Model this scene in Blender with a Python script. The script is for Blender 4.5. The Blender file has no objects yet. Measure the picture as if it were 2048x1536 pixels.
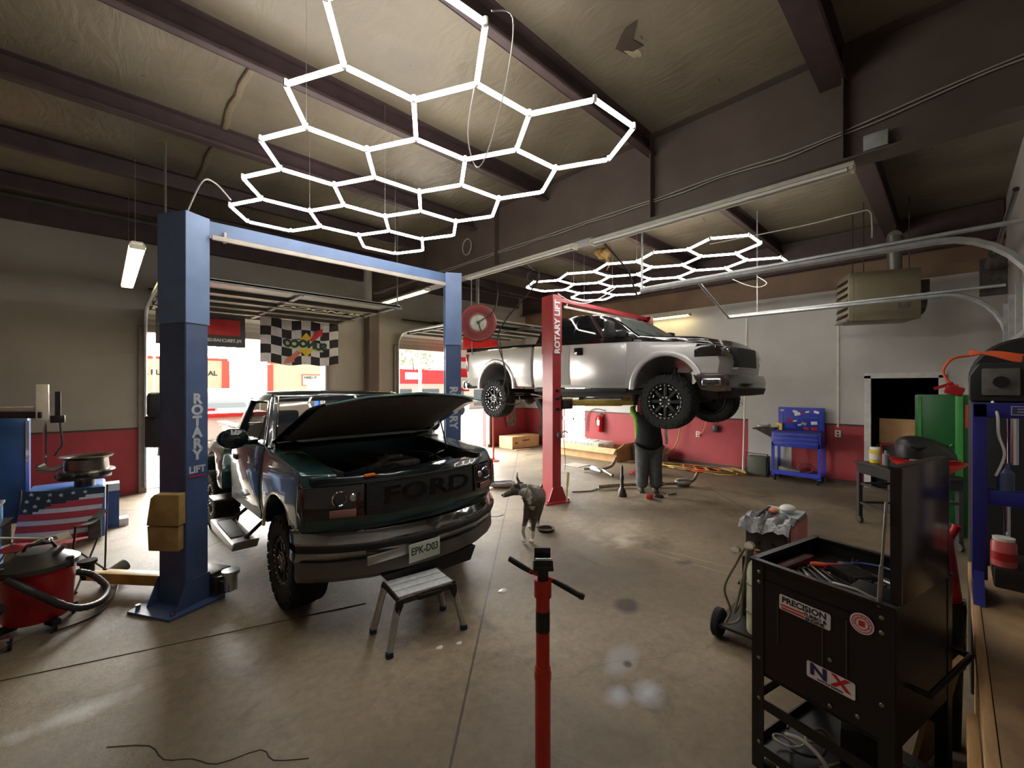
import bpy, bmesh, math, random
from math import sin, cos, pi, radians, sqrt, atan2
from mathutils import Vector, Matrix, Euler
random.seed(11)
S = bpy.context.scene
C = S.collection

# ---------------------------------------------------------------- camera, world, exposure
cam_d = bpy.data.cameras.new('camera')
cam_d.sensor_width = 36.0
cam_d.lens = 850.0 / 2048.0 * 36.0
cam_d.shift_y = 4.0 / 2048.0
cam_d.clip_start = 0.05
cam_d.clip_end = 300
cam = bpy.data.objects.new('camera', cam_d)
C.objects.link(cam)
cam.location = (0, 0, 2.0)
cam.rotation_euler = (radians(90), 0, radians(-44))
S.camera = cam
S.view_settings.view_transform = 'Standard'
S.view_settings.look = 'None'
S.view_settings.gamma = 1.0
S.view_settings.use_curve_mapping = False
S.view_settings.exposure = 1.45

W = bpy.data.worlds.new('sky')
S.world = W
W.use_nodes = True
wn = W.node_tree
wn.nodes.clear()
w_out = wn.nodes.new('ShaderNodeOutputWorld')
w_bg = wn.nodes.new('ShaderNodeBackground')
w_ramp = wn.nodes.new('ShaderNodeValToRGB')
w_sep = wn.nodes.new('ShaderNodeSeparateXYZ')
w_tc = wn.nodes.new('ShaderNodeTexCoord')
wn.links.new(w_tc.outputs['Generated'], w_sep.inputs[0])
wn.links.new(w_sep.outputs['Z'], w_ramp.inputs[0])
w_ramp.color_ramp.elements[0].color = (1.0, 0.95, 0.86, 1)
w_ramp.color_ramp.elements[1].color = (0.92, 0.95, 0.98, 1)
wn.links.new(w_ramp.outputs[0], w_bg.inputs['Color'])
# the sun side of the sky (+Y, beyond the open bay doors) is far brighter than the side behind the camera
w_map = wn.nodes.new('ShaderNodeMapRange')
w_map.inputs['From Min'].default_value = -0.2
w_map.inputs['From Max'].default_value = 0.8
w_map.inputs['To Min'].default_value = 0.45
w_map.inputs['To Max'].default_value = 17.0
wn.links.new(w_sep.outputs['Y'], w_map.inputs['Value'])
wn.links.new(w_map.outputs[0], w_bg.inputs['Strength'])
wn.links.new(w_bg.outputs[0], w_out.inputs[0])

sun_d = bpy.data.lights.new('sun', 'SUN')
sun_d.energy = 0.5
sun_d.color = (1.0, 0.93, 0.82)
sun_d.angle = radians(20.0)
sun = bpy.data.objects.new('sun', sun_d)
C.objects.link(sun)
sun.location = (6, 30, 20)
sun.rotation_euler = Vector((0.45, 1.0, 0.70)).to_track_quat('Z', 'Y').to_euler()

# ---------------------------------------------------------------- materials
def lin(c):
    f = lambda v: v / 12.92 if v <= 0.04045 else ((v + 0.055) / 1.055) ** 2.4
    return (f(c[0] / 255), f(c[1] / 255), f(c[2] / 255), 1.0)

MATS = {}
def mat(name, rgb, rough=0.55, metal=0.0, var=0.12, scale=9.0, bump=0.0, bscale=60.0, coat=0.0, stretch=None, rgb2=None, spec=None):
    if name in MATS:
        return MATS[name]
    m = bpy.data.materials.new(name)
    m.use_nodes = True
    nt = m.node_tree
    b = nt.nodes['Principled BSDF']
    b.inputs['Roughness'].default_value = rough
    b.inputs['Metallic'].default_value = metal
    if coat:
        b.inputs['Coat Weight'].default_value = coat
        b.inputs['Coat Roughness'].default_value = 0.04
    if spec is not None:
        b.inputs['Specular IOR Level'].default_value = spec
    base = lin(rgb)
    tc = nt.nodes.new('ShaderNodeTexCoord')
    mp = nt.nodes.new('ShaderNodeMapping')
    if stretch:
        mp.inputs['Scale'].default_value = stretch
    nt.links.new(tc.outputs['Object'], mp.inputs[0])
    n = nt.nodes.new('ShaderNodeTexNoise')
    n.inputs['Scale'].default_value = scale
    n.inputs['Detail'].default_value = 5
    nt.links.new(mp.outputs[0], n.inputs['Vector'])
    r = nt.nodes.new('ShaderNodeValToRGB')
    r.color_ramp.elements[0].position = 0.3
    r.color_ramp.elements[1].position = 0.7
    c2 = lin(rgb2) if rgb2 else tuple(min(1, v * (1 + var)) for v in base[:3]) + (1,)
    c1 = tuple(v * (1 - var) for v in base[:3]) + (1,)
    r.color_ramp.elements[0].color = c1
    r.color_ramp.elements[1].color = c2
    nt.links.new(n.outputs['Fac'], r.inputs[0])
    nt.links.new(r.outputs[0], b.inputs['Base Color'])
    if bump:
        n2 = nt.nodes.new('ShaderNodeTexNoise')
        n2.inputs['Scale'].default_value = bscale
        n2.inputs['Detail'].default_value = 6
        nt.links.new(mp.outputs[0], n2.inputs['Vector'])
        bp = nt.nodes.new('ShaderNodeBump')
        bp.inputs['Strength'].default_value = bump
        bp.inputs['Distance'].default_value = 0.02
        nt.links.new(n2.outputs['Fac'], bp.inputs['Height'])
        nt.links.new(bp.outputs[0], b.inputs['Normal'])
    MATS[name] = m
    return m

def emit(name, rgb, strength):
    if name in MATS:
        return MATS[name]
    m = bpy.data.materials.new(name)
    m.use_nodes = True
    nt = m.node_tree
    b = nt.nodes['Principled BSDF']
    b.inputs['Base Color'].default_value = lin(rgb)
    b.inputs['Emission Color'].default_value = lin(rgb)
    b.inputs['Emission Strength'].default_value = strength
    MATS[name] = m
    return m

def glass(name, rgb, alpha=0.5, rough=0.03):
    if name in MATS:
        return MATS[name]
    m = bpy.data.materials.new(name)
    m.use_nodes = True
    nt = m.node_tree
    nt.nodes.clear()
    o = nt.nodes.new('ShaderNodeOutputMaterial')
    mix = nt.nodes.new('ShaderNodeMixShader')
    tr = nt.nodes.new('ShaderNodeBsdfTransparent')
    b = nt.nodes.new('ShaderNodeBsdfPrincipled')
    b.inputs['Base Color'].default_value = lin(rgb)
    b.inputs['Roughness'].default_value = rough
    mix.inputs[0].default_value = alpha
    nt.links.new(tr.outputs[0], mix.inputs[1])
    nt.links.new(b.outputs[0], mix.inputs[2])
    nt.links.new(mix.outputs[0], o.inputs[0])
    MATS[name] = m
    return m

# ---------------------------------------------------------------- mesh helpers
def V(*a):
    return Vector(a)

class MB:
    """collects shapes and links them as ONE mesh object"""
    def __init__(s):
        s.bm = bmesh.new()
    def _add(s, bm2, mtx=None):
        if mtx is not None:
            bmesh.ops.transform(bm2, matrix=mtx, verts=bm2.verts)
        me = bpy.data.meshes.new('tmp')
        bm2.to_mesh(me)
        bm2.free()
        s.bm.from_mesh(me)
        bpy.data.meshes.remove(me)
        return s
    def box(s, c, d, rot=(0, 0, 0), bev=0.0):
        b = bmesh.new()
        bmesh.ops.create_cube(b, size=1.0)
        bmesh.ops.scale(b, vec=d, verts=b.verts)
        if bev:
            bmesh.ops.bevel(b, geom=b.edges[:], offset=min(bev, min(d) * 0.45), segments=2, affect='EDGES', profile=0.5)
        return s._add(b, Matrix.Translation(c) @ Euler(rot).to_matrix().to_4x4())
    def cyl(s, a, b_, r, r2=None, n=16):
        a, b_ = Vector(a), Vector(b_)
        d = b_ - a
        b = bmesh.new()
        bmesh.ops.create_cone(b, cap_ends=True, segments=n, radius1=r, radius2=r if r2 is None else r2, depth=d.length)
        q = d.to_track_quat('Z', 'Y').to_matrix().to_4x4()
        return s._add(b, Matrix.Translation((a + b_) / 2) @ q)
    def ell(s, c, d, rot=(0, 0, 0), n=16):
        b = bmesh.new()
        bmesh.ops.create_uvsphere(b, u_segments=n, v_segments=max(6, n // 2 + 2), radius=1.0)
        bmesh.ops.scale(b, vec=(d[0], d[1], d[2]), verts=b.verts)
        return s._add(b, Matrix.Translation(c) @ Euler(rot).to_matrix().to_4x4())
    def tube(s, pts, r, n=8, closed=False, flat=1.0):
        pts = [Vector(p) for p in pts]
        N = len(pts)
        rad = r if isinstance(r, (list, tuple)) else [r] * N
        b = s.bm
        up = None
        rings = []
        for i in range(N):
            if closed:
                t = pts[(i + 1) % N] - pts[i - 1]
            else:
                t = pts[min(i + 1, N - 1)] - pts[max(i - 1, 0)]
            t.normalize()
            if up is None:
                up = t.orthogonal().normalized()
                if abs(t.z) < 0.9:
                    up = (V(0, 0, 1) - t * t.z).normalized()
            else:
                up = up - t * up.dot(t)
                up = up.normalized() if up.length > 1e-6 else t.orthogonal().normalized()
            sd = t.cross(up)
            rings.append([b.verts.new(pts[i] + (up * cos(2 * pi * k / n) * flat + sd * sin(2 * pi * k / n)) * rad[i]) for k in range(n)])
        M_ = N if closed else N - 1
        for i in range(M_):
            A, B = rings[i], rings[(i + 1) % N]
            for k in range(n):
                try:
                    b.faces.new((A[k], A[(k + 1) % n], B[(k + 1) % n], B[k]))
                except ValueError:
                    pass
        if not closed:
            b.faces.new(rings[0][::-1])
            b.faces.new(rings[-1])
        return s
    def lathe(s, prof, c=(0, 0, 0), axis='z', n=28):
        b = bmesh.new()
        rings = []
        for (r, z) in prof:
            if r < 1e-5:
                rings.append([b.verts.new((0, 0, z))])
            else:
                rings.append([b.verts.new((r * cos(2 * pi * k / n), r * sin(2 * pi * k / n), z)) for k in range(n)])
        for A, B in zip(rings[:-1], rings[1:]):
            for k in range(n):
                a0, a1 = A[k % len(A)], A[(k + 1) % len(A)]
                b0, b1 = B[k % len(B)], B[(k + 1) % len(B)]
                f = [a0, a1, b1, b0]
                g = []
                for v in f:
                    if v not in g:
                        g.append(v)
                if len(g) > 2:
                    b.faces.new(g)
        R_ = {'z': Matrix.Identity(4), 'x': Matrix.Rotation(pi / 2, 4, 'Y'), 'y': Matrix.Rotation(-pi / 2, 4, 'X')}[axis]
        return s._add(b, Matrix.Translation(c) @ R_)
    def prism(s, poly, a, b_, axis='x', mtx=None):
        b = bmesh.new()
        mp = {'x': lambda p, t: (t, p[0], p[1]), 'y': lambda p, t: (p[0], t, p[1]), 'z': lambda p, t: (p[0], p[1], t)}[axis]
        A = [b.verts.new(mp(p, a)) for p in poly]
        B = [b.verts.new(mp(p, b_)) for p in poly]
        b.faces.new(A)
        b.faces.new(B[::-1])
        n = len(poly)
        for i in range(n):
            b.faces.new((A[i], B[i], B[(i + 1) % n], A[(i + 1) % n]))
        return s._add(b, mtx)
    def grid(s, nu, nv, fn, thick=0.0):
        b = s.bm
        g = [[b.verts.new(fn(i / nu, j / nv)) for j in range(nv + 1)] for i in range(nu + 1)]
        fs = []
        for i in range(nu):
            for j in range(nv):
                fs.append(b.faces.new((g[i][j], g[i + 1][j], g[i + 1][j + 1], g[i][j + 1])))
        if thick:
            bmesh.ops.recalc_face_normals(b, faces=fs)
            bmesh.ops.solidify(b, geom=fs, thickness=thick)
        return s
    def warp(s, fn):
        for v in s.bm.verts:
            v.co = fn(v.co)
        return s
    def cuts(s, xs=(), ys=(), zs=()):
        bmesh.ops.triangulate(s.bm, faces=s.bm.faces[:])
        for axis, vals in ((0, xs), (1, ys), (2, zs)):
            for v in vals:
                co = [0, 0, 0]; no = [0, 0, 0]
                co[axis] = v; no[axis] = 1
                bmesh.ops.bisect_plane(s.bm, geom=s.bm.verts[:] + s.bm.edges[:] + s.bm.faces[:], dist=1e-5, plane_co=co, plane_no=no)
        return s
    def obj(s, name, m, parent=None, bev=0.0, smooth=38, loc=None, label=None):
        b = s.bm
        if bev:
            b.normal_update()
            es = [e for e in b.edges if len(e.link_faces) == 2 and e.calc_face_angle(0) > radians(35)]
            bmesh.ops.bevel(b, geom=es, offset=bev, segments=2, affect='EDGES', profile=0.6, clamp_overlap=True)
        bmesh.ops.recalc_face_normals(b, faces=b.faces[:])
        b.normal_update()
        for f in b.faces:
            f.smooth = True
        th = radians(smooth)
        for e in b.edges:
            if len(e.link_faces) != 2 or e.calc_face_angle(0) > th:
                e.smooth = False
        me = bpy.data.meshes.new(name)
        b.to_mesh(me)
        b.free()
        me.materials.append(m)
        o = bpy.data.objects.new(name, me)
        C.objects.link(o)
        if parent is not None:
            o.parent = parent
        if loc is not None:
            o.location = loc
        if label:
            o['label'] = label
        return o

def thing(name, label, cat, loc=(0, 0, 0), rz=0.0, group=None):
    o = bpy.data.objects.new(name, None)
    o.empty_display_size = 0.1
    C.objects.link(o)
    o.location = loc
    o.rotation_euler = (0, 0, rz)
    o['label'] = label
    o['category'] = cat
    if group:
        o['group'] = group
    return o

def tag(o, label, cat, group=None, kind=None):
    o['label'] = label
    o['category'] = cat
    if group:
        o['group'] = group
    if kind:
        o['kind'] = kind
    return o

def struct(o):
    o['kind'] = 'structure'
    return o

def dup_tree(o, parent=None):
    c = o.copy()
    C.objects.link(c)
    if parent is not None:
        c.parent = parent
    for ch in list(o.children):
        dup_tree(ch, c)
    return c

def text(name, body, m, parent, mtx, size, depth=0.0015, bold=0.0, squeeze=1.0):
    cu = bpy.data.curves.new(name, 'FONT')
    cu.body = body
    cu.size = size
    cu.extrude = depth
    cu.offset = bold
    cu.align_x = 'CENTER'
    cu.align_y = 'CENTER'
    cu.resolution_u = 3
    t = bpy.data.objects.new(name + '_tmp', cu)
    me = bpy.data.meshes.new_from_object(t)
    bpy.data.objects.remove(t)
    me.transform(mtx @ Matrix.Scale(squeeze, 4, (1, 0, 0)))
    me.materials.clear()
    me.materials.append(m)
    o = bpy.data.objects.new(name, me)
    C.objects.link(o)
    if parent is not None:
        o.parent = parent
    return o

def frame(o, right, up):
    """matrix whose x runs along right, y along up, at o"""
    r = Vector(right).normalized(); u = Vector(up).normalized(); n = r.cross(u)
    m = Matrix((r, u, n)).transposed().to_4x4()
    m.translation = Vector(o)
    return m

def catmull(pts, k=6, closed=False):
    P = [Vector(p) for p in pts]
    out = []
    N = len(P)
    for i in range(N if closed else N - 1):
        if closed:
            a, b, c, d = P[(i - 1) % N], P[i], P[(i + 1) % N], P[(i + 2) % N]
        else:
            a, b, c, d = P[max(i - 1, 0)], P[i], P[i + 1], P[min(i + 2, N - 1)]
        for j in range(k):
            t = j / k
            out.append(0.5 * ((2 * b) + (c - a) * t + (2 * a - 5 * b + 4 * c - d) * t * t + (3 * b - a - 3 * c + d) * t ** 3))
    if not closed:
        out.append(P[-1])
    return out

def skin(name, verts, edges, m, parent, sub=2, root=0):
    me = bpy.data.meshes.new(name)
    me.from_pydata([v[0] for v in verts], edges, [])
    o = bpy.data.objects.new(name, me)
    C.objects.link(o)
    md = o.modifiers.new('skin', 'SKIN')
    md.use_smooth_shade = True
    md.branch_smoothing = 0.6
    for i, v in enumerate(verts):
        r = v[1]
        me.skin_vertices[0].data[i].radius = (r, r) if not isinstance(r, tuple) else r
        me.skin_vertices[0].data[i].use_root = (i == root)
    sb = o.modifiers.new('sub', 'SUBSURF')
    sb.levels = sub
    sb.render_levels = sub
    dg = bpy.context.evaluated_depsgraph_get()
    nm = bpy.data.meshes.new_from_object(o.evaluated_get(dg))
    bpy.data.objects.remove(o)
    nm.name = name
    nm.materials.clear()
    nm.materials.append(m)
    for p in nm.polygons:
        p.use_smooth = True
    o2 = bpy.data.objects.new(name, nm)
    C.objects.link(o2)
    if parent is not None:
        o2.parent = parent
    return o2
# ---------------------------------------------------------------- palette
M_blue = mat('lift blue paint', (66, 84, 120), 0.42, 0.0, 0.15, 5)
M_bluelt = mat('lift light blue paint', (98, 122, 162), 0.4, 0.0, 0.12, 5)
M_red = mat('lift red paint', (158, 44, 52), 0.4, 0.0, 0.12, 5)
M_yel = mat('lift arm yellow paint', (186, 150, 66), 0.5, 0.0, 0.25, 8)
M_black = mat('black paint', (22, 22, 24), 0.42, 0.0, 0.2, 10)
M_blackm = mat('black matt plastic', (20, 20, 21), 0.65, 0.0, 0.2, 20)
M_rubber = mat('rubber', (20, 20, 20), 0.85, 0.0, 0.25, 25, 0.3, 80)
M_steel = mat('bare steel', (150, 148, 144), 0.35, 0.9, 0.2, 15)
M_dsteel = mat('dark oily steel', (70, 66, 62), 0.45, 0.8, 0.35, 14)
M_chrome = mat('chrome', (215, 215, 218), 0.10, 1.0, 0.04, 5)
M_alu = mat('aluminium', (185, 187, 188), 0.32, 0.85, 0.12, 30)
M_galv = mat('galvanised track', (170, 172, 172), 0.42, 0.6, 0.15, 12)
M_purlin = mat('purlin brown primer', (66, 50, 50), 0.6, 0.0, 0.2, 6)
M_beam = mat('rafter brown primer', (80, 68, 60), 0.6, 0.0, 0.18, 2)
M_white = mat('white plastic', (225, 224, 218), 0.45, 0.0, 0.05, 8)
M_offwhite = mat('off white enamel', (205, 200, 186), 0.4, 0.0, 0.12, 8)
M_card = mat('cardboard', (186, 148, 104), 0.8, 0.0, 0.12, 6)
M_wood = mat('pine boards', (176, 140, 96), 0.65, 0.0, 0.3, 4, 0.15, 20, stretch=(1.2, 9, 9))
M_cable = mat('grey cable', (150, 145, 135), 0.6)
M_blackc = mat('black cable', (24, 23, 23), 0.6)
M_orange = mat('orange cord', (232, 92, 42), 0.55)
M_yellowc = mat('yellow hose', (176, 146, 70), 0.55)
M_green = mat('green cabinet enamel', (18, 92, 40), 0.35, 0.0, 0.1, 4)
M_greenlt = mat('light green enamel', (64, 150, 72), 0.35, 0.0, 0.1, 4)
M_navy = mat('navy enamel', (34, 38, 122), 0.4, 0.0, 0.1, 4)
M_cart = mat('blue tool cart enamel', (46, 62, 172), 0.38, 0.0, 0.08, 4)
M_redp = mat('red plastic', (168, 26, 30), 0.4, 0.0, 0.12, 6)
M_txtw = mat('white lettering', (222, 222, 222), 0.5)
M_txtb = mat('black lettering', (22, 22, 24), 0.5)
M_txtr = mat('red lettering', (190, 32, 40), 0.5)
E_led = emit('led tube', (255, 251, 244), 11.5)
E_fluo = emit('fluorescent tube', (255, 236, 170), 7.0)

# ---------------------------------------------------------------- floor
def floor_material():
    m = bpy.data.materials.new('worn concrete')
    m.use_nodes = True
    nt = m.node_tree
    L = nt.links
    N = nt.nodes
    b = N['Principled BSDF']
    tc = N.new('ShaderNodeTexCoord')
    def noise(scale, detail=6, rough=0.6, vec=None):
        n = N.new('ShaderNodeTexNoise')
        n.inputs['Scale'].default_value = scale
        n.inputs['Detail'].default_value = detail
        n.inputs['Roughness'].default_value = rough
        L.new(vec or tc.outputs['Object'], n.inputs['Vector'])
        return n
    def ramp(src, p0, c0, p1, c1):
        r = N.new('ShaderNodeValToRGB')
        r.color_ramp.elements[0].position = p0
        r.color_ramp.elements[1].position = p1
        r.color_ramp.elements[0].color = c0
        r.color_ramp.elements[1].color = c1
        L.new(src, r.inputs[0])
        return r
    def mth(op, a, bb=None, cc=None):
        n = N.new('ShaderNodeMath')
        n.operation = op
        for i, v in enumerate((a, bb, cc)):
            if v is None:
                continue
            if isinstance(v, (int, float)):
                n.inputs[i].default_value = v
            else:
                L.new(v, n.inputs[i])
        return n.outputs[0]
    def mix(fac, a, bb):
        n = N.new('ShaderNodeMix')
        n.data_type = 'RGBA'
        L.new(fac, n.inputs[0])
        for i, v in ((6, a), (7, bb)):
            if isinstance(v, tuple):
                n.inputs[i].default_value = v
            else:
                L.new(v, n.inputs[i])
        return n.outputs[2]
    base = ramp(noise(1.1, 10, 0.65).outputs['Fac'], 0.32, lin((92, 78, 62)), 0.68, lin((176, 158, 130)))
    fine = ramp(noise(14, 8, 0.7).outputs['Fac'], 0.3, (0.72, 0.72, 0.72, 1), 0.7, (1.15, 1.15, 1.12, 1))
    mul = N.new('ShaderNodeMix')
    mul.data_type = 'RGBA'
    mul.blend_type = 'MULTIPLY'
    mul.inputs[0].default_value = 1.0
    L.new(base.outputs[0], mul.inputs[6])
    L.new(fine.outputs[0], mul.inputs[7])
    col = mul.outputs[2]
    # large grimy zones
    g = ramp(noise(0.55, 5, 0.55).outputs['Fac'], 0.40, (0, 0, 0, 1), 0.60, (0.85, 0.85, 0.85, 1))
    col = mix(g.outputs[0], col, lin((80, 68, 54)))
    sep = N.new('ShaderNodeSeparateXYZ')
    L.new(tc.outputs['Object'], sep.inputs[0])
    wob = noise(5, 5, 0.6).outputs['Fac']
    def blob(cx, cy, rx, ry, ang=0.0, soft=0.25, wobble=0.5):
        dx = mth('SUBTRACT', sep.outputs[0], cx)
        dy = mth('SUBTRACT', sep.outputs[1], cy)
        u = mth('DIVIDE', mth('ADD', mth('MULTIPLY', dx, cos(ang)), mth('MULTIPLY', dy, sin(ang))), rx)
        v = mth('DIVIDE', mth('SUBTRACT', mth('MULTIPLY', dy, cos(ang)), mth('MULTIPLY', dx, sin(ang))), ry)
        d = mth('SQRT', mth('ADD', mth('MULTIPLY', u, u), mth('MULTIPLY', v, v)))
        d = mth('ADD', d, mth('MULTIPLY', mth('SUBTRACT', wob, 0.5), wobble * 2))
        k = N.new('ShaderNodeMapRange')
        k.inputs['From Min'].default_value = 1.0
        k.inputs['From Max'].default_value = 1.0 - soft
        L.new(d, k.inputs['Value'])
        return k.outputs[0]
    for (args, c, a) in (
        ((5.2, 3.2, 0.75, 0.45, 0.2, 0.9, 0.8), lin((176, 164, 142)), 0.7),
        ((7.0, 3.6, 1.3, 0.5, -0.6, 1.0, 0.9), lin((170, 156, 132)), 0.5),
        ((-0.10, 3.72, 0.34, 0.11, 0.0, 0.8, 0.8), lin((190, 188, 182)), 0.75),
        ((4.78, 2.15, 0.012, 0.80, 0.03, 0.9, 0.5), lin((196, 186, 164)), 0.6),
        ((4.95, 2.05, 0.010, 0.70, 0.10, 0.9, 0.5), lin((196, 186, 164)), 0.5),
        ((4.85, 2.95, 0.30, 0.22, 0.3, 1.0, 0.9), lin((196, 186, 166)), 0.7),
        ((2.75, 1.68, 0.26, 0.13, 3.4, 0.5, 0.3), lin((150, 146, 146)), 0.8),
        ((2.56, 1.38, 0.16, 0.12, 0.4, 0.9, 0.5), lin((176, 180, 188)), 0.8),
        ((2.40, 1.50, 0.13, 0.09, 0.4, 0.9, 0.5), lin((166, 170, 178)), 0.7),
        ((2.72, 1.62, 0.05, 0.04, 0.4, 0.6, 0.4), lin((66, 58, 54)), 0.9),
        ((3.44, 2.06, 0.17, 0.13, 0.4, 0.5, 0.4), lin((54, 38, 34)), 0.92),
        ((4.75, 2.1, 0.13, 0.08, -0.6, 0.6, 0.5), lin((78, 70, 62)), 0.8),
        ((1.7, 1.9, 0.6, 0.5, 0, 1.0, 0.6), lin((82, 72, 62)), 0.45),
    ):
        f = mth('MULTIPLY', blob(*args), a)
        col = mix(f, col, c)
    # saw cut joints run diagonally to the walls
    al = radians(44)
    dep = mth('ADD', mth('MULTIPLY', sep.outputs[0], sin(al)), mth('MULTIPLY', sep.outputs[1], cos(al)))
    lat = mth('SUBTRACT', mth('MULTIPLY', sep.outputs[0], cos(al)), mth('MULTIPLY', sep.outputs[1], sin(al)))
    jw = noise(30, 3).outputs['Fac']
    lat2 = mth('SUBTRACT', lat, mth('ADD', mth('MULTIPLY', dep, 0.0484), -0.433))
    lines = []
    for (src, off) in ((lat2, 0.0), (lat2, 3.9), (lat2, -3.6), (dep, 6.86), (dep, 10.6)):
        d = mth('ABSOLUTE', mth('SUBTRACT', src, off))
        d = mth('SUBTRACT', d, mth('MULTIPLY', jw, 0.006))
        k = N.new('ShaderNodeMapRange')
        k.inputs['From Min'].default_value = 0.008
        k.inputs['From Max'].default_value = 0.002
        L.new(d, k.inputs['Value'])
        lines.append(k.outputs[0])
    j = lines[0]
    for q in lines[1:]:
        j = mth('MAXIMUM', j, q)
    col = mix(mth('MULTIPLY', j, 0.8), col, lin((44, 38, 34)))
    # hairline cracks
    vo = N.new('ShaderNodeTexVoronoi')
    vo.feature = 'DISTANCE_TO_EDGE'
    vo.inputs['Scale'].default_value = 0.42
    dn = noise(2.5, 6)
    vm = N.new('ShaderNodeVectorMath')
    vm.operation = 'MULTIPLY_ADD'
    vm.inputs[1].default_value = (0.35, 0.35, 0.0)
    L.new(dn.outputs['Color'], vm.inputs[0])
    L.new(tc.outputs['Object'], vm.inputs[2])
    L.new(vm.outputs[0], vo.inputs['Vector'])
    ck = N.new('ShaderNodeMapRange')
    ck.inputs['From Min'].default_value = 0.004
    ck.inputs['From Max'].default_value = 0.001
    L.new(vo.outputs['Distance'], ck.inputs['Value'])
    col = mix(mth('MULTIPLY', ck.outputs[0], 0.22), col, lin((52, 46, 40)))
    L.new(col, b.inputs['Base Color'])
    rr = N.new('ShaderNodeMapRange')
    rr.inputs['To Min'].default_value = 0.42
    rr.inputs['To Max'].default_value = 0.8
    L.new(noise(1.7, 6).outputs['Fac'], rr.inputs['Value'])
    L.new(rr.outputs[0], b.inputs['Roughness'])
    bp = N.new('ShaderNodeBump')
    bp.inputs['Strength'].default_value = 0.35
    bp.inputs['Distance'].default_value = 0.01
    hs = mth('SUBTRACT', noise(28, 8, 0.7).outputs['Fac'], mth('MULTIPLY', j, 0.05))
    L.new(hs, bp.inputs['Height'])
    L.new(bp.outputs[0], b.inputs['Normal'])
    return m

def wall_material(name, grey, axis, red_spans, up_brown=None, lap=0.0):
    """grey paint over a red dado; the dado runs only inside red_spans along the wall"""
    m = bpy.data.materials.new(name)
    m.use_nodes = True
    nt = m.node_tree
    L, N = nt.links, nt.nodes
    b = N['Principled BSDF']
    b.inputs['Roughness'].default_value = 0.6
    tc = N.new('ShaderNodeTexCoord')
    sep = N.new('ShaderNodeSeparateXYZ')
    L.new(tc.outputs['Object'], sep.inputs[0])
    def mth(op, a, bb):
        n = N.new('ShaderNodeMath')
        n.operation = op
        for i, v in enumerate((a, bb)):
            if isinstance(v, (int, float)):
                n.inputs[i].default_value = v
            else:
                L.new(v, n.inputs[i])
        return n.outputs[0]
    def noise_col(c, var, scale):
        n = N.new('ShaderNodeTexNoise')
        n.inputs['Scale'].default_value = scale
        n.inputs['Detail'].default_value = 6
        L.new(tc.outputs['Object'], n.inputs['Vector'])
        r = N.new('ShaderNodeValToRGB')
        a = lin(c)
        r.color_ramp.elements[0].position = 0.3
        r.color_ramp.elements[1].position = 0.7
        r.color_ramp.elements[0].color = tuple(v * (1 - var) for v in a[:3]) + (1,)
        r.color_ramp.elements[1].color = tuple(v * (1 + var) for v in a[:3]) + (1,)
        L.new(n.outputs['Fac'], r.inputs[0])
        return r.outputs[0]
    def mix(f, a, c):
        n = N.new('ShaderNodeMix')
        n.data_type = 'RGBA'
        L.new(f, n.inputs[0])
        L.new(a, n.inputs[6])
        L.new(c, n.inputs[7])
        return n.outputs[2]
    along = sep.outputs[axis]
    f = None
    for (lo, hi) in red_spans:
        k = mth('MULTIPLY', mth('GREATER_THAN', along, lo), mth('LESS_THAN', along, hi))
        f = k if f is None else mth('MAXIMUM', f, k)
    col = noise_col(grey, 0.10, 1.3)
    if f is not None:
        low = mth('LESS_THAN', sep.outputs[2], 1.2)
        col = mix(mth('MULTIPLY', f, low), col, noise_col((150, 50, 56), 0.12, 2.0))
        edge = mth('MULTIPLY', mth('GREATER_THAN', sep.outputs[2], 1.19), mth('LESS_THAN', sep.outputs[2], 1.225))
        col = mix(mth('MULTIPLY', f, edge), col, noise_col((58, 48, 46), 0.1, 3))
    if up_brown:
        col = mix(mth('GREATER_THAN', sep.outputs[2], up_brown), col, noise_col((112, 88, 66), 0.2, 1.5))
    L.new(col, b.inputs['Base Color'])
    n2 = N.new('ShaderNodeTexNoise')
    n2.inputs['Scale'].default_value = 60
    L.new(tc.outputs['Object'], n2.inputs['Vector'])
    h = n2.outputs['Fac']
    if lap:
        fr = mth('FRACT', mth('DIVIDE', sep.outputs[2], lap), 0)
        h = mth('ADD', mth('MULTIPLY', fr, 1.2), mth('MULTIPLY', h, 0.15))
    bp = N.new('ShaderNodeBump')
    bp.inputs['Strength'].default_value = 0.5 if lap else 0.12
    bp.inputs['Distance'].default_value = 0.012
    L.new(h, bp.inputs['Height'])
    L.new(bp.outputs[0], b.inputs['Normal'])
    return m

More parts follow.
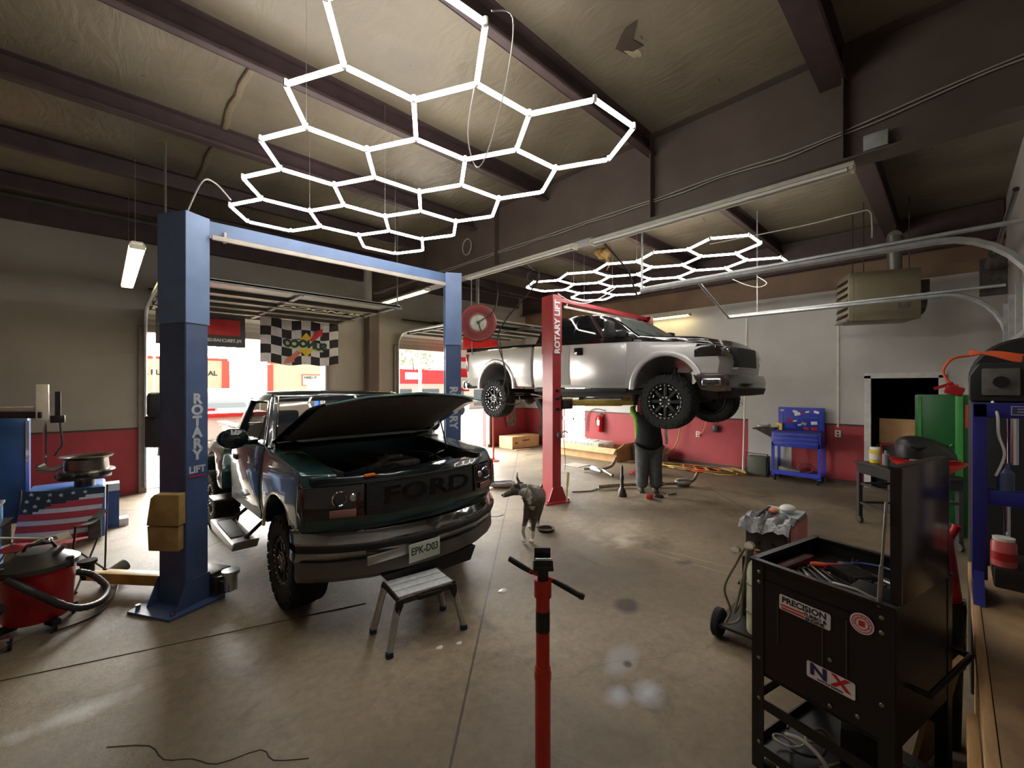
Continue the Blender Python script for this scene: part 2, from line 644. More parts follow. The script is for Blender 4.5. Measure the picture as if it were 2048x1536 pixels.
def ceiling_material():
    m = bpy.data.materials.new('faced roof insulation')
    m.use_nodes = True
    nt = m.node_tree
    L, N = nt.links, nt.nodes
    b = N['Principled BSDF']
    b.inputs['Roughness'].default_value = 0.42
    tc = N.new('ShaderNodeTexCoord')
    def noise(scale, st, detail=6, dist=0.0):
        mp = N.new('ShaderNodeMapping')
        mp.inputs['Scale'].default_value = st
        L.new(tc.outputs['Object'], mp.inputs[0])
        n = N.new('ShaderNodeTexNoise')
        n.inputs['Scale'].default_value = scale
        n.inputs['Detail'].default_value = detail
        n.inputs['Distortion'].default_value = dist
        L.new(mp.outputs[0], n.inputs['Vector'])
        return n.outputs['Fac']
    r = N.new('ShaderNodeValToRGB')
    r.color_ramp.elements[0].position = 0.3
    r.color_ramp.elements[1].position = 0.7
    r.color_ramp.elements[0].color = lin((92, 83, 69))
    r.color_ramp.elements[1].color = lin((124, 114, 95))
    L.new(noise(0.9, (1, 1, 1)), r.inputs[0])
    # small tears
    t = N.new('ShaderNodeMapRange')
    t.inputs['From Min'].default_value = 0.735
    t.inputs['From Max'].default_value = 0.75
    L.new(noise(3.2, (1.0, 2.2, 1), 3, 0.6), t.inputs['Value'])
    mx = N.new('ShaderNodeMix')
    mx.data_type = 'RGBA'
    L.new(t.outputs[0], mx.inputs[0])
    L.new(r.outputs[0], mx.inputs[6])
    mx.inputs[7].default_value = lin((40, 32, 24))
    L.new(mx.outputs[2], b.inputs['Base Color'])
    bp = N.new('ShaderNodeBump')
    bp.inputs['Strength'].default_value = 0.3
    bp.inputs['Distance'].default_value = 0.05
    mm = N.new('ShaderNodeMath')
    mm.operation = 'ADD'
    L.new(noise(5, (1.0, 0.35, 1), 5, 1.2), mm.inputs[0])
    L.new(noise(1.2, (1, 1.5, 1), 3), mm.inputs[1])
    L.new(mm.outputs[0], bp.inputs['Height'])
    L.new(bp.outputs[0], b.inputs['Normal'])
    return m

X0, X1, Y0, Y1, ZC = -4.2, 10.9, -0.62, 10.6, 5.12
M_floor = floor_material()
struct(MB().box(((X0 + X1) / 2, 5.0, -0.05), (X1 - X0 + 0.4, 11.6, 0.1)).obj('floor', M_floor))
struct(MB().box(((X0 + X1) / 2, 5.0, ZC + 0.05), (X1 - X0 + 0.4, 11.6, 0.1)).obj('ceiling', ceiling_material()))

M_crk = mat('dark crack', (46, 40, 34), 0.9)
struct(MB().tube(catmull([(0.02, 3.25, 0.0), (0.19, 3.10, 0.0), (0.24, 2.93, 0.0), (0.35, 2.83, 0.0), (0.44, 2.70, 0.0), (0.63, 2.64, 0.0), (0.66, 2.52, 0.0), (0.80, 2.40, 0.0)], 3), 0.0035, 5).obj('floor_crack', M_crk))
struct(MB().tube([(-0.7, 4.55, 0.0), (0.3, 4.22, 0.0), (1.2, 3.93, 0.0), (1.75, 3.75, 0.0)], 0.0045, 5).obj('floor_crack', M_crk))
M_wb = wall_material('painted siding back wall', (146, 140, 130), 0, ((-9, 0.62), (9.05, 20)), None, 0.10)
M_wr = wall_material('painted board right wall', (178, 176, 172), 1, ((-1, 2.45), (3.32, 12)), 3.98)
M_wf = wall_material('painted board front wall', (150, 146, 140), 0, (), None)
b = MB()
for (xa, xb, za, zb) in ((X0, 0.60, 0, ZC), (3.87, 5.83, 0, ZC), (9.08, X1 + 0.2, 0, ZC), (0.60, 3.87, 3.02, ZC), (5.83, 9.08, 3.02, ZC)):
    b.box(((xa + xb) / 2, Y1 + 0.1, (za + zb) / 2), (xb - xa, 0.2, zb - za))
struct(b.obj('wall_back', M_wb))
# right wall with a personnel door (Y 0.16..1.13) and a glazed door (Y 8.0..8.95)
b = MB()
for (ya, yb, za, zb) in ((Y0 - 0.2, 0.16, 0, ZC), (1.12, 8.0, 0, ZC), (8.95, Y1, 0, ZC), (0.16, 1.12, 2.15, ZC), (8.0, 8.95, 2.1, ZC)):
    b.box((X1 + 0.1, (ya + yb) / 2, (za + zb) / 2), (0.2, yb - ya, zb - za))
struct(b.obj('wall_right', M_wr))
b = MB()
for (xa, xb, za, zb) in ((X0, 5.1, 0, ZC), (8.45, X1, 0, ZC), (5.1, 8.45, 3.05, ZC)):
    b.box(((xa + xb) / 2, Y0 - 0.1, (za + zb) / 2), (xb - xa, 0.2, zb - za))
struct(b.obj('wall_front', M_wf))
struct(MB().box((X0 - 0.1, 5.0, ZC / 2), (0.2, 11.6, ZC)).obj('wall_left', M_wb))
# dark back room behind the open personnel door
b = MB()
b.box((12.6, 0.64, -0.05), (3.2, 2.6, 0.1)); b.box((12.6, 0.64, 2.6), (3.2, 2.6, 0.1))
b.box((14.2, 0.64, 1.3), (0.1, 2.6, 2.6)); b.box((12.6, -0.7, 1.3), (3.2, 0.1, 2.6)); b.box((12.6, 1.98, 1.3), (3.2, 0.1, 2.6))
struct(b.obj('wall_storeroom', mat('dark storeroom', (60, 54, 52), 0.8)))
b = MB()
b.box((X1 - 0.01, 0.12, 1.1), (0.06, 0.1, 2.2)); b.box((X1 - 0.01, 1.16, 1.1), (0.06, 0.1, 2.2)); b.box((X1 - 0.01, 0.64, 2.2), (0.06, 1.14, 0.1))
struct(b.obj('door_1', mat('white door frame', (196, 196, 192), 0.5)))
# glazed door
M_glass = glass('clear glazing', (210, 220, 222), 0.12)
b = MB()
for y in (8.02, 8.47, 8.93):
    b.box((X1 + 0.06, y, 1.05), (0.05, 0.05, 2.1))
for z in (0.05, 0.95, 2.06):
    b.box((X1 + 0.06, 8.475, z), (0.05, 0.95, 0.08))
d2 = struct(b.obj('door_2', M_alu))
MB().box((X1 + 0.07, 8.47, 1.05), (0.008, 0.9, 2.0)).obj('pane', M_glass, d2)
# door jambs of the two bay openings
M_jamb = mat('steel jamb', (116, 108, 98), 0.5)
for i, (xa, xb) in enumerate(((0.60, 3.87), (5.83, 9.08))):
    b = MB()
    for x in (xa - 0.05, xb + 0.05):
        b.box((x, Y1 - 0.04, 1.55), (0.12, 0.1, 3.1), bev=0.01)
    b.box(((xa + xb) / 2, Y1 - 0.04, 3.08), (xb - xa + 0.2, 0.08, 0.12))
    struct(b.obj('trim_%d' % (i + 1), M_jamb))
b = MB()
b.box((X1 - 0.01, 5.9, 0.04), (0.02, 9.3, 0.08))
struct(b.obj('baseboard_right', mat('dark base', (72, 60, 54), 0.7)))

# ---------------------------------------------------------------- roof steel
def cee(x0, x1, y, zt, depth, wid=0.08):
    b = MB()
    b.box(((x0 + x1) / 2, y, zt - depth / 2), (x1 - x0, 0.012, depth))
    b.box(((x0 + x1) / 2, y - wid / 2, zt - 0.006), (x1 - x0, wid, 0.012))
    b.box(((x0 + x1) / 2, y - wid / 2, zt - depth + 0.006), (x1 - x0, wid, 0.012))
    b.box(((x0 + x1) / 2, y - wid, zt - depth + 0.015), (x1 - x0, 0.01, 0.03))
    return b
rows = ['nearest the front wall', 'second from the front wall', 'third from the front wall', 'fourth from the front wall', 'second from the back wall', 'nearest the back wall']
for bay, (xa, xb, bt) in enumerate(((X0, 4.98, 'left bay'), (5.02, X1, 'right bay'))):
    for k, y in enumerate((0.88, 2.66, 4.43, 6.18, 7.93, 9.55)):
        o = cee(xa, xb, y, ZC, 0.24 if k else 0.30, 0.09 if k else 0.2).obj('roof_purlin', M_purlin)
        tag(o, 'dark brown roof purlin of the %s, %s' % (bt, rows[k]), 'roof beam', 'roof purlins')
o = MB().box((0.33, Y1 - 0.07, 4.86), (9.0, 0.12, 0.34)).obj('eave_strut', M_purlin)
tag(o, 'deep brown strut along the top of the back wall, left bay', 'roof beam')
o = MB().box((7.8, Y1 - 0.07, 4.86), (5.3, 0.12, 0.34)).obj('eave_strut', M_purlin)
tag(o, 'deep brown strut along the top of the back wall, right bay', 'roof beam')
raf = thing('rafter', 'deep brown steel rafter crossing the middle of the roof', 'roof beam', (5.0, 4.9, 4.06))
MB().box((0, 0, 0.53), (0.014, 10.9, 1.04)).obj('web', M_beam, raf)
MB().box((0, 0, 0.008), (0.26, 10.9, 0.016)).obj('flange', M_beam, raf)
MB().box((0, 0, 1.05), (0.26, 10.9, 0.016)).obj('flange', M_beam, raf)
for y in (-4.2, -2.3, 0.6, 3.0):
    MB().box((-0.06, y, 0.53), (0.11, 0.012, 1.02)).obj('stiffener_plate', M_beam, raf)
col = MB().box((5.0, 10.38, 2.03), (0.26, 0.3, 4.06)).obj('steel_column', M_beam)
tag(col, 'brown steel column under the back end of the rafter', 'column')
# end rafter at the right wall
o = MB().box((10.76, 5.0, 4.78), (0.02, 11.2, 0.64)).box((10.72, 5.0, 4.46), (0.22, 11.2, 0.02)).obj('end_rafter', M_purlin)
tag(o, 'dark end rafter high along the right wall', 'roof beam')
o = MB().cyl((0.42, 8.3, 3.2), (0.42, 8.3, 4.88), 0.035).obj('drain_pipe', mat('dark pipe', (52, 44, 42), 0.6))
o.location = (0.32, 0.95, 0)
tag(o, 'dark vertical pipe hanging from the roof beside the tall blue post', 'pipe')
# insulation seams hanging between purlins
for (x, y0, y1, rr, lb) in ((1.05, 4.5, 6.1, 0.035, 'over the tall blue post'), (1.05, 6.25, 7.85, 0.03, 'behind the tall blue post')):
    pts = [(x + random.uniform(-0.02, 0.02), y0 + (y1 - y0) * k / 8, ZC - 0.015 + random.uniform(-0.01, 0.01)) for k in range(9)]
    o = MB().tube(pts, rr, 8, flat=0.6).obj('insulation_seam', mat('insulation seam', (118, 104, 82), 0.5, bump=0.8, bscale=22))
    tag(o, 'puffy torn seam in the ceiling insulation %s' % lb, 'insulation seam')
# torn flap of facing
b = MB()
pts = [(0, 0), (0.20, 0.04), (0.30, -0.05), (0.36, 0.10), (0.26, 0.20), (0.12, 0.14), (0.05, 0.10)]
b.prism(pts, -0.006, 0.0, 'z')
o = b.obj('insulation_tear', mat('torn dark insulation', (58, 46, 34), 0.9))
o.location = (3.28, 1.86, ZC - 0.003)
o.rotation_euler = (0, 0, 0.5)
tag(o, 'ragged tear in the ceiling facing near the rafter', 'insulation tear')
o2 = MB().grid(4, 4, lambda u, v: (3.50 + u * 0.13 + 0.03 * sin(v * 5), 2.02 + v * 0.11 * (1 - 0.5 * u), ZC - 0.004 - 0.035 * u * v)).obj('insulation_flap', mat('facing flap', (150, 138, 112), 0.45))
tag(o2, 'loose flap of facing hanging from the ceiling tear', 'insulation flap')

b = MB()
for k in range(7):
    b.ell((8.2 + 0.12 * sin(k * 2.1), 5.5 + 0.14 * cos(k * 1.7), ZC - 0.06 - 0.05 * (k % 3)), (0.11, 0.10, 0.09), n=10)
b.tube([(8.2, 5.5, ZC - 0.1), (8.3, 5.4, ZC - 0.35), (8.25, 5.45, ZC - 0.5)], [0.05, 0.03, 0.01], 6)
tag(b.obj('insulation_lump', mat('yellow glass wool', (150, 122, 70), 0.95, 0, 0.4, 14, 0.8, 30)), 'ragged yellow lump of glass wool hanging from the roof above the far honeycomb light', 'insulation')

# ---------------------------------------------------------------- outside
M_pave = mat('bright pavement', (150, 144, 132), 0.8, 0, 0.12, 2)
o = MB().box((8, 40, -0.07), (90, 58, 0.1)).obj('ground', M_pave)
struct(o)
o = MB().box((22, 5.3, -0.07), (22, 11.0, 0.1)).obj('ground_side', M_pave)
struct(o)
M_bld = mat('cream block building', (190, 176, 152), 0.8, 0, 0.06, 1)
M_btrim = mat('brick red trim', (176, 74, 60), 0.7)
bd = thing('rental_building', 'cream building with red trim seen through the left bay door', 'building', (2.0, 28, 0))
MB().box((-1.2, 1.5, 1.75), (8.4, 3, 3.5)).obj('wall', M_bld, bd)
MB().box((-1.2, -0.02, 3.45), (8.5, 0.1, 0.14)).box((2.95, -0.03, 1.7), (0.34, 0.1, 3.4)).obj('trim_band', M_btrim, bd)
text('lettering', 'L PU', M_txtb, bd, frame((-0.15, -0.04, 2.68), (1, 0, 0), (0, 0, 1)), 0.36, bold=0.01)
text('lettering', 'AL', M_txtb, bd, frame((2.35, -0.04, 2.68), (1, 0, 0), (0, 0, 1)), 0.36, bold=0.01)
bd2 = thing('rental_annex', 'cream annex with a small red framed sign, right part of the left bay view', 'building', (9.2, 27, 0))
MB().box((0.2, 1.0, 1.7), (5.0, 2, 3.4)).obj('wall', M_bld, bd2)
MB().box((-2.3, -0.03, 1.6), (0.3, 0.1, 3.2)).box((-1.7, -0.03, 3.35), (1.5, 0.1, 0.14)).obj('trim_band', M_btrim, bd2)
sg = MB().box((0.0, -0.04, 2.35), (1.15, 0.05, 0.62)).obj('sign_board', mat('sign cream', (226, 218, 200), 0.6), bd2)
b = MB()
for (cx, cz, sx, sz) in ((0, 2.66, 1.2, 0.04), (0, 2.04, 1.2, 0.04), (-0.58, 2.35, 0.04, 0.62), (0.58, 2.35, 0.04, 0.62)):
    b.box((cx, -0.07, cz), (sx, 0.03, sz))
b.obj('sign_frame', M_btrim, bd2)
text('lettering', 'NEED IT', M_txtb, bd2, frame((-0.12, -0.075, 2.50), (1, 0, 0), (0, 0, 1)), 0.2, bold=0.008)
text('lettering', 'RENT IT', M_txtb, bd2, frame((0.12, -0.075, 2.22), (1, 0, 0), (0, 0, 1)), 0.2, bold=0.008)
b = MB()
b.box((6.5, 34, 2.95), (3.4, 3, 0.12), rot=(0, -0.08, 0))
b.box((6.6, 35.3, 1.4), (3.4, 0.2, 2.8))
b.cyl((6.9, 32.6, 0), (6.9, 32.6, 2.9), 0.06)
o = b.obj('open_shed', mat('pale shed', (196, 190, 182), 0.7))
tag(o, 'pale open shed between the two cream buildings', 'shed')
rb = thing('shop_building', 'red fronted shop with white signs seen through the right bay door', 'building', (24.2, 30, 0))
MB().box((0, 2, 1.1), (22, 4, 2.2)).obj('wall', mat('shop wall', (214, 190, 180), 0.7), rb)
MB().box((0, -0.1, 2.75), (22.2, 0.4, 1.15)).obj('fascia', mat('shop red fascia', (196, 42, 48), 0.5), rb)
b = MB()
for x in (-8.4, -6.4, -2.4, 0.4, 3.0):
    MB().box((x, -0.34, 2.8), (1.5, 0.06, 0.55)).obj('sign_board', mat('sign white', (236, 236, 232), 0.5), rb)
for x in (-7.2, -4.6, -2.0, 0.8):
    MB().box((x, -0.04, 1.0), (1.6, 0.06, 1.5)).obj('shop_window', mat('shop window', (90, 100, 110), 0.15), rb)
b = MB()
b.box((0, 0, 0.65), (4.3, 1.75, 0.7), bev=0.2)
b.box((0.2, 0, 1.2), (2.4, 1.55, 0.55), bev=0.2)
kar = thing('parked_car', 'silver white car parked outside the right bay door', 'car', (12.6, 21.5, 0))
b.obj('car_body', mat('white car paint', (214, 216, 220), 0.25, 0, 0.03), kar)
MB().box((0.2, 0, 1.22), (2.2, 1.6, 0.34), bev=0.05).obj('car_window', mat('car glass', (40, 46, 52), 0.08), kar)
for x in (-1.3, 1.3):
    MB().cyl((x, -0.9, 0.32), (x, 0.9, 0.32), 0.32, n=20).obj('wheel', M_rubber, kar)
k2 = dup_tree(kar)
k2.location = (16.6, 24.5, 0)
k2['label'] = 'pale car parked farther off in front of the red fronted shop'
o = MB().cyl((11.9, 19.2, 0), (11.9, 19.2, 7), 0.08).obj('lamp_post', M_galv)
tag(o, 'thin grey pole outside the right bay door', 'pole')
bc = thing('bin_canopy', 'blue and yellow bin under a white canopy outside the left bay', 'bin', (7.35, 19.5, 0))
MB().box((-0.28, 0, 0.9), (0.5, 0.5, 1.8)).obj('blue_bin', mat('bright blue', (30, 110, 210), 0.5), bc)
MB().box((0.28, 0, 0.9), (0.5, 0.5, 1.8)).obj('yellow_bin', mat('bright yellow', (246, 190, 30), 0.5), bc)
MB().box((0.0, 0, 2.05), (1.6, 0.8, 0.3)).obj('canopy', M_white, bc)
# pennants
b = MB()
ln = []
for k in range(17):
    t = k / 16
    x, y, z = 1.2 + 8.5 * t, 17.5, 4.1 - 0.55 * sin(pi * t)
    ln.append((x, y, z))
    if k % 2 == 0:
        b.prism([(x - 0.11, z), (x + 0.11, z), (x, z - 0.3)], y - 0.004, y + 0.004, 'y')
b.tube(ln, 0.008, 5)
for px_, w_ in ((1.2, 'left'), (9.7, 'right')):
    tag(MB().cyl((px_, 17.5, 0), (px_, 17.5, 4.15), 0.03).obj('pennant_pole', M_galv), 'thin grey pole holding the %s end of the pennant string' % w_, 'pole', 'pennant poles')
tag(b.obj('pennant_string', mat('green pennants', (46, 150, 96), 0.6)), 'string of small green pennants between two poles outside', 'pennant string')
for (tx, ty, th, lb) in ((-0.6, 33.5, 7.0, 'bare leafy tree behind the cream building, seen left of the blue post'), (24, 40, 6.2, 'low tree behind the red fronted shop')):
    tr = thing('street_tree', lb, 'tree', (tx, ty, 0))
    MB().tube([(0, 0, 0), (0.1, 0, 2), (0, 0.1, 4.4)], [0.2, 0.15, 0.08], 8).obj('trunk', mat('bark', (90, 74, 60), 0.9), tr)
    b = MB()
    for k in range(220):
        a = random.uniform(0, 2 * pi); r = 2.4 * sqrt(random.random()); z = random.uniform(-1, 1)
        rr = r * sqrt(max(0.05, 1 - z * z))
        b.box((rr * cos(a), rr * sin(a), th - 2.0 + z * 1.8), (0.3, 0.22, 0.02), rot=(random.uniform(0, 3), random.uniform(0, 3), a))
    b.obj('foliage', mat('olive leaves', (104, 112, 70), 0.7, 0, 0.3), tr)
# parked pickup outside left bay
pk = thing('parked_pickup', 'white roofed red and white pickup parked nose in outside the left bay door', 'pickup truck', (2.05, 12.3, 0))
M_pw = mat('white truck paint', (224, 222, 216), 0.25, 0, 0.03)
M_pr = mat('red truck paint', (186, 30, 32), 0.25, 0, 0.05)
pg = glass('pickup glass', (60, 66, 64), 0.8)
MB().box((0, 2.0, 0.98), (1.8, 5.0, 0.62), bev=0.1).obj('body', M_pw, pk)
MB().box((0, -0.1, 1.33), (1.74, 1.1, 0.12), bev=0.05).obj('hood', M_pr, pk)
b = MB().prism([(0.5, 1.28), (1.05, 1.86), (1.3, 1.93), (2.3, 1.93), (2.5, 1.3)], -0.82, 0.82, 'x')
b.warp(lambda p: V(p.x * (1 - 0.16 * max(0, (p.z - 1.3) / 0.6)), p.y, p.z)).obj('cab', M_pw, pk, bev=0.05)
b = MB().prism([(0.49, 1.33), (1.02, 1.83), (1.05, 1.80), (0.53, 1.32)], -0.74, 0.74, 'x')
b.warp(lambda p: V(p.x * (1 - 0.16 * max(0, (p.z - 1.3) / 0.6)), p.y - 0.012, p.z + 0.012)).obj('windshield', pg, pk)
MB().box((-0.45, 0.42, 1.4), (0.85, 0.06, 0.09)).obj('red_stripe', M_pr, pk)
MB().box((0.45, 0.42, 1.4), (0.85, 0.06, 0.07)).obj('white_stripe', M_white, pk)
MB().box((0, -0.62, 0.68), (1.86, 0.2, 0.22), bev=0.06).obj('bumper', M_chrome, pk)
MB().box((-0.82, -0.54, 0.9), (0.12, 0.06, 0.1)).obj('marker_lamp', mat('amber lens', (240, 130, 20), 0.3), pk)
for (x, y) in ((-0.78, 0.3), (0.78, 0.3), (-0.78, 3.5), (0.78, 3.5)):
    MB().cyl((x - 0.13, y, 0.36), (x + 0.13, y, 0.36), 0.36, n=24).obj('wheel', M_rubber, pk)
# ---------------------------------------------------------------- honeycomb lights
def honeycomb(label, cx, cy, ang, z):
    E_ = 0.45
    c0 = Vector((0.433, -3.464)) if cx < 4 else Vector((-0.358, -3.103))
    s1 = Vector((sqrt(3) * cos(radians(60)), sqrt(3) * sin(radians(60))))
    starts = (((-2.598, -5.5), 5), ((-0.866, -5.5), 4), ((0.0, -7.0), 5))
    def loc(p):
        w = (p - c0) * E_
        w = Vector((w.x, -w.y))
        return Vector((w.x * cos(ang) - w.y * sin(ang), w.x * sin(ang) + w.y * cos(ang), 0))
    ed, nodes = {}, {}
    for st, n in starts:
        for i in range(n):
            c = Vector(st) + s1 * i
            vs = [c + Vector((cos(radians(30 + 60 * k)), sin(radians(30 + 60 * k)))) for k in range(6)]
            for k in range(6):
                a, b = vs[k], vs[(k + 1) % 6]
                ka, kb = (round(a.x, 2), round(a.y, 2)), (round(b.x, 2), round(b.y, 2))
                nodes[ka] = a
                nodes[kb] = b
                ed[tuple(sorted((ka, kb)))] = (a, b)
    t = thing('honeycomb_light', label, 'ceiling light', (cx, cy, z))
    for a, b in ed.values():
        pa, pb = loc(a), loc(b)
        d = (pb - pa).normalized()
        MB().cyl(pa + d * 0.018, pb - d * 0.018, 0.016, n=10).obj('light_tube', E_led, t)
    for p in nodes.values():
        q = loc(p)
        MB().cyl(q + V(0, 0, -0.012), q + V(0, 0, 0.03), 0.014, n=8).obj('connector', M_white, t)
    ks = list(nodes.values())
    for p in ks[::11]:
        q = loc(p)
        MB().cyl(q + V(0, 0, 0.02), q + V(0, 0, ZC - z), 0.0015, n=5).obj('hanging_wire', M_cable, t)
    return t
honeycomb('big glowing honeycomb light over the green pickup', 2.044, 3.681, -0.580, 3.88)
honeycomb('smaller looking glowing honeycomb light over the raised silver pickup', 6.386, 3.817, -0.535, 3.88)
o = MB().tube(catmull([(1.42, 1.62, 3.90), (1.55, 1.60, 3.93), (1.62, 1.72, 3.7), (1.72, 2.0, 3.45), (1.74, 2.14, 3.42), (1.66, 2.12, 3.6), (1.62, 1.98, 3.88)], 6), 0.004, 6).obj('extension_lead', M_white)
tag(o, 'thin white cord looping down from the big honeycomb light', 'cord')
o = MB().tube(catmull([(0.95, 5.12, 3.9), (0.8, 5.0, 3.98), (0.68, 4.9, 3.92), (0.56, 4.93, 3.575)], 6), 0.008, 6).obj('supply_cord', M_cable)
tag(o, 'grey cord from the honeycomb light to the top of the tall blue post', 'cord')
o = MB().tube(catmull([(8.0, 2.3, 3.86), (7.98, 2.15, 3.72), (7.75, 2.2, 3.62), (7.6, 2.35, 3.66), (7.45, 2.5, 3.75)], 6), 0.006, 6).obj('extension_lead', M_white)
tag(o, 'curly white cord under the end of the far honeycomb light', 'cord')
o = MB().tube(catmull([(8.85, 3.4, 4.87), (8.95, 2.6, 4.87), (9.03, 1.76, 4.87), (8.98, 1.1, 4.87), (8.97, 0.93, 4.84), (8.97, 0.9, 4.6), (8.97, 0.9, 4.4)], 6), 0.012, 6).obj('roof_conduit', M_cable)
tag(o, 'thin conduit running along the roof to the front purlin beyond the rafter', 'conduit')

# ---------------------------------------------------------------- fluorescents
def strip_fixture(label, p0, p1, lit, cage=False, group=None):
    p0, p1 = Vector(p0), Vector(p1)
    mid = (p0 + p1) / 2
    L_ = (p1 - p0).length
    rz = atan2((p1 - p0).y, (p1 - p0).x)
    t = thing('strip_light', label, 'strip light', mid, rz, group)
    MB().prism([(-0.075, 0.0), (-0.045, 0.05), (0.045, 0.05), (0.075, 0.0), (0.07, -0.004), (0.04, 0.03), (-0.04, 0.03), (-0.07, -0.004)], -L_ / 2, L_ / 2, 'x').obj('housing', M_offwhite, t)
    n = 2 if L_ > 2.0 and lit else 1
    seg = L_ / n
    for y in (-0.04, 0.04):
        for k in range(n):
            a = -L_ / 2 + seg * k + 0.05
            MB().cyl((a, y, -0.012), (a + seg - 0.1, y, -0.012), 0.016, n=10).obj('tube', E_fluo if lit else M_white, t)
    for x in (-L_ / 2 + 0.02, L_ / 2 - 0.02):
        MB().box((x, 0, 0.0), (0.03, 0.13, 0.05)).obj('end_cap', M_offwhite, t)
    return t
strip_fixture('lit twin tube strip light hanging beside the left bay door', (0.28, 6.15, 3.52), (0.28, 8.75, 3.52), True)
strip_fixture('yellow lit strip light under the far end of the rafter', (4.93, 7.65, 4.02), (4.95, 9.75, 4.02), True)
strip_fixture('lit strip light on the right wall behind the raised pickup roof', (10.6, 4.55, 3.79), (10.6, 6.9, 3.79), True)
strip_fixture('unlit white strip light under the near part of the rafter', (4.96, 0.62, 4.0), (4.96, 3.52, 4.0), False)
strip_fixture('unlit white strip light under the middle of the rafter', (4.90, 3.76, 4.0), (4.90, 6.25, 4.0), False)
for y, w_ in ((6.6, 'near'), (8.3, 'far')):
    tag(MB().cyl((0.28, y, 3.57), (0.28, y, 5.1), 0.003, n=5).obj('hanging_chain', M_steel), 'chain holding the %s end of the strip light beside the left bay door' % w_, 'chain', 'strip light chains')
for y, w_ in ((5.0, 'near'), (6.4, 'far')):
    tag(MB().box((10.77, y, 3.86), (0.25, 0.03, 0.03)).obj('wall_bracket', M_steel), 'wall bracket under the %s end of the strip light on the right wall' % w_, 'bracket', 'strip light brackets')
# cables clipped on the rafter web
pts = [(4.97, 10.2, 4.38)]
for k in range(32):
    y = 10.0 - k * 0.34
    pts.append((4.968, y, 4.34 + 0.012 * sin(k * 1.1) * (0.3 if k < 22 else 1) + (0.0 if k < 27 else 0.03 * (k - 26))))
o = MB().tube(catmull(pts, 3), 0.007, 6).obj('rafter_cable', M_cable)
tag(o, 'pale cable clipped along the rafter, the upper of two', 'cable')
o = MB().tube(catmull([(p[0] - 0.002, p[1], p[2] - 0.035 + 0.01 * sin(i * 2.3)) for i, p in enumerate(pts)], 3), 0.007, 6).obj('rafter_cable', M_cable)
tag(o, 'pale cable clipped along the rafter, the lower of two', 'cable')
o = MB().box((4.945, 0.47, 4.17), (0.08, 0.17, 0.14), bev=0.01).obj('junction_box', mat('grey box', (140, 142, 138), 0.5))
tag(o, 'grey electrical box on the rafter beside the cables', 'electrical box')
o = MB().tube([(4.95 + 0.0, 6.35 + 0.13 * cos(a * pi / 12), 4.62 + 0.15 * sin(a * pi / 12)) for a in range(24)], 0.012, 6, closed=True).obj('cable_loop', M_cable)
tag(o, 'round loop of grey wire hung on the rafter web', 'cable')

# ---------------------------------------------------------------- bay doors: leaves on horizontal tracks
M_leaf = mat('door leaf inside', (124, 120, 106), 0.5, 0, 0.1, 3)
M_leafd = mat('door leaf ribs', (96, 96, 88), 0.5, 0.2, 0.1, 3)
def bay_door(name, label, xa, xb, ywall, sgn, z, length, hang, mat_leaf, nseg=4, show=True):
    """sgn -1: the leaf runs from the wall towards smaller Y"""
    t = thing(name, label, 'garage door', ((xa + xb) / 2, ywall, 0))
    w = (xb - xa) / 2
    prof = [(0.0, z - 0.62), (0.0, z - 0.40)]
    for k in range(7):
        a = pi / 2 * k / 6
        prof.append((sgn * 0.40 * (1 - cos(a)), z - 0.40 + 0.40 * sin(a)))
    prof.append((sgn * length, z))
    for s in (-1, 1):
        b = MB()
        b.tube([(s * (w + 0.03), p[0], p[1]) for p in ([(0.0, 0.1)] + prof)], 0.03, 6)
        b.obj('track', M_galv, t)
    b = MB()
    for s in (-1, 1):
        b.cyl((s * (w + 0.03), sgn * (length - 0.05), z), (s * (w + 0.03), sgn * (length - 0.05), ZC), 0.015, n=6)
    b.box((0, sgn * (length - 0.02), z - 0.02), (2 * w + 0.2, 0.04, 0.05))
    b.obj('hanger', M_leafd, t)
    if show:
        pos = hang
        for k in range(nseg):
            y0 = sgn * (0.42 + k * 0.62) if k else sgn * 0.42
            y1 = y0 + sgn * 0.60
            seg = MB().box((0, (y0 + y1) / 2, z + 0.0), (2 * w, 0.60, 0.035)).obj('door_section', mat_leaf, t)
            b = MB()
            for s in (-1, 0, 1):
                b.box((s * (w - 0.06), (y0 + y1) / 2, z - 0.04), (0.07, 0.56, 0.05))
            b.box((0, y0, z - 0.05), (2 * w, 0.05, 0.06))
            b.obj('stile', M_leafd, seg)
        # curved bottom section in the bend
        b = MB()
        for k in range(6):
            a0, a1 = pi / 2 * k / 6, pi / 2 * (k + 1) / 6
            y0, z0 = sgn * 0.40 * (1 - cos(a0)), z - 0.40 + 0.40 * sin(a0)
            y1, z1 = sgn * 0.40 * (1 - cos(a1)), z - 0.40 + 0.40 * sin(a1)
            b.prism([(y0, z0), (y1, z1), (y1, z1 + 0.03), (y0 - sgn * 0.03, z0)], -w, w, 'x')
        b.obj('bottom_section', mat_leaf, t)
    b = MB()
    b.cyl((-w, sgn * 0.14, z + 0.35), (w, sgn * 0.14, z + 0.35), 0.02, n=8)
    for k in range(2):
        b.cyl((-0.6 + k * 0.7, sgn * 0.14, z + 0.35), (-0.1 + k * 0.7, sgn * 0.14, z + 0.35), 0.055, n=12)
    b.obj('torsion_spring', M_dsteel, t)
    return t
bay_door('bay_door', 'open overhead door of the left bay, its sections under the roof', 0.62, 3.85, 10.48, -1, 3.45, 3.5, 0, M_leaf, 5)
bay_door('bay_door', 'open overhead door of the right bay, behind the hose reel', 5.85, 9.06, 10.48, -1, 3.45, 3.4, 0, M_leaf, 5)
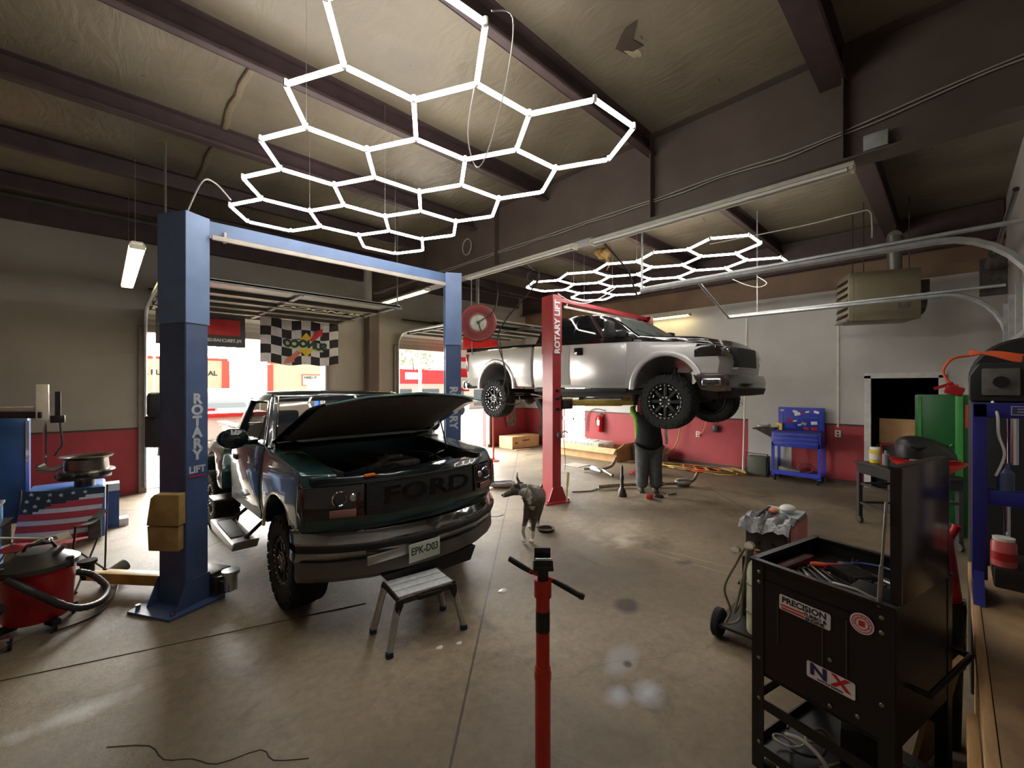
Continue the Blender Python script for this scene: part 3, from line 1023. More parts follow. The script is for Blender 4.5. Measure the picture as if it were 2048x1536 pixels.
fd = thing('front_bay_door', 'closed pale overhead door at the far right with its bare horizontal tracks', 'garage door', (6.78, -0.5, 0))
for s, rail in ((-1, 5.2), (1, 8.36)):
    x = rail - 6.78
    b = MB()
    pr = [(x, 0, 0.05), (x, 0, 2.55)] + [(x, 0.6 * (1 - cos(pi / 2 * k / 8)), 2.55 + 0.7 * sin(pi / 2 * k / 8)) for k in range(1, 9)] + [(x, 3.4, 3.27)]
    b.tube(pr, 0.032, 6)
    b.tube([(x, 0.02, 3.3), (x, 3.4, 3.3)], 0.02, 6)
    b.obj('track', M_galv, fd)
b = MB()
b.tube([(8.36 - 6.78, 3.38, 3.27), (5.2 - 6.78, 2.66, 3.29)], 0.02, 6)
b.tube([(8.36 - 6.78, 2.9, 3.3), (8.36 - 6.78, 2.9, 5.1)], 0.010, 6)
b.tube([(5.2 - 6.78, 3.38, 3.27), (5.2 - 6.78, 3.38, 5.1)], 0.014, 6)
b.obj('hanger', M_galv, fd)
for k in range(5):
    sec = MB().box((0, -0.02, 0.32 + k * 0.61), (3.25, 0.04, 0.59)).obj('door_section', mat('white door leaf', (170, 168, 162), 0.55, 0, 0.12, 3), fd)
    b = MB()
    for x in (-1.55, -0.8, 0, 0.8, 1.55):
        b.box((x, 0.02, 0.32 + k * 0.61), (0.07, 0.05, 0.58))
    b.box((0, 0.03, 0.05 + k * 0.61), (3.2, 0.05, 0.05))
    b.obj('stile', M_galv, sec)
b = MB()
b.cyl((-1.6, 0.15, 3.55), (1.75, 0.15, 3.55), 0.02, n=8)
b.cyl((0.7, 0.15, 3.55), (1.5, 0.15, 3.55), 0.06, n=12)
b.box((1.72, 0.12, 3.45), (0.03, 0.25, 0.5))
b.obj('torsion_spring', M_dsteel, fd)

# banners
def cloth(nu, nv, w, h, amp, seed=0.0):
    def f(u, v):
        x = (u - 0.5) * w
        y = amp * sin(u * 9 + seed + v * 2) * (0.3 + 0.7 * (1 - v)) + 0.4 * amp * sin(u * 23 + v * 7 + seed)
        return V(x, y, -h * (1 - v) - 0.05 * h * sin(u * pi) * (0.4 if v > 0.9 else 0.8) + (0.02 * sin(u * 14)))
    return f
cf = thing('racing_banner', 'black and white chequered banner with a yellow diamond hanging in the left bay door', 'banner', (3.06, 9.62, 3.40), 0.0)
NU, NV = 48, 30
fx = cloth(NU, NV, 1.55, 0.92, 0.025, 1.0)
b = MB()
b.grid(NU, NV, fx)
me_o = b.obj('cloth', mat('white banner cloth', (214, 210, 212), 0.8), cf)
me_o.data.materials.append(mat('black banner cloth', (40, 40, 44), 0.8))
for p in me_o.data.polygons:
    i, j = divmod(p.index, NV)
    p.material_index = ((i * 8 // NU) + (j * 5 // NV)) % 2
def on_cloth(mb, off):
    for v in mb.bm.verts:
        u = v.co.x / 1.55 + 0.5
        w_ = 1 + v.co.z / 0.92
        q = fx(u, w_)
        v.co = V(q.x, q.y - off, q.z)
    return mb
def refine(mb, step=0.06):
    bmesh.ops.triangulate(mb.bm, faces=mb.bm.faces[:])
    for k in range(-14, 15):
        bmesh.ops.bisect_plane(mb.bm, geom=mb.bm.verts[:] + mb.bm.edges[:] + mb.bm.faces[:], dist=1e-5, plane_co=(k * step, 0, 0), plane_no=(1, 0, 0))
        bmesh.ops.bisect_plane(mb.bm, geom=mb.bm.verts[:] + mb.bm.edges[:] + mb.bm.faces[:], dist=1e-5, plane_co=(0, 0, -0.45 + k * step), plane_no=(0, 0, 1))
    return mb
def flat(poly):
    mb = MB()
    mb.bm.faces.new([mb.bm.verts.new((x, 0, z)) for x, z in poly])
    return refine(mb)
on_cloth(flat([(-0.14, -0.50), (0.10, -0.24), (0.34, -0.50), (0.10, -0.76)]), 0.010).obj('diamond', mat('banner yellow', (226, 190, 60), 0.8), cf)
on_cloth(flat([(0.12, -0.44), (0.30, -0.22), (0.26, -0.19), (0.44, -0.10), (0.42, -0.28), (0.38, -0.26), (0.22, -0.44)]), 0.014).obj('arrow', mat('banner red', (200, 60, 66), 0.8), cf)
on_cloth(flat([(-0.30, -0.78), (-0.10, -0.62), (0.0, -0.66), (-0.16, -0.80), (-0.14, -0.84), (-0.36, -0.90)]), 0.013).obj('arrow', mat('banner pale red', (206, 120, 104), 0.8), cf)
on_cloth(flat([(-0.36, -0.36), (0.48, -0.44), (0.52, -0.52), (0.44, -0.62), (-0.30, -0.56), (-0.36, -0.48)]), 0.018).obj('name_band', mat('banner cream', (206, 204, 150), 0.8), cf)
tx = text('lettering', 'SUNOCO', mat('banner dark green', (40, 70, 66), 0.8), cf, Matrix.Identity(4), 0.205, 0.0, 0.016)
me = tx.data
for v in me.vertices:
    x0_, y0_ = v.co.x, v.co.y
    X_, Z_ = -x0_ + 0.07, -0.49 + y0_ - 0.07 * (-x0_)
    q = fx(X_ / 1.55 + 0.5, 1 + Z_ / 0.92)
    v.co = V(q.x, q.y - 0.024, q.z)
b = MB()
b.tube([(-0.78, 0, 0.0), (-0.78, 0, 0.12)], 0.004, 5); b.tube([(0.78, 0, 0.0), (0.78, 0, 0.12)], 0.004, 5)
b.obj('tie_cord', M_cable, cf)
rbn = thing('filter_banner', 'grey and red banner with reversed lettering behind the blue post', 'banner', (1.35, 9.62, 3.36))
b = MB()
b.grid(24, 12, lambda u, v: V((u - 0.5) * 1.35, 0.012 * sin(u * 11 + v * 3), -0.62 * (1 - v))).obj('cloth', mat('grey banner cloth', (84, 84, 88), 0.8), rbn)
MB().grid(16, 8, lambda u, v: V(-0.25 + u * 0.84, 0.012 * sin((((-0.25 + u * 0.84) / 1.35) + 0.5) * 11 + 3 * 0.7) - 0.016, -0.40 + 0.30 * v)).obj('red_panel', mat('banner red', (200, 60, 66), 0.8), rbn)
b = MB()
for poly in ([(-0.30, -0.10), (-0.10, -0.10), (-0.03, -0.23), (-0.20, -0.23)], [(-0.20, -0.26), (-0.12, -0.26), (-0.03, -0.40), (-0.16, -0.40)], [(-0.5, -0.1), (-0.34, -0.1), (-0.34, -0.4), (-0.5, -0.4)]):
    b.prism(poly, -0.036, -0.034, 'y')
b.obj('monogram', mat('banner light grey', (200, 198, 194), 0.8), rbn)
text('lettering', 'FILTERCHARGER EQ', M_txtw, rbn, frame((0.235, -0.03, -0.50), (-1, 0, 0), (0, 0, 1)), 0.082, 0.0, 0.003)
r2 = thing('red_banner', 'plain red banner hanging in the right bay door behind the hose reel', 'banner', (8.0, 9.6, 3.55))
MB().grid(20, 8, lambda u, v: V(-0.65 + u * 1.3, 0.015 * sin(u * 9), -0.46 * (1 - v) - 0.05 * sin(u * 3))).obj('cloth', mat('banner bright red', (226, 40, 44), 0.8), r2)
o = thing('sponsor_banner', 'tall narrow red and white banner right of the second blue post', 'banner', (7.52, 9.75, 3.05))
MB().grid(6, 16, lambda u, v: V(-0.17 + u * 0.34, 0.01 * sin(v * 9), -1.2 * (1 - v))).obj('cloth', mat('banner bright red', (226, 40, 44), 0.8), o)
b = MB()
b.box((0, -0.02, -0.12), (0.34, 0.006, 0.2)); b.box((0, -0.02, -0.45), (0.34, 0.006, 0.2)); b.box((0, -0.02, -0.95), (0.34, 0.006, 0.3))
b.obj('white_panel', M_white, o)
# banner reflection on the raised leaf, put in as faint reversed lettering
tl = text('banner_reflection_lettering', 'SUNOCO', mat('reflected lettering', (150, 146, 110), 0.6), None, frame((2.9, 7.95, 3.37), (-1, 0, 0), (0, 1, 0)), 0.34, 0.001, 0.01)
tag(tl, 'reversed lettering painted for the banner reflection on the underside of the open left bay door', 'lettering')

# ---------------------------------------------------------------- lifts
def lift(name, label, xl, xr, y, main, light, top, power=True, arms_yellow=None, arm_z=0.1, word_vert=True, rotL=30, rotR=-30, w=0.20, d=0.31, beam=0.12):
    t = thing(name, label, 'car lift', ((xl + xr) / 2, y, 0))
    xc = (xl + xr) / 2
    for side, (x, rot) in enumerate(((xl, rotL), (xr, rotR))):
        r = radians(rot)
        sgn = 1 if side == 0 else -1
        M_ = Matrix.Translation((x - xc, 0, 0)) @ Matrix.Rotation(r, 4, 'Z')
        b = MB()
        # open C channel, its mouth towards the truck
        b.box((-sgn * w / 2, 0, 1.3), (0.012, d, 2.6))
        b.box((0, -d / 2, 1.3), (w, 0.012, 2.6))
        b.box((0, d / 2, 1.3), (w, 0.012, 2.6))
        b.box((sgn * w / 2, -d / 2 + 0.04, 1.3), (0.012, 0.08, 2.6))
        b.box((sgn * w / 2, d / 2 - 0.04, 1.3), (0.012, 0.08, 2.6))
        b.bm.transform(M_)
        colm = b.obj('column', main, t)
        b = MB()
        b.box((-sgn * (w / 2 + 0.006), 0, top - 0.5), (0.014, d + 0.03, 1.0))
        b.box((0, -d / 2 - 0.012, top - 0.5), (w + 0.02, 0.012, 1.0))
        b.box((0, d / 2 + 0.012, top - 0.5), (w + 0.02, 0.012, 1.0))
        b.box((0, 0, top - 0.006), (w + 0.02, d + 0.03, 0.012))
        b.bm.transform(M_)
        b.obj('column_extension', light, colm)
        b = MB()
        pl = [(-0.30, -0.24), (0.16, -0.30), (0.30, -0.14), (0.30, 0.26), (0.05, 0.34), (-0.30, 0.26)]
        b.prism([(p[0] * (1 if sgn > 0 else -1), p[1]) for p in pl], 0.001, 0.022, 'z')
        for yy in (-d / 2 - 0.02, d / 2 + 0.02):
            b.prism([(-0.20, 0.02), (0.20, 0.02), (0.1, 0.26), (-0.1, 0.26)], yy - 0.006, yy + 0.006, 'y')
        b.bm.transform(M_)
        b.obj('base_plate', main, t)
        for (px_, py_) in ((-0.24, -0.2), (0.2, -0.22), (0.25, 0.2), (-0.24, 0.22)):
            b = MB().cyl((px_ * sgn, py_, 0.02), (px_ * sgn, py_, 0.06), 0.018, n=8)
            b.bm.transform(M_)
            b.obj('anchor_bolt', M_steel, t)
        b = MB()
        b.box((sgn * 0.02, 0, arm_z + 0.42), (0.14, 0.25, 0.8))
        b.box((sgn * 0.20, 0, arm_z + 0.06), (0.2, 0.42, 0.16), bev=0.01)
        b.bm.transform(M_)
        b.obj('carriage', main if side else M_dsteel, t)
    b = MB()
    L_ = xr - xl
    b.box((0, 0.0, top - 0.01 - beam / 2), (L_, 0.14, beam))
    bm_ = b.obj('overhead_beam', light, t)
    b = MB()
    b.box((0.0, -0.11, top - 0.17), (L_ - 0.4, 0.03, 0.04))
    b.cyl((-L_ / 2 + 0.3, -0.1, top - 0.2), (-L_ / 2 + 0.3, -0.1, top - 0.1), 0.015)
    b.obj('shutoff_bar', mat('pale bar', (190, 180, 168), 0.5), bm_)
    return t, xc
L1, xc1 = lift('two_post_lift', 'blue two post car lift straddling the green pickup', 0.55, 3.595, 4.95, M_blue, M_bluelt, 3.57)
# hydraulic power unit on the near left column
b = MB()
b.box((-0.22, 0.10, 1.88), (0.24, 0.26, 0.24), bev=0.04)
b.cyl((-0.24, 0.1, 1.5), (-0.24, 0.1, 1.78), 0.12, n=18)
b.box((-0.2, 0.1, 1.72), (0.2, 0.22, 0.12), bev=0.02)
pu = b.obj('power_unit', mat('dark motor grey', (64, 66, 70), 0.5), L1)
pu.location = (-1.43, 0.10, -0.06)
# arms of the blue lift
def lift_arm(parent, p0, p1, z, m, padm, sz=(0.11, 0.1)):
    p0, p1 = Vector(p0), Vector(p1)
    d = p1 - p0
    L_ = d.length
    a = atan2(d.y, d.x)
    c = (p0 + p1) / 2
    R_ = Matrix.Translation((c.x, c.y, z)) @ Matrix.Rotation(a, 4, 'Z')
    b = MB()
    b.box((-L_ * 0.1, 0, 0), (L_ * 0.75, sz[0], sz[1]), bev=0.006)
    b.box((L_ * 0.25, 0, 0), (L_ * 0.5, sz[0] * 0.75, sz[1] * 0.75), bev=0.004)
    b.cyl((-L_ / 2, 0, -sz[1] * 0.8), (-L_ / 2, 0, sz[1] * 0.8), sz[0] * 0.75, n=16)
    b.bm.transform(R_)
    ar = b.obj('lift_arm', m, parent)
    b = MB()
    b.cyl((L_ / 2 - 0.04, 0, -0.03), (L_ / 2 - 0.04, 0, sz[1] * 0.9 + 0.03), 0.055, n=16)
    b.cyl((L_ / 2 - 0.04, 0, sz[1] * 0.9 + 0.03), (L_ / 2 - 0.04, 0, sz[1] * 0.9 + 0.06), 0.075, n=16)
    b.bm.transform(R_)
    b.obj('arm_pad', padm, ar)
    return ar
lift_arm(L1, (-1.51 - 0.05, 0.30, 0), (-2.20, 1.05, 0), 0.12, M_yel, M_rubber)
lift_arm(L1, (-1.26, -0.10, 0), (-1.19, -0.30, 0), 0.13, M_dsteel, M_alu)
lift_arm(L1, (1.30, 0.1, 0), (0.9, 0.9, 0), 0.12, M_yel, M_rubber)
# lettering down the blue column and along the red one
def col_text(parent, xloc, yloc, rot, side_y, body, zc, size, stacked, m, up):
    r = radians(rot)
    rt = V(cos(r), sin(r), 0)
    nrm = V(sin(r), -cos(r), 0)
    c = V(xloc, yloc, 0) + nrm * side_y
    if stacked:
        for i, ch in enumerate(body):
            if ch == ' ':
                continue
            text('lettering', ch, m, parent, frame(c + V(0, 0, zc - i * size * 0.82), rt, (0, 0, 1)), size, 0.001, 0.006, 1.05)
    else:
        text('lettering', body, m, parent, frame(c + V(0, 0, zc), (0, 0, 1), -rt), size, 0.001, 0.005)
col_text(L1, -1.5225, 0.0, 30, 0.163, 'ROTARY', 1.88, 0.125, True, mat('grey lettering', (176, 178, 184), 0.5), 1)
text('lettering', 'LIFT', mat('grey lettering', (176, 178, 184), 0.5), L1, frame(V(-1.5225, 0, 1.235) + V(sin(radians(30)), -cos(radians(30)), 0) * 0.163, (cos(radians(30)), sin(radians(30)), 0), (0, 0, 1)), 0.085, 0.001, 0.004)
MB().box((0, 0, 0), (0.16, 0.002, 0.012), rot=(0, 0, radians(30))).obj('red_underline', M_txtr, L1, loc=V(-1.5225, 0, 1.175) + V(sin(radians(30)), -cos(radians(30)), 0) * 0.163)
text('lettering', 'ROTARY', mat('grey lettering', (176, 178, 184), 0.5), L1, frame(V(1.5225, 0, 1.70) + V(sin(radians(-30)), -cos(radians(-30)), 0) * 0.163, (0, 0, -1), (cos(radians(30)), -sin(radians(30)), 0)), 0.15, 0.001, 0.006)
# cardboard door guards taped on the column
b = MB()
b.prism([(-0.12, 0.24), (0.13, 0.22), (0.13, 0.49), (-0.06, 0.50), (-0.09, 0.47)], -0.05, 0.05, 'y')
b.prism([(-0.11, 0.02), (0.12, 0.0), (0.12, 0.21), (-0.12, 0.23)], -0.04, 0.04, 'y')
o = b.obj('cardboard_guard', mat('taped tan cardboard', (150, 122, 70), 0.75, 0, 0.25, 9), bev=0.006)
o.location = (0.40, 4.74, 0.57)
o.rotation_euler = (0, 0, radians(-35))
tag(o, 'tan folded cardboard guard fixed low on the tall blue post', 'cardboard')

L2, xc2 = lift('two_post_lift', 'red two post car lift holding up the silver pickup', 5.68, 8.94, 4.88, M_red, M_red, 3.57, arm_z=1.62, rotL=-12, rotR=12, w=0.17, d=0.29, beam=0.07)
n30 = V(sin(radians(-12)), -cos(radians(-12)), 0)
text('lettering', 'ROTARY LIFT', M_txtw, L2, frame(V(5.68 - xc2, 0, 3.02) + n30 * 0.166, (0, 0, 1), (-cos(radians(12)), sin(radians(12)), 0)), 0.155, 0.001, 0.006)
for (p0, p1) in (((5.95 - xc2, -0.15, 0), (6.75 - xc2, -1.05, 0)), ((5.95 - xc2, 0.15, 0), (6.75 - xc2, 0.95, 0)), ((8.65 - xc2, -0.15, 0), (7.85 - xc2, -1.15, 0)), ((8.65 - xc2, 0.15, 0), (7.85 - xc2, 0.95, 0))):
    lift_arm(L2, p0, p1, 1.70, mat('lift arm olive yellow', (158, 136, 54), 0.5, 0, 0.25, 8), M_rubber)
# valve and gauges on the red post
b = MB()
b.cyl((0, 0, 0), (0, -0.03, 0), 0.05, n=14)
b.tube(catmull([(0.04, -0.03, 0.02), (0.12, -0.05, 0.06), (0.2, -0.04, 0.02)], 5), 0.012, 6)
b.tube(catmull([(0.1, -0.03, 0), (0.12, -0.04, -0.3), (0.15, -0.03, -0.5), (0.13, -0.03, -0.62)], 5), 0.006, 6)
o = b.obj('air_regulator', M_steel)
o.location = (5.66, 4.71, 1.16)
o.parent = None
tag(o, 'steel air regulator with a dangling hose on the red post', 'air regulator')
b = MB()
for (x, z) in ((0, 0.0), (0.0, 0.14), (0.0, -0.18)):
    b.cyl((x, 0.02, z), (x, -0.04, z), 0.024, n=10)
b.tube([(-0.04, -0.03, 0.0), (0.05, -0.05, 0.05), (0.07, -0.04, -0.05)], 0.012, 6)
o = b.obj('lock_release', M_black)
o.location = (5.64, 4.72, 1.78)
tag(o, 'black lock release fittings bolted on the red post', 'lift fitting')
b = MB()
b.cyl((0, 0, 0.0), (0.02, 0, 0.28), 0.012, n=8)
b.cyl((0.02, 0, 0.26), (0.05, 0, 0.50), 0.022, n=10)
o = b.obj('leaning_broom_handle', mat('straw yellow', (206, 186, 112), 0.6))
o.location = (5.72, 4.58, 0.02)
tag(o, 'yellow handled scraper leaning at the foot of the red post', 'hand tool')
# air hose across the red lift top
o = MB().tube(catmull([(5.75, 4.8, 3.62), (6.0, 4.7, 3.5), (6.3, 4.6, 3.5), (6.6, 4.5, 3.62), (6.9, 4.3, 3.86)], 6), 0.008, 6).obj('extension_lead', M_white)
tag(o, 'white cord sagging from the top of the red post', 'cord')
# black belt strap hanging across the second honeycomb
o = MB().tube([(5.02, 3.42, 4.06), (5.55, 3.3, 3.7), (5.75, 3.25, 3.3)], 0.02, 6, flat=0.3).obj('door_strap', M_blackm)
tag(o, 'black strap hanging down from the rafter in front of the far honeycomb light', 'strap')

# ---------------------------------------------------------------- hose reel and air lines under the rafter
hr = thing('hose_reel', 'red hose reel with a round white hub hung beside the second blue post', 'hose reel', (5.06, 6.15, 3.17), radians(-39))
rp = [(0.15, -0.06), (0.33, -0.075), (0.345, -0.06), (0.30, -0.05), (0.16, -0.045), (0.16, 0.045), (0.30, 0.05), (0.345, 0.06), (0.33, 0.075), (0.15, 0.06)]
MB().lathe([(0.0, -0.06)] + rp + [(0.0, 0.06)], axis='y', n=40).obj('reel_wheel', mat('reel red', (150, 58, 58), 0.5), hr)
b = MB()
for k in range(4):
    b.lathe([(0.20 + k * 0.03, -0.068), (0.206 + k * 0.03, -0.078), (0.212 + k * 0.03, -0.068)], axis='y', n=40)
b.obj('rib', mat('reel dark red', (120, 44, 46), 0.5), hr)
MB().lathe([(0.0, -0.10), (0.13, -0.095), (0.155, -0.07), (0.155, -0.06)], axis='y', n=30).obj('hub', mat('hub white', (206, 206, 192), 0.5), hr)
b = MB()
b.cyl((0, -0.09, 0), (0, -0.13, 0), 0.03, n=12)
b.tube([(0, -0.12, 0), (0.05, -0.12, -0.16)], 0.013, 6)
b.tube([(0, 0.09, 0), (0, 0.12, 0.35), (0, 0.05, 0.88)], 0.02, 6)
b.tube(catmull([(0.02, -0.13, 0.02), (0.2, -0.14, 0.14), (0.32, -0.12, 0.3), (0.36, -0.06, 0.6), (0.34, 0, 0.88)], 6), 0.011, 6)
b.obj('bracket', M_dsteel, hr)
o = MB().tube(catmull([(5.3, 5.85, 2.98), (5.15, 5.7, 2.75), (5.0, 5.35, 2.3), (4.72, 5.1, 1.98), (4.45, 4.95, 1.85), (4.6, 4.93, 1.72), (5.2, 5.2, 1.70), (5.5, 5.5, 1.80)], 8), 0.012, 6).obj('air_hose', M_blackc)
tag(o, 'black air hose sweeping from the reel down behind the second blue post', 'hose')
o = MB().tube(catmull([(5.3, 5.86, 3.0), (5.3, 5.8, 2.8), (5.38, 5.75, 2.2), (5.42, 5.7, 1.9), (5.35, 5.7, 1.75), (5.2, 5.7, 1.68), (4.9, 5.6, 1.66)], 8), 0.010, 6).obj('air_hose', M_blackc)
tag(o, 'black air hose hanging straight down past the raised pickup rear wheel', 'hose')
o = MB().tube(catmull([(5.3, 5.85, 3.0), (5.35, 5.6, 3.3), (5.42, 5.1, 3.7), (5.35, 4.9, 3.86)], 8), 0.013, 6).obj('air_line', M_dsteel)
tag(o, 'grey air line slanting from the hose reel up to the coil', 'hose')
pts = []
for k in range(90):
    a = k * 2 * pi / 18
    pts.append((5.28 + 0.012 * sin(k), 4.95 + 0.13 * cos(a) + 0.02 * sin(k * 0.7), 3.83 + 0.17 * sin(a)))
o = MB().tube(pts, 0.008, 6).obj('hose_coil', M_blackc)
tag(o, 'coil of dark hose hanging from the rafter left of the red post', 'hose')
o = MB().cyl((5.28, 4.95, 3.98), (5.05, 4.95, 4.07), 0.008, n=6).obj('coil_hook', M_steel)
tag(o, 'small hook holding the dark hose coil on the rafter', 'hook')
o = MB().tube(catmull([(5.1, 6.4, 4.07), (5.1, 6.4, 3.2), (5.1, 6.38, 2.6)], 4), 0.01, 6).obj('drop_cord', M_cable)
tag(o, 'thin cord dropping behind the hose reel', 'cord')
# ---------------------------------------------------------------- vehicles
def arch(cy, cz, r, a0, a1, n=14, sq=1.0):
    return [(cy + r * cos(radians(a0 + (a1 - a0) * k / n)), cz + r * sq * sin(radians(a0 + (a1 - a0) * k / n))) for k in range(n + 1)]

def vsolid(poly, x0, x1, fn, xs=(), ys=(), zs=(), grow=1.0):
    b = MB().prism(poly, x0, x1, 'x')
    b.cuts(xs, ys, zs)
    return b.warp(lambda p: (lambda q: V(q.x * grow, q.y, q.z))(fn(p)))

def make_wheel(parent, c, R, w, rr, side, mrim, style, lug_m):
    """tyre with tread blocks; rim and bolts are its sub-parts. side -1 faces towards -x"""
    b = MB()
    h = w / 2
    b.lathe([(rr, -h * 0.8), (rr + 0.02, -h * 0.95), (R * 0.80, -h), (R * 0.94, -h * 0.9), (R * 0.975, -h * 0.72), (R * 0.98, 0), (R * 0.975, h * 0.72), (R * 0.94, h * 0.9), (R * 0.80, h), (rr + 0.02, h * 0.95), (rr, h * 0.8)], axis='x', n=56)
    nb = 44
    for k in range(nb):
        a = 2 * pi * k / nb
        for j, xo in enumerate((-0.78, -0.40, 0.0, 0.40, 0.78)):
            aa = a + (0.5 if j % 2 else 0) * 2 * pi / nb
            rb = R * (0.982 if abs(xo) < 0.7 else 0.962)
            b.box((xo * h, -rb * sin(aa), rb * cos(aa)), (h * (0.30 if abs(xo) < 0.7 else 0.36), R * 0.10, R * 0.04), rot=(aa, 0, 0))
    for k in range(22):
        a = 2 * pi * k / 22
        for s in (-1, 1):
            b.box((s * h * 0.985, -R * 0.88 * sin(a), R * 0.88 * cos(a)), (0.012, R * 0.1, R * 0.09), rot=(a, 0, 0))
    ty = b.obj('wheel', M_rubber, parent, loc=c)
    s = side
    b = MB()
    b.lathe([(rr + 0.006, -h * 0.82), (rr - 0.01, -h * 0.9), (rr - 0.03, -h * 0.84), (rr - 0.035, 0), (rr - 0.03, h * 0.84), (rr - 0.01, h * 0.9), (rr + 0.006, h * 0.82)], axis='x', n=48)
    xf = s * h * 0.62
    if style == 'spoke':
        for k in range(8):
            a = 2 * pi * k / 8
            b.box((xf, -(rr * 0.55) * sin(a), (rr * 0.55) * cos(a)), (0.035, 0.055, rr * 0.85), rot=(a, 0, 0), bev=0.008)
        b.lathe([(0.0, 0.02 * s), (0.075, 0.02 * s), (0.09, -0.02 * s), (0.0, -0.02 * s)], (xf, 0, 0), 'x', 24)
        b.lathe([(rr * 0.2, -0.004), (rr - 0.03, -0.004), (rr - 0.03, 0.004), (rr * 0.2, 0.004), (rr * 0.2, -0.004)], (s * h * 0.15, 0, 0), 'x', 32)
    else:
        b.lathe([(rr - 0.02, 0.0), (rr * 0.8, -0.05 * s), (rr * 0.42, -0.03 * s), (rr * 0.40, 0.03 * s), (0.0, 0.035 * s)], (xf, 0, 0), 'x', 36)
        for k in range(10):
            a = 2 * pi * k / 10
            b.box((xf - 0.0 * s, -(rr * 0.62) * sin(a), (rr * 0.62) * cos(a)), (0.03, 0.03, rr * 0.3), rot=(a, 0, 0))
    rm = b.obj('rim', mrim, ty)
    b = MB()
    for k in range(24):
        a = 2 * pi * k / 24
        MB().cyl((s * h * 0.86, -(rr - 0.012) * sin(a), (rr - 0.012) * cos(a)), (s * h * 0.93, -(rr - 0.012) * sin(a), (rr - 0.012) * cos(a)), 0.0095, n=6).obj('rim_stud', lug_m, ty)
    for k in range(8):
        a = 2 * pi * (k + 0.5) / 8
        MB().cyl((xf, -(rr * 0.27) * sin(a), (rr * 0.27) * cos(a)), (xf + s * 0.05, -(rr * 0.27) * sin(a), (rr * 0.27) * cos(a)), 0.012, n=6).obj('lug_nut', lug_m, ty)
        if style == 'spoke':
            MB().box((xf + s * 0.019, -(rr * 0.78) * sin(a), (rr * 0.78) * cos(a)), (0.006, 0.05, 0.014), rot=(a, 0, 0)).obj('spoke_accent', lug_m, ty)
        else:
            MB().box((xf - s * 0.03, -(rr * 0.72) * sin(a), (rr * 0.72) * cos(a)), (0.02, 0.045, 0.02), rot=(a, 0, 0)).obj('spoke_accent', lug_m, ty)
    return ty

M_silver = mat('silver metallic paint', (180, 180, 178), 0.30, 0.25, 0.04, 3, coat=0.6)
M_tblack = mat('gloss black truck paint', (14, 14, 17), 0.12, 0.0, 0.1, 3, coat=0.7)
M_tint = mat('dark tinted glass', (14, 17, 20), 0.04, 0.0, 0.05, 3)
M_lens = mat('smoked lens', (30, 24, 26), 0.06, 0.1, 0.2, 12, coat=1.0)
M_chas = mat('black chassis', (34, 31, 29), 0.7, 0.2, 0.35, 12)

sv = thing('raised_pickup', 'silver and black pickup raised on the red lift', 'pickup truck', (7.28, 3.08, 0))
def sfn(p):
    x, y, z = p.x, p.y, p.z
    t = max(0.0, -0.35 - y) / 0.65
    y2 = y - 0.05 * (1 - (min(abs(x), 0.98) / 0.98) ** 2) * min(1.0, max(0, -0.55 - y) / 0.25 if y < -0.55 else 0)
    k = 1 - 0.14 * t * t
    if z < 2.9:
        k *= 1 - 0.045 * ((z - 2.42) / 0.45) ** 2
    else:
        k *= 0.93
    if 2.19 < z < 2.23:
        k *= 1.006
    return V(x * k, y2, z)
XS = (-0.9, -0.75, -0.5, -0.25, 0, 0.25, 0.5, 0.75, 0.9)
ZS = (2.0, 2.1, 2.19, 2.23, 2.35, 2.5, 2.6, 2.7)
YS = (-0.7, -0.55, -0.35, -0.1, 0.3, 0.7, 1.5, 2.2)
HW = 0.98
poly = [(-0.74, 2.18), (-0.77, 2.36), (-0.70, 2.60), (-0.30, 2.66), (0.50, 2.73), (1.3, 2.765), (2.82, 2.80), (2.83, 1.97), (0.62, 1.96)] + arch(0.03, 1.94, 0.54, 2, 154, 14) + [(-0.60, 2.18)]
vsolid(poly, -HW, HW, sfn, XS, YS, ZS).obj('body', M_silver, sv, bev=0.012)
# hood and cowl, black
hp = [(-0.69, 2.598), (-0.60, 2.68), (-0.35, 2.745), (0.2, 2.80), (0.52, 2.84), (0.52, 2.72), (-0.30, 2.658)]
def hfn(p):
    q = sfn(p)
    return V(q.x * (0.985 if p.z > 2.7 else 1.002), q.y, q.z + (0.04 * (1 - (q.x / 0.98) ** 2) if p.z > 2.66 else 0) - (0.05 * max(0, (abs(q.x) - 0.8) / 0.18) if p.z > 2.7 else 0))
vsolid(hp, -0.965, 0.965, hfn, XS + (-0.35, 0.35), (-0.6, -0.35, -0.1, 0.2), (2.68,)).obj('hood', M_tblack, sv, bev=0.01)
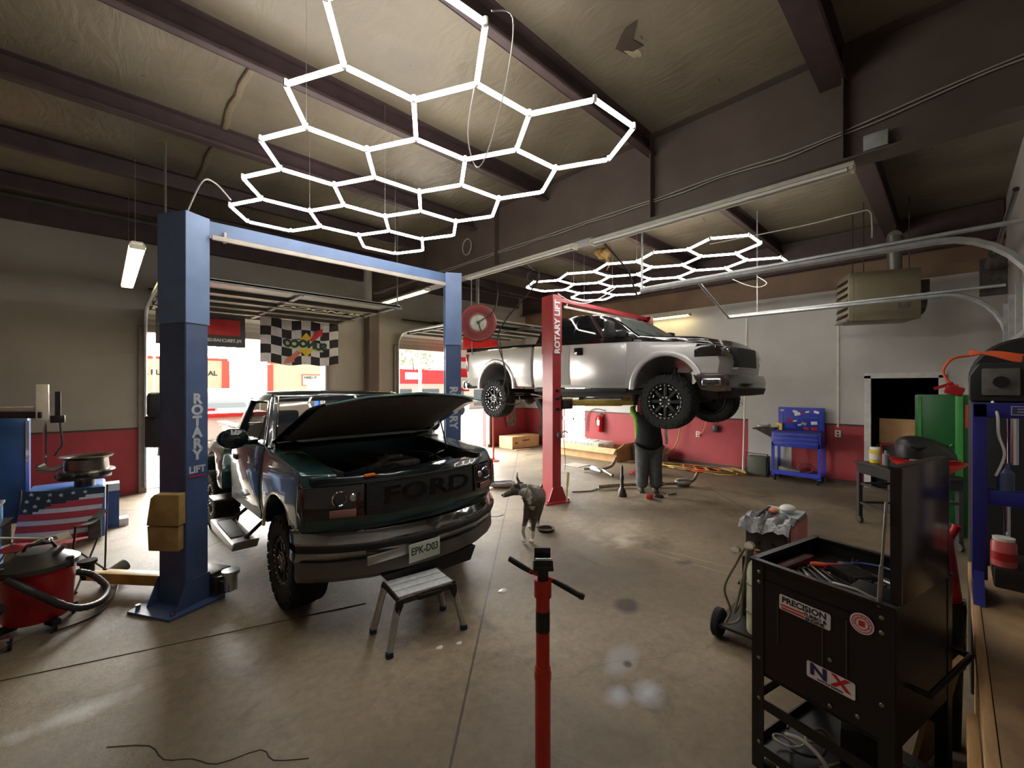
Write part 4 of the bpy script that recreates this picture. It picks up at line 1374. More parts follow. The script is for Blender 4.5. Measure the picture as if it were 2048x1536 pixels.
# greenhouse
def gfn(p):
    t = max(0.0, (p.z - 2.78) / 0.55)
    return V(p.x * (0.955 - 0.20 * t - 0.03 * t * t), p.y, p.z + 0.03 * t * (1 - (p.x / 0.98) ** 2))
gp = [(0.42, 2.72), (0.50, 2.80), (1.12, 3.22), (1.42, 3.31), (1.9, 3.345), (2.45, 3.33), (2.70, 3.27), (2.84, 2.80), (2.84, 2.72)]
vsolid(gp, -HW, HW, gfn, XS, (0.8, 1.12, 1.42, 1.9, 2.45), (2.78, 2.9, 3.05, 3.2, 3.28)).obj('cab_roof', M_tblack, sv, bev=0.015)
def pane(poly, side, off=0.006, m=None, name='side_window', parent=None, fn=gfn):
    b = MB()
    b.bm.faces.new([b.bm.verts.new((side * HW, y, z)) for y, z in poly])
    bmesh.ops.triangulate(b.bm, faces=b.bm.faces[:])
    for z in (2.9, 3.0, 3.1, 3.2):
        bmesh.ops.bisect_plane(b.bm, geom=b.bm.verts[:] + b.bm.edges[:] + b.bm.faces[:], dist=1e-5, plane_co=(0, 0, z), plane_no=(0, 0, 1))
    b.warp(lambda p: fn(p) + V(side * off, 0, 0))
    fs = b.bm.faces[:]
    bmesh.ops.solidify(b.bm, geom=fs, thickness=0.004)
    return b.obj(name, m or M_tint, parent or sv)
for s in (-1, 1):
    pane([(0.80, 2.83), (1.28, 3.20), (1.44, 3.255), (1.86, 3.27), (1.86, 2.83)], s)
    pane([(1.90, 2.83), (1.90, 3.27), (2.38, 3.26), (2.56, 3.20), (2.66, 2.85)], s)
b = MB()
fr = [(0.52, 2.815), (1.10, 3.205)]
b.grid(10, 4, lambda u, v: (lambda q: V(q.x, q.y - 0.010, q.z + 0.012))(gfn(V((u - 0.5) * 2 * 0.88, fr[0][0] + (fr[1][0] - fr[0][0]) * v, fr[0][1] + (fr[1][1] - fr[0][1]) * v))), 0.005)
b.obj('windshield', mat('windshield glass', (92, 100, 98), 0.04, 0.0, 0.05, 3, coat=1.0), sv)  # grey base colour stands in for reflections and the interior behind
MB().tube([(-0.3, 0.50, 2.86), (-0.62, 0.72, 2.98)], 0.007, 6).tube([(0.3, 0.50, 2.86), (0.05, 0.70, 2.98)], 0.007, 6).obj('wiper', M_blackm, sv)
# doors, slightly proud panels with handles
def sidepanel(name, poly, side, m, parent, off=0.007, fn=sfn, hw=HW):
    b = MB().prism(poly, side * (hw - 0.01), side * hw, 'x')
    b.cuts((), (), ZS)
    b.warp(lambda p: fn(p) + V(side * off, 0, 0))
    return b.obj(name, m, parent, bev=0.003)
for s in (-1, 1):
    d = sidepanel('door', [(0.76, 2.02), (0.70, 2.24), (0.70, 2.735), (1.88, 2.765), (1.88, 2.02)], s, M_silver, sv)
    MB().box((s * 0.985, 1.68, 2.63), (0.025, 0.20, 0.14), bev=0.015).obj('door_handle', M_tblack, d)
    d = sidepanel('rear_door', [(1.90, 2.02), (1.90, 2.765), (2.76, 2.79), (2.76, 2.02)], s, M_silver, sv)
    # black upper door band
    b = MB().prism([(0.60, 2.735), (0.62, 2.83), (2.78, 2.85), (2.80, 2.795)], s * 0.955, s * 0.963, 'x')
    b.obj('belt_band', M_tblack, sv)
    m_ = MB()
    m_.box((s * 1.13, 0.93, 2.96), (0.20, 0.11, 0.27), bev=0.035)
    m_.box((s * 1.0, 0.92, 2.86), (0.2, 0.06, 0.05), bev=0.01)
    m_.box((s * 0.93, 0.86, 2.87), (0.03, 0.26, 0.14), bev=0.01)
    m_.obj('side_mirror', M_blackm, sv)
    # flare lips
    for (cy, cz, a0, a1) in ((0.03, 1.94, 0, 156), (3.98, 1.98, -3, 183)):
        pts = [(s * (0.975 + 0.02), y, z) for y, z in arch(cy, cz, 0.575, a0, a1, 22)]
        b = MB()
        b.tube(pts, 0.048, 8)
        b.warp(lambda p: V(s * (0.975 + (abs(p.x) - 0.995) * 0.55) if True else p.x, p.y, p.z))
        b.obj('fender_flare', M_silver, sv)
    MB().box((s * 0.95, 1.75, 1.92), (0.06, 2.1, 0.07), bev=0.02).obj('side_step', M_blackm, sv)
# bed
bp = [(2.90, 1.98), (2.90, 2.80), (4.98, 2.84), (5.02, 2.72), (4.98, 2.1), (4.85, 2.0), (4.56, 1.98)] + arch(3.98, 1.98, 0.54, 3, 177, 16)
bp = [(2.90, 1.98), (2.90, 2.80), (4.98, 2.84), (5.02, 2.72), (4.98, 2.1), (4.85, 2.0)] + arch(3.98, 1.98, 0.54, 2, 178, 16)
bd_ = vsolid(bp, -HW, HW, sfn, XS, (3.4, 4.5), ZS).obj('bed', M_silver, sv, bev=0.012)
b = MB()
for s in (-1, 1):
    b.prism([(2.88, 2.795), (2.88, 2.85), (5.0, 2.89), (5.03, 2.80)], s * 0.86, s * 0.975, 'x')
b.prism([(2.88, 2.80), (2.88, 2.86), (4.98, 2.89), (5.0, 2.82)], -0.88, 0.88, 'x')
b.obj('bed_cover', M_tblack, sv, bev=0.01)
for s in (-1, 1):
    MB().box((s * 0.94, 4.985, 2.55), (0.10, 0.08, 0.42), bev=0.02).obj('tail_lamp', mat('red tail lens', (120, 22, 24), 0.12, coat=1.0), sv)
MB().box((0, 5.12, 2.02), (1.9, 0.2, 0.2), bev=0.04).obj('rear_bumper', M_chrome, sv)
# grille, lamps, bumper
vsolid([(-0.81, 2.28), (-0.795, 2.58), (-0.68, 2.61), (-0.68, 2.28)], -0.46, 0.46, lambda p: (lambda q: V(q.x, q.y - 0.015, q.z))(sfn(p)), (-0.3, -0.15, 0, 0.15, 0.3), (-0.76,), (2.35, 2.45)).obj('grille', mat('dark grille mesh', (38, 37, 36), 0.5, 0.3, 0.4, 160, bump=0.9, bscale=160), sv, bev=0.02)
vsolid([(-0.80, 2.25), (-0.81, 2.28), (-0.74, 2.28), (-0.74, 2.25)], -0.5, 0.5, lambda p: (lambda q: V(q.x, q.y - 0.02, q.z))(sfn(p)), (-0.25, 0, 0.25), (), ()).obj('grille_lip', M_silver, sv)
for s in (-1, 1):
    x0_, x1_ = (0.49, 0.984) if s > 0 else (-0.984, -0.49)
    hl = vsolid([(-0.785, 2.43), (-0.72, 2.59), (-0.46, 2.625), (-0.42, 2.56), (-0.42, 2.43)], x0_, x1_, lambda p: (lambda q: V(q.x * 1.004, q.y - 0.012, q.z))(sfn(p)), (s * 0.6, s * 0.72, s * 0.85), (-0.8, -0.7, -0.6, -0.55), (2.5,)).obj('headlamp', M_lens, sv, bev=0.008)
    b = MB()
    b.ell((s * 0.930, -0.60, 2.53), (0.035, 0.055, 0.05))
    b.ell((s * 0.60, -0.775, 2.51), (0.06, 0.02, 0.05))
    b.obj('reflector', M_chrome, hl)
    MB().box((s * 0.960, -0.47, 2.52), (0.03, 0.07, 0.14), bev=0.01).obj('side_marker', mat('clear lens', (170, 176, 176), 0.1, 0.3), hl)
vsolid([(-0.86, 1.93), (-0.88, 2.05), (-0.84, 2.165), (-0.40, 2.165), (-0.50, 1.95), (-0.7, 1.92)], -0.97, 0.97, sfn, XS, (-0.9, -0.8, -0.7, -0.6), (2.0, 2.1)).obj('front_bumper', mat('dull chrome', (150, 148, 150), 0.16, 0.95, 0.1, 5), sv, bev=0.012)
vsolid([(-0.88, 1.86), (-0.91, 1.96), (-0.78, 1.97), (-0.73, 1.84)], -0.80, 0.80, sfn, (-0.25, 0, 0.25), (-0.95,), ()).obj('air_dam', M_blackm, sv, bev=0.01)
for s in (-1, 1):
    MB().box((s * 0.935, -0.66, 2.06), (0.03, 0.27, 0.11), bev=0.02).obj('fog_lamp_bezel', M_chrome, sv)
    MB().box((s * 0.945, -0.66, 2.06), (0.03, 0.22, 0.07), bev=0.015).obj('fog_lamp', M_blackm, sv)
# wheels and running gear
M_rimb = mat('black alloy', (16, 16, 17), 0.5, 0.4, 0.1, 5)
for s in (-1, 1):
    make_wheel(sv, (s * 0.90, 0.0, 1.755), 0.425, 0.30, 0.272, s, M_rimb, 'spoke', mat('bright studs', (225, 225, 225), 0.35, 0.3))
    make_wheel(sv, (s * 0.90, 3.98, 1.725), 0.425, 0.30, 0.272, s, M_rimb, 'spoke', mat('bright studs', (225, 225, 225), 0.35, 0.3))
b = MB()
for s in (-1, 1):
    b.box((s * 0.42, 2.1, 1.86), (0.09, 5.4, 0.14))
b.box((0, -0.2, 1.84), (0.9, 0.1, 0.12)); b.box((0, 1.3, 1.84), (0.9, 0.1, 0.1)); b.box((0, 2.8, 1.84), (0.9, 0.1, 0.1))
b.box((0, 2.4, 2.0), (1.8, 5.2, 0.06))
b.obj('frame', M_chas, sv)
b = MB()
b.cyl((-0.8, 3.98, 1.725), (0.8, 3.98, 1.725), 0.05); b.ell((0.1, 3.98, 1.725), (0.17, 0.17, 0.17))
b.cyl((-0.8, 0, 1.755), (0.8, 0, 1.755), 0.04); b.ell((-0.2, 0.0, 1.72), (0.14, 0.16, 0.14))
for s in (-1, 1):
    b.box((s * 0.5, 4.0, 1.82), (0.07, 1.3, 0.05)); b.cyl((s * 0.6, 0.1, 1.7), (s * 0.55, 0.05, 2.3), 0.035)
b.obj('axle', M_chas, sv)
b = MB()
b.box((0, 0.4, 2.06), (0.5, 0.6, 0.34), bev=0.05); b.box((-0.12, 1.3, 1.98), (0.3, 0.8, 0.2), bev=0.05)
b.cyl((-0.1, 1.6, 1.92), (0.1, 3.8, 1.73), 0.045)
b.obj('drivetrain', M_dsteel, sv)
b = MB()
b.tube(catmull([(-0.3, 1.2, 1.76), (-0.32, 2.0, 1.74), (-0.35, 2.8, 1.74), (-0.5, 3.4, 1.84), (-0.6, 4.9, 1.86)], 5), 0.03, 8)
b.cyl((-0.33, 2.1, 1.74), (-0.33, 2.6, 1.74), 0.09)
b.obj('exhaust', M_steel, sv)

# ---- green pickup on the floor, hood up
gt = thing('green_pickup', 'dark green pickup with its hood up parked between the blue lift posts', 'pickup truck', (2.12, 4.10, 0), 0.0)
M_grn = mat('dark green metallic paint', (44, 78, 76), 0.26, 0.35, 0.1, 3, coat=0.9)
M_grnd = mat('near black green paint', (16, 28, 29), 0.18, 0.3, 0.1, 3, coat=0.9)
M_rock = mat('grey green rocker', (88, 98, 94), 0.35, 0.3, 0.12, 4)
def tfn(p):
    x, y, z = p.x, p.y, p.z
    y2 = y - 0.03 + 0.25 * (min(abs(x), 1.0) ** 2.4) * (min(1.0, max(0, -0.42 - y) / 0.3))
    k = 1 - 0.01 * (max(0.0, -0.35 - y) / 0.5) ** 2
    k *= 1 - 0.05 * ((z - 1.02) / 0.42) ** 2
    return V(x * k, y2, z)
ZT = (0.6, 0.7, 0.8, 0.9, 1.0, 1.1, 1.2, 1.3, 1.38)
GH = 1.0
# fenders
fpoly = [(-0.74, 0.84), (-0.76, 1.20), (-0.68, 1.28), (-0.2, 1.325), (0.62, 1.40), (0.62, 0.70), (0.50, 0.70)] + arch(0.11, 0.58, 0.455, 12, 148, 14) + [(-0.50, 0.82)]
for s in (-1, 1):
    a, c = (0.74, GH) if s > 0 else (-GH, -0.74)
    vsolid(fpoly, a, c, tfn, (s * 0.85, s * 0.94), (-0.6, -0.4, 0), ZT).obj('fender', M_grn, gt, bev=0.012)
    pts = [(s * 0.985, y, z) for y, z in arch(0.11, 0.58, 0.455, 8, 146, 18)]
    MB().tube(pts, 0.016, 6).obj('arch_trim', M_chrome, gt)
# lower front and radiator support
vsolid([(-0.74, 0.80), (-0.76, 0.93), (-0.62, 0.93), (-0.60, 0.80)], -0.98, 0.98, tfn, XS, (), ()).obj('front_valance', M_grn, gt, bev=0.01)
vsolid([(-0.80, 0.94), (-0.79, 1.22), (-0.70, 1.245), (-0.66, 0.94)], -0.56, 0.56, tfn, XS, (), (1.0, 1.1)).obj('grille', mat('black grille mesh', (26, 24, 25), 0.45, 0.2, 0.5, 90, bump=0.9, bscale=120), gt, bev=0.015)
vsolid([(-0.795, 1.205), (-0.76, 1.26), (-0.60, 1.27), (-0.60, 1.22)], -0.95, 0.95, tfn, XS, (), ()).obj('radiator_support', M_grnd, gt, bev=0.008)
for s in (-1, 1):
    a, c = (0.58, 1.005) if s > 0 else (-1.005, -0.58)
    hl = vsolid([(-0.815, 0.94), (-0.80, 1.20), (-0.50, 1.21), (-0.50, 0.98)], a, c, tfn, (s * 0.7, s * 0.85, s * 0.93), (-0.7, -0.6), (1.05,)).obj('headlamp', M_lens, gt, bev=0.01)
    b = MB()
    b.lathe([(0.050, 0.0), (0.056, -0.012), (0.062, 0.0)], (s * 0.76, -0.715, 1.10), 'y', 24)
    b.ell((s * 0.66, -0.74, 1.10), (0.03, 0.02, 0.035))
    b.obj('reflector', M_chrome, hl)
    MB().box((s * 0.74, -0.735, 0.985), (0.20, 0.02, 0.06), rot=(0, 0, s * 0.42), bev=0.005).obj('turn_signal', mat('pinkish lens', (150, 110, 104), 0.15, 0.2), hl)
MB().box((-0.52, -0.745, 1.262), (0.09, 0.035, 0.022), bev=0.006).obj('amber_clip', mat('amber plastic', (236, 120, 30), 0.4), gt)
# bumper
bf = lambda p: (lambda q: V(q.x * 1.03, q.y, q.z))(V(p.x, p.y + 0.42 * min(1, abs(p.x)) ** 2.6 * min(1.0, max(0, -0.4 - p.y) / 0.4), p.z))
vsolid([(-0.90, 0.60), (-0.95, 0.66), (-0.95, 0.76), (-0.90, 0.83), (-0.84, 0.845), (-0.5, 0.83), (-0.5, 0.66), (-0.86, 0.60)], -1.0, 1.0, bf, XS + (-0.96, 0.96, -0.83, 0.83), (-0.8, -0.6), ()).obj('front_bumper', mat('bumper chrome', (170, 172, 174), 0.09, 1.0, 0.04, 5), gt, bev=0.018)
lb_ = vsolid([(-0.84, 0.42), (-0.93, 0.48), (-0.92, 0.60), (-0.5, 0.62), (-0.5, 0.46)], -0.97, 0.97, bf, XS, (-0.7,), ()).obj('lower_bumper', mat('bumper grey', (96, 92, 88), 0.45, 0.3, 0.15, 5), gt, bev=0.01)
MB().prism([(-0.38, 0.34), (0.42, 0.34), (0.48, 0.46), (-0.48, 0.46)], -0.90, -0.82, 'y').obj('air_dam', M_blackm, gt)
MB().box((-0.42, -0.93, 0.63), (0.42, 0.02, 0.07), bev=0.006).obj('bumper_slot', M_alu, gt)
pl = MB().box((-0.13, -0.965, 0.60), (0.305, 0.006, 0.155), bev=0.002).obj('licence_plate', mat('plate pale green', (196, 204, 190), 0.4, 0, 0.04, 5), gt)
text('lettering', 'EPK-D03', mat('plate ink', (44, 62, 54), 0.5), pl, frame((-0.13, -0.9695, 0.61), (1, 0, 0), (0, 0, 1)), 0.088, 0.0008, 0.0015, 0.82)
text('lettering', 'FORD', mat('gloss black letters', (18, 17, 18), 0.2), gt, frame((0.0, -0.838, 1.085), (1, 0, 0), (0, -0.05, 1)), 0.20, 0.006, 0.004, 1.7)
vsolid([(-0.955, 0.685), (-0.965, 0.70), (-0.965, 0.73), (-0.955, 0.745), (-0.6, 0.74), (-0.6, 0.69)], -1.0, 1.0, bf, XS + (-0.96, 0.96, -0.83, 0.83), (-0.8,), ()).obj('rub_strip', M_blackm, gt)
# engine bay
b = MB()
b.box((0, 0.0, 0.92), (1.5, 1.3, 0.10)); b.box((0, 0.66, 1.12), (1.6, 0.08, 0.56))
b.box((-0.72, 0, 1.1), (0.04, 1.3, 0.4)); b.box((0.72, 0, 1.1), (0.04, 1.3, 0.4))
b.obj('engine_bay', M_chas, gt)
b = MB()
b.box((0, 0.1, 1.12), (0.5, 0.7, 0.28), bev=0.05); b.box((0, 0.1, 1.25), (0.3, 0.45, 0.10), bev=0.03)
for s in (-1, 1):
    b.box((s * 0.24, 0.1, 1.18), (0.14, 0.6, 0.12), bev=0.03)
b.cyl((-0.1, -0.35, 1.12), (-0.1, -0.45, 1.12), 0.14, n=24)
b.obj('engine', M_dsteel, gt)
b = MB()
b.tube(catmull([(-0.5, -0.35, 1.2), (-0.3, -0.4, 1.25), (-0.1, -0.2, 1.28), (0.0, 0.0, 1.28)], 5), 0.035, 8)
b.tube(catmull([(0.5, -0.4, 1.18), (0.45, -0.1, 1.26), (0.3, 0.2, 1.24)], 5), 0.025, 8)
b.tube(catmull([(-0.62, -0.5, 1.2), (-0.4, -0.52, 1.24), (-0.2, -0.5, 1.22)], 5), 0.018, 6)
b.tube(catmull([(0.1, -0.5, 1.22), (0.4, -0.48, 1.25), (0.62, -0.3, 1.22)], 5), 0.014, 6)
b.obj('engine_hose', M_rubber, gt)
MB().box((-0.56, -0.40, 1.13), (0.2, 0.26, 0.18), bev=0.01).obj('battery', M_black, gt)
MB().box((0.55, -0.42, 1.14), (0.22, 0.2, 0.16), bev=0.03).obj('coolant_tank', M_offwhite, gt)
b = MB()
b.tube([(0.35, -0.3, 1.26), (0.6, -0.2, 1.29)], 0.01, 6); b.tube([(-0.66, -0.55, 1.25), (-0.45, -0.56, 1.26)], 0.008, 6); b.tube([(-0.45, -0.3, 1.24), (-0.35, -0.55, 1.26)], 0.006, 6)
b.obj('engine_bracket', M_chrome, gt)
# hood, hinged at the cowl
th = radians(-22.3)
HM = Matrix.Translation((0, 0.62, 1.43)) @ Matrix.Rotation(th, 4, 'X')
b = MB()
def hood_pt(u, v):
    x = (u - 0.5) * 2 * (0.91 - 0.06 * v)
    y = -1.26 * v - (0.14 * (1 - (2 * u - 1) ** 2) if v > 0.5 else 0.28 * v * (1 - (2 * u - 1) ** 2))
    z = 0.03 * (1 - (2 * u - 1) ** 4) - 0.06 * max(0, v - 0.8) / 0.2
    return V(x, y, z)
b.grid(16, 12, hood_pt, 0.012)
b.bm.transform(HM)
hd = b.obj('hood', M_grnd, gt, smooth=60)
b = MB()
def hood_in(u, v):
    p = hood_pt(0.05 + 0.9 * u, 0.07 + 0.86 * v)
    e = min(u, 1 - u, v, 1 - v)
    return V(p.x, p.y, p.z - 0.018 - 0.03 * min(1, e * 10))
b.grid(22, 18, hood_in, 0.006)
b.bm.transform(HM)
b.obj('hood_liner', mat('hood liner felt', (104, 98, 92), 0.9, 0, 0.15, 20), hd, smooth=60)  # felt colour lightened to carry the haze under the open hood
b = MB()
b.tube([(-0.82, -1.27, -0.07), (-0.5, -1.36, -0.045), (0.0, -1.40, -0.03), (0.5, -1.36, -0.045), (0.82, -1.27, -0.07)], 0.012, 6)
b.bm.transform(HM)
b.obj('hood_edge_trim', mat('edge green', (90, 120, 118), 0.25, 0.5), hd)
MB().tube([(0.72, -0.1, 1.27), (0.70, 0.02, 1.62)], 0.010, 6).obj('hood_strut', M_dsteel, gt)
MB().tube(catmull([(-0.82, 0.56, 1.435), (-0.4, 0.44, 1.45), (0.4, 0.44, 1.45), (0.82, 0.56, 1.435)], 5), 0.016, 6).obj('cowl_trim', mat('cowl pale trim', (150, 156, 150), 0.35, 0.3), gt)
# cab
cpoly = [(0.60, 0.70), (0.62, 1.40), (0.66, 1.43), (1.98, 1.43), (2.00, 0.66), (0.62, 0.66)]
vsolid([(0.62, 0.66), (0.62, 1.41), (1.98, 1.42), (2.00, 0.66)], -GH, GH, tfn, XS, (1.2,), ZT).obj('cab_body', M_grn, gt, bev=0.015)
def cfn(p):
    t = max(0.0, (p.z - 1.40) / 0.50)
    return V(p.x * (0.965 - 0.19 * t), p.y, p.z + 0.025 * t * (1 - p.x ** 2))
def pillars():
    b = MB()
    # roof
    b.prism([(1.02, 1.85), (1.10, 1.91), (1.5, 1.93), (1.85, 1.91), (1.93, 1.84)], -GH, GH, 'x')
    for s in (-1, 1):
        a, c = s * (GH - 0.07), s * GH
        b.prism([(0.50, 1.40), (0.60, 1.40), (1.10, 1.87), (1.02, 1.88)], a, c, 'x')
        b.prism([(1.80, 1.40), (1.97, 1.40), (1.93, 1.87), (1.80, 1.87)], a, c, 'x')
        b.prism([(1.04, 1.83), (1.9, 1.83), (1.9, 1.90), (1.08, 1.90)], a, c, 'x')
    b.prism([(1.93, 1.40), (1.97, 1.40), (1.96, 1.52), (1.92, 1.52)], -GH, GH, 'x')
    b.prism([(1.90, 1.78), (1.95, 1.78), (1.93, 1.88), (1.88, 1.88)], -GH, GH, 'x')
    b.prism([(0.46, 1.38), (0.60, 1.36), (0.60, 1.44), (0.50, 1.44)], -0.96, 0.96, 'x')
    return b
pb = pillars()
pb.cuts(XS, (), (1.5, 1.6, 1.7, 1.8))
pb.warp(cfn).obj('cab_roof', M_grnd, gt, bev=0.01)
wg = glass('pickup windshield glass', (34, 38, 42), 0.55, 0.02)
b = MB()
b.grid(10, 4, lambda u, v: (lambda q: V(q.x, q.y - 0.012, q.z + 0.01))(cfn(V((u - 0.5) * 2 * 0.92, 0.53 + 0.50 * v, 1.425 + 0.44 * v))), 0.005)
b.obj('windshield', wg, gt)
b = MB()
fr = [(-0.92, 0), (0.92, 0), (0.92, 1), (-0.92, 1)]
b.tube([(lambda q: V(q.x, q.y - 0.02, q.z + 0.018))(cfn(V(x, 0.53 + 0.50 * v, 1.425 + 0.44 * v))) for x, v in fr], 0.011, 6, closed=True)
b.obj('windshield_trim', M_chrome, gt)
for s in (-1, 1):
    pane([(0.72, 1.44), (1.12, 1.81), (1.78, 1.81), (1.78, 1.44)], s, -0.02, glass('cab side glass', (30, 34, 36), 0.75), 'side_window', gt, cfn)
    MB().tube([cfn(V(s * 1.0, y, z)) + V(s * 0.004, 0, 0) for y, z in ((0.66, 1.43), (1.08, 1.83), (1.80, 1.83), (1.80, 1.43))], 0.010, 6).obj('window_trim', M_chrome, gt)
    MB().tube([cfn(V(s * 1.0, 0.88, 1.44)), cfn(V(s * 1.0, 0.98, 1.68))], 0.010, 6).obj('vent_bar', M_blackm, gt)
pane([(0, 0)] * 0 or [(1.5, 1.5), (1.6, 1.5), (1.6, 1.6)], 1, -0.6, wg, 'rear_view_mirror', gt, cfn)
for s in (-1, 1):
    b = MB().prism([(0.70, 0.76), (0.66, 1.39), (1.84, 1.405), (1.84, 0.76)], s * (GH - 0.01), s * GH, 'x')
    b.cuts((), (), ZT)
    b.warp(lambda p: tfn(p) + V(s * 0.007, 0, 0))
    d = b.obj('door', M_grn, gt, bev=0.004)
    MB().box((s * 0.995, 1.70, 1.18), (0.03, 0.16, 0.06), bev=0.01).obj('door_handle', M_blackm, d)
    b = MB().prism([(0.66, 0.68), (0.66, 0.80), (1.96, 0.80), (1.96, 0.66)], s * 0.96, s * 0.985, 'x')
    b.obj('rocker_panel', M_rock, gt)
    b = MB()
    b.ell((s * 1.17, 0.92, 1.47), (0.14, 0.075, 0.105))
    b.box((s * 1.02, 0.96, 1.42), (0.16, 0.06, 0.05), bev=0.01)
    b.obj('side_mirror', M_grnd, gt)
    MB().ell((s * 1.17, 0.98, 1.47), (0.12, 0.03, 0.09)).obj('mirror_glass', M_chrome, gt)
    # chrome side step
    b = MB()
    b.prism([(0.60, 0.52), (0.72, 0.40), (1.75, 0.36), (1.85, 0.42), (1.85, 0.46), (0.72, 0.47)], s * 1.0, s * 1.22, 'x')
    b.obj('side_step', mat('step metal', (150, 150, 148), 0.25, 0.9), gt, bev=0.015)
    MB().box((s * 1.12, 1.28, 0.475), (0.14, 0.7, 0.006), bev=0.002).obj('step_tread', M_blackm, gt)
    MB().tube([(s * 0.8, 0.9, 0.68), (s * 1.08, 0.86, 0.46)], 0.02, 6).obj('step_bracket', M_dsteel, gt)
    MB().tube([(s * 0.8, 1.6, 0.66), (s * 1.08, 1.62, 0.44)], 0.02, 6).obj('step_bracket', M_dsteel, gt)
# seats
b = MB()
b.box((0, 1.55, 1.0), (1.6, 0.5, 0.2), bev=0.06); b.box((0, 1.80, 1.30), (1.6, 0.16, 0.5), bev=0.06)
for s in (-1, 1):
    b.box((s * 0.42, 1.8, 1.60), (0.28, 0.1, 0.18), bev=0.04)
b.obj('seat', mat('grey seat cloth', (70, 66, 62), 0.9), gt)
b = MB()
b.lathe([(0.17, 0), (0.185, 0.012), (0.2, 0), (0.185, -0.012), (0.17, 0)], (0.4, 0.98, 1.38), 'y', 24)
b.box((0, 0.74, 1.36), (1.7, 0.28, 0.1), bev=0.03)
b.obj('dashboard', M_blackm, gt)
# step side bed
b = MB()
b.box((0, 3.02, 0.84), (1.36, 2.0, 0.06))
for s in (-1, 1):
    b.box((s * 0.70, 3.02, 1.10), (0.06, 2.0, 0.58)); b.box((s * 0.72, 3.02, 1.40), (0.12, 2.02, 0.05), bev=0.01)
b.box((0, 2.04, 1.10), (1.42, 0.05, 0.58)); b.box((0, 4.0, 1.10), (1.42, 0.06, 0.58))
b.obj('bed', M_grn, gt)
for s in (-1, 1):
    MB().box((s * 0.73, 3.02, 1.432), (0.14, 2.0, 0.016), bev=0.004).obj('bed_rail_sheen', mat('bed rail sheen', (126, 120, 110), 0.3, 0.6), gt)  # silvery strip put in for the reflection along the bed rail
for s in (-1, 1):
    rp_ = [(2.30, 0.70), (2.32, 0.95), (2.48, 1.16), (2.70, 1.26), (3.25, 1.27), (3.60, 1.12), (3.78, 0.85), (3.80, 0.70), (3.50, 0.70)] + arch(3.05, 0.62, 0.47, 10, 170, 12)
    a, c = (0.72, 1.03) if s > 0 else (-1.03, -0.72)
    b = MB().prism(rp_, a, c, 'x')
    b.cuts((s * 0.85, s * 0.95), (), (0.8, 0.9, 1.0, 1.1, 1.2))
    b.warp(lambda p: V(p.x * (1 - 0.10 * max(0, (p.z - 0.9) / 0.36) ** 2 * (abs(p.x) > 0.8)), p.y, p.z))
    b.obj('rear_fender', M_grn, gt, bev=0.02)
    MB().box((s * 1.0, 2.26, 0.60), (0.3, 0.34, 0.03), bev=0.01).obj('bed_step', M_dsteel, gt)
for s in (-1, 1):
    make_wheel(gt, (s * 0.82, 0.11, 0.415), 0.415, 0.30, 0.215, s, mat('dirty alloy', (96, 86, 80), 0.35, 0.8, 0.3, 15), 'dish', M_chrome)
    make_wheel(gt, (s * 0.89, 3.10, 0.415), 0.415, 0.30, 0.215, s, mat('dirty alloy', (96, 86, 80), 0.35, 0.8, 0.3, 15), 'dish', M_chrome)
b = MB()
for s in (-1, 1):
    b.box((s * 0.42, 1.6, 0.66), (0.08, 4.7, 0.13))
b.cyl((-0.8, 0.02, 0.44), (0.8, 0.02, 0.44), 0.05); b.cyl((-0.8, 3.05, 0.44), (0.8, 3.05, 0.44), 0.055); b.ell((0.0, 3.05, 0.44), (0.17, 0.16, 0.16))
b.box((0, 0.8, 0.66), (0.4, 1.2, 0.25), bev=0.05)
b.obj('frame', M_chas, gt)
# ---------------------------------------------------------------- person under the raised pickup
M_skin = mat('skin', (190, 140, 112), 0.55)
M_jean = mat('faded black jeans', (74, 76, 78), 0.9, 0, 0.25, 14, 0.3, 40)
M_shirt = mat('black shirt cloth', (20, 20, 22), 0.9, 0, 0.2, 10)
M_neon = mat('bright green sleeve cloth', (120, 176, 60), 0.9)
PX, PY = 7.40, 3.96
pr = thing('person', 'person in a black shirt and grey jeans standing under the raised pickup with arms up', 'person', (PX, PY, 0), radians(-52))
# local frame: faces +y (away from the camera), x to the right hand
V_, E2 = [], []
def jn(p, r, par=None):
    V_.append((V(*p), r)); i = len(V_) - 1
    if par is not None:
        E2.append((par, i))
    return i
pel = jn((0, 0, 0.95), 0.125)
wa = jn((0, 0.0, 1.10), 0.115, pel)
ch_ = jn((0, 0.01, 1.28), 0.135, wa)
sh = jn((0, 0.02, 1.42), 0.10, ch_)
nk = jn((0, 0.05, 1.52), 0.052, sh)
hd0 = jn((0, 0.06, 1.60), 0.075, nk)
hd1 = jn((0, 0.07, 1.70), 0.088, hd0)
hd2 = jn((0, 0.06, 1.76), 0.06, hd1)
for s in (-1, 1):
    hp_ = jn((s * 0.10, 0, 0.90), 0.095, pel)
    kn = jn((s * 0.105, 0.02, 0.50), 0.06, hp_)
    an = jn((s * 0.12, -0.02, 0.10), 0.038, kn)
    jn((s * 0.14, 0.10, 0.04), 0.035, an)
    so = jn((s * 0.18, 0.02, 1.42), 0.06, sh)
    el = jn((s * 0.27, 0.20, 1.50), 0.042, so)
    wr = jn((s * 0.20, 0.30, 1.66), 0.028, el)
    jn((s * 0.18, 0.33, 1.72), (0.04, 0.018), wr)
body = skin('body', V_, E2, M_skin, pr)
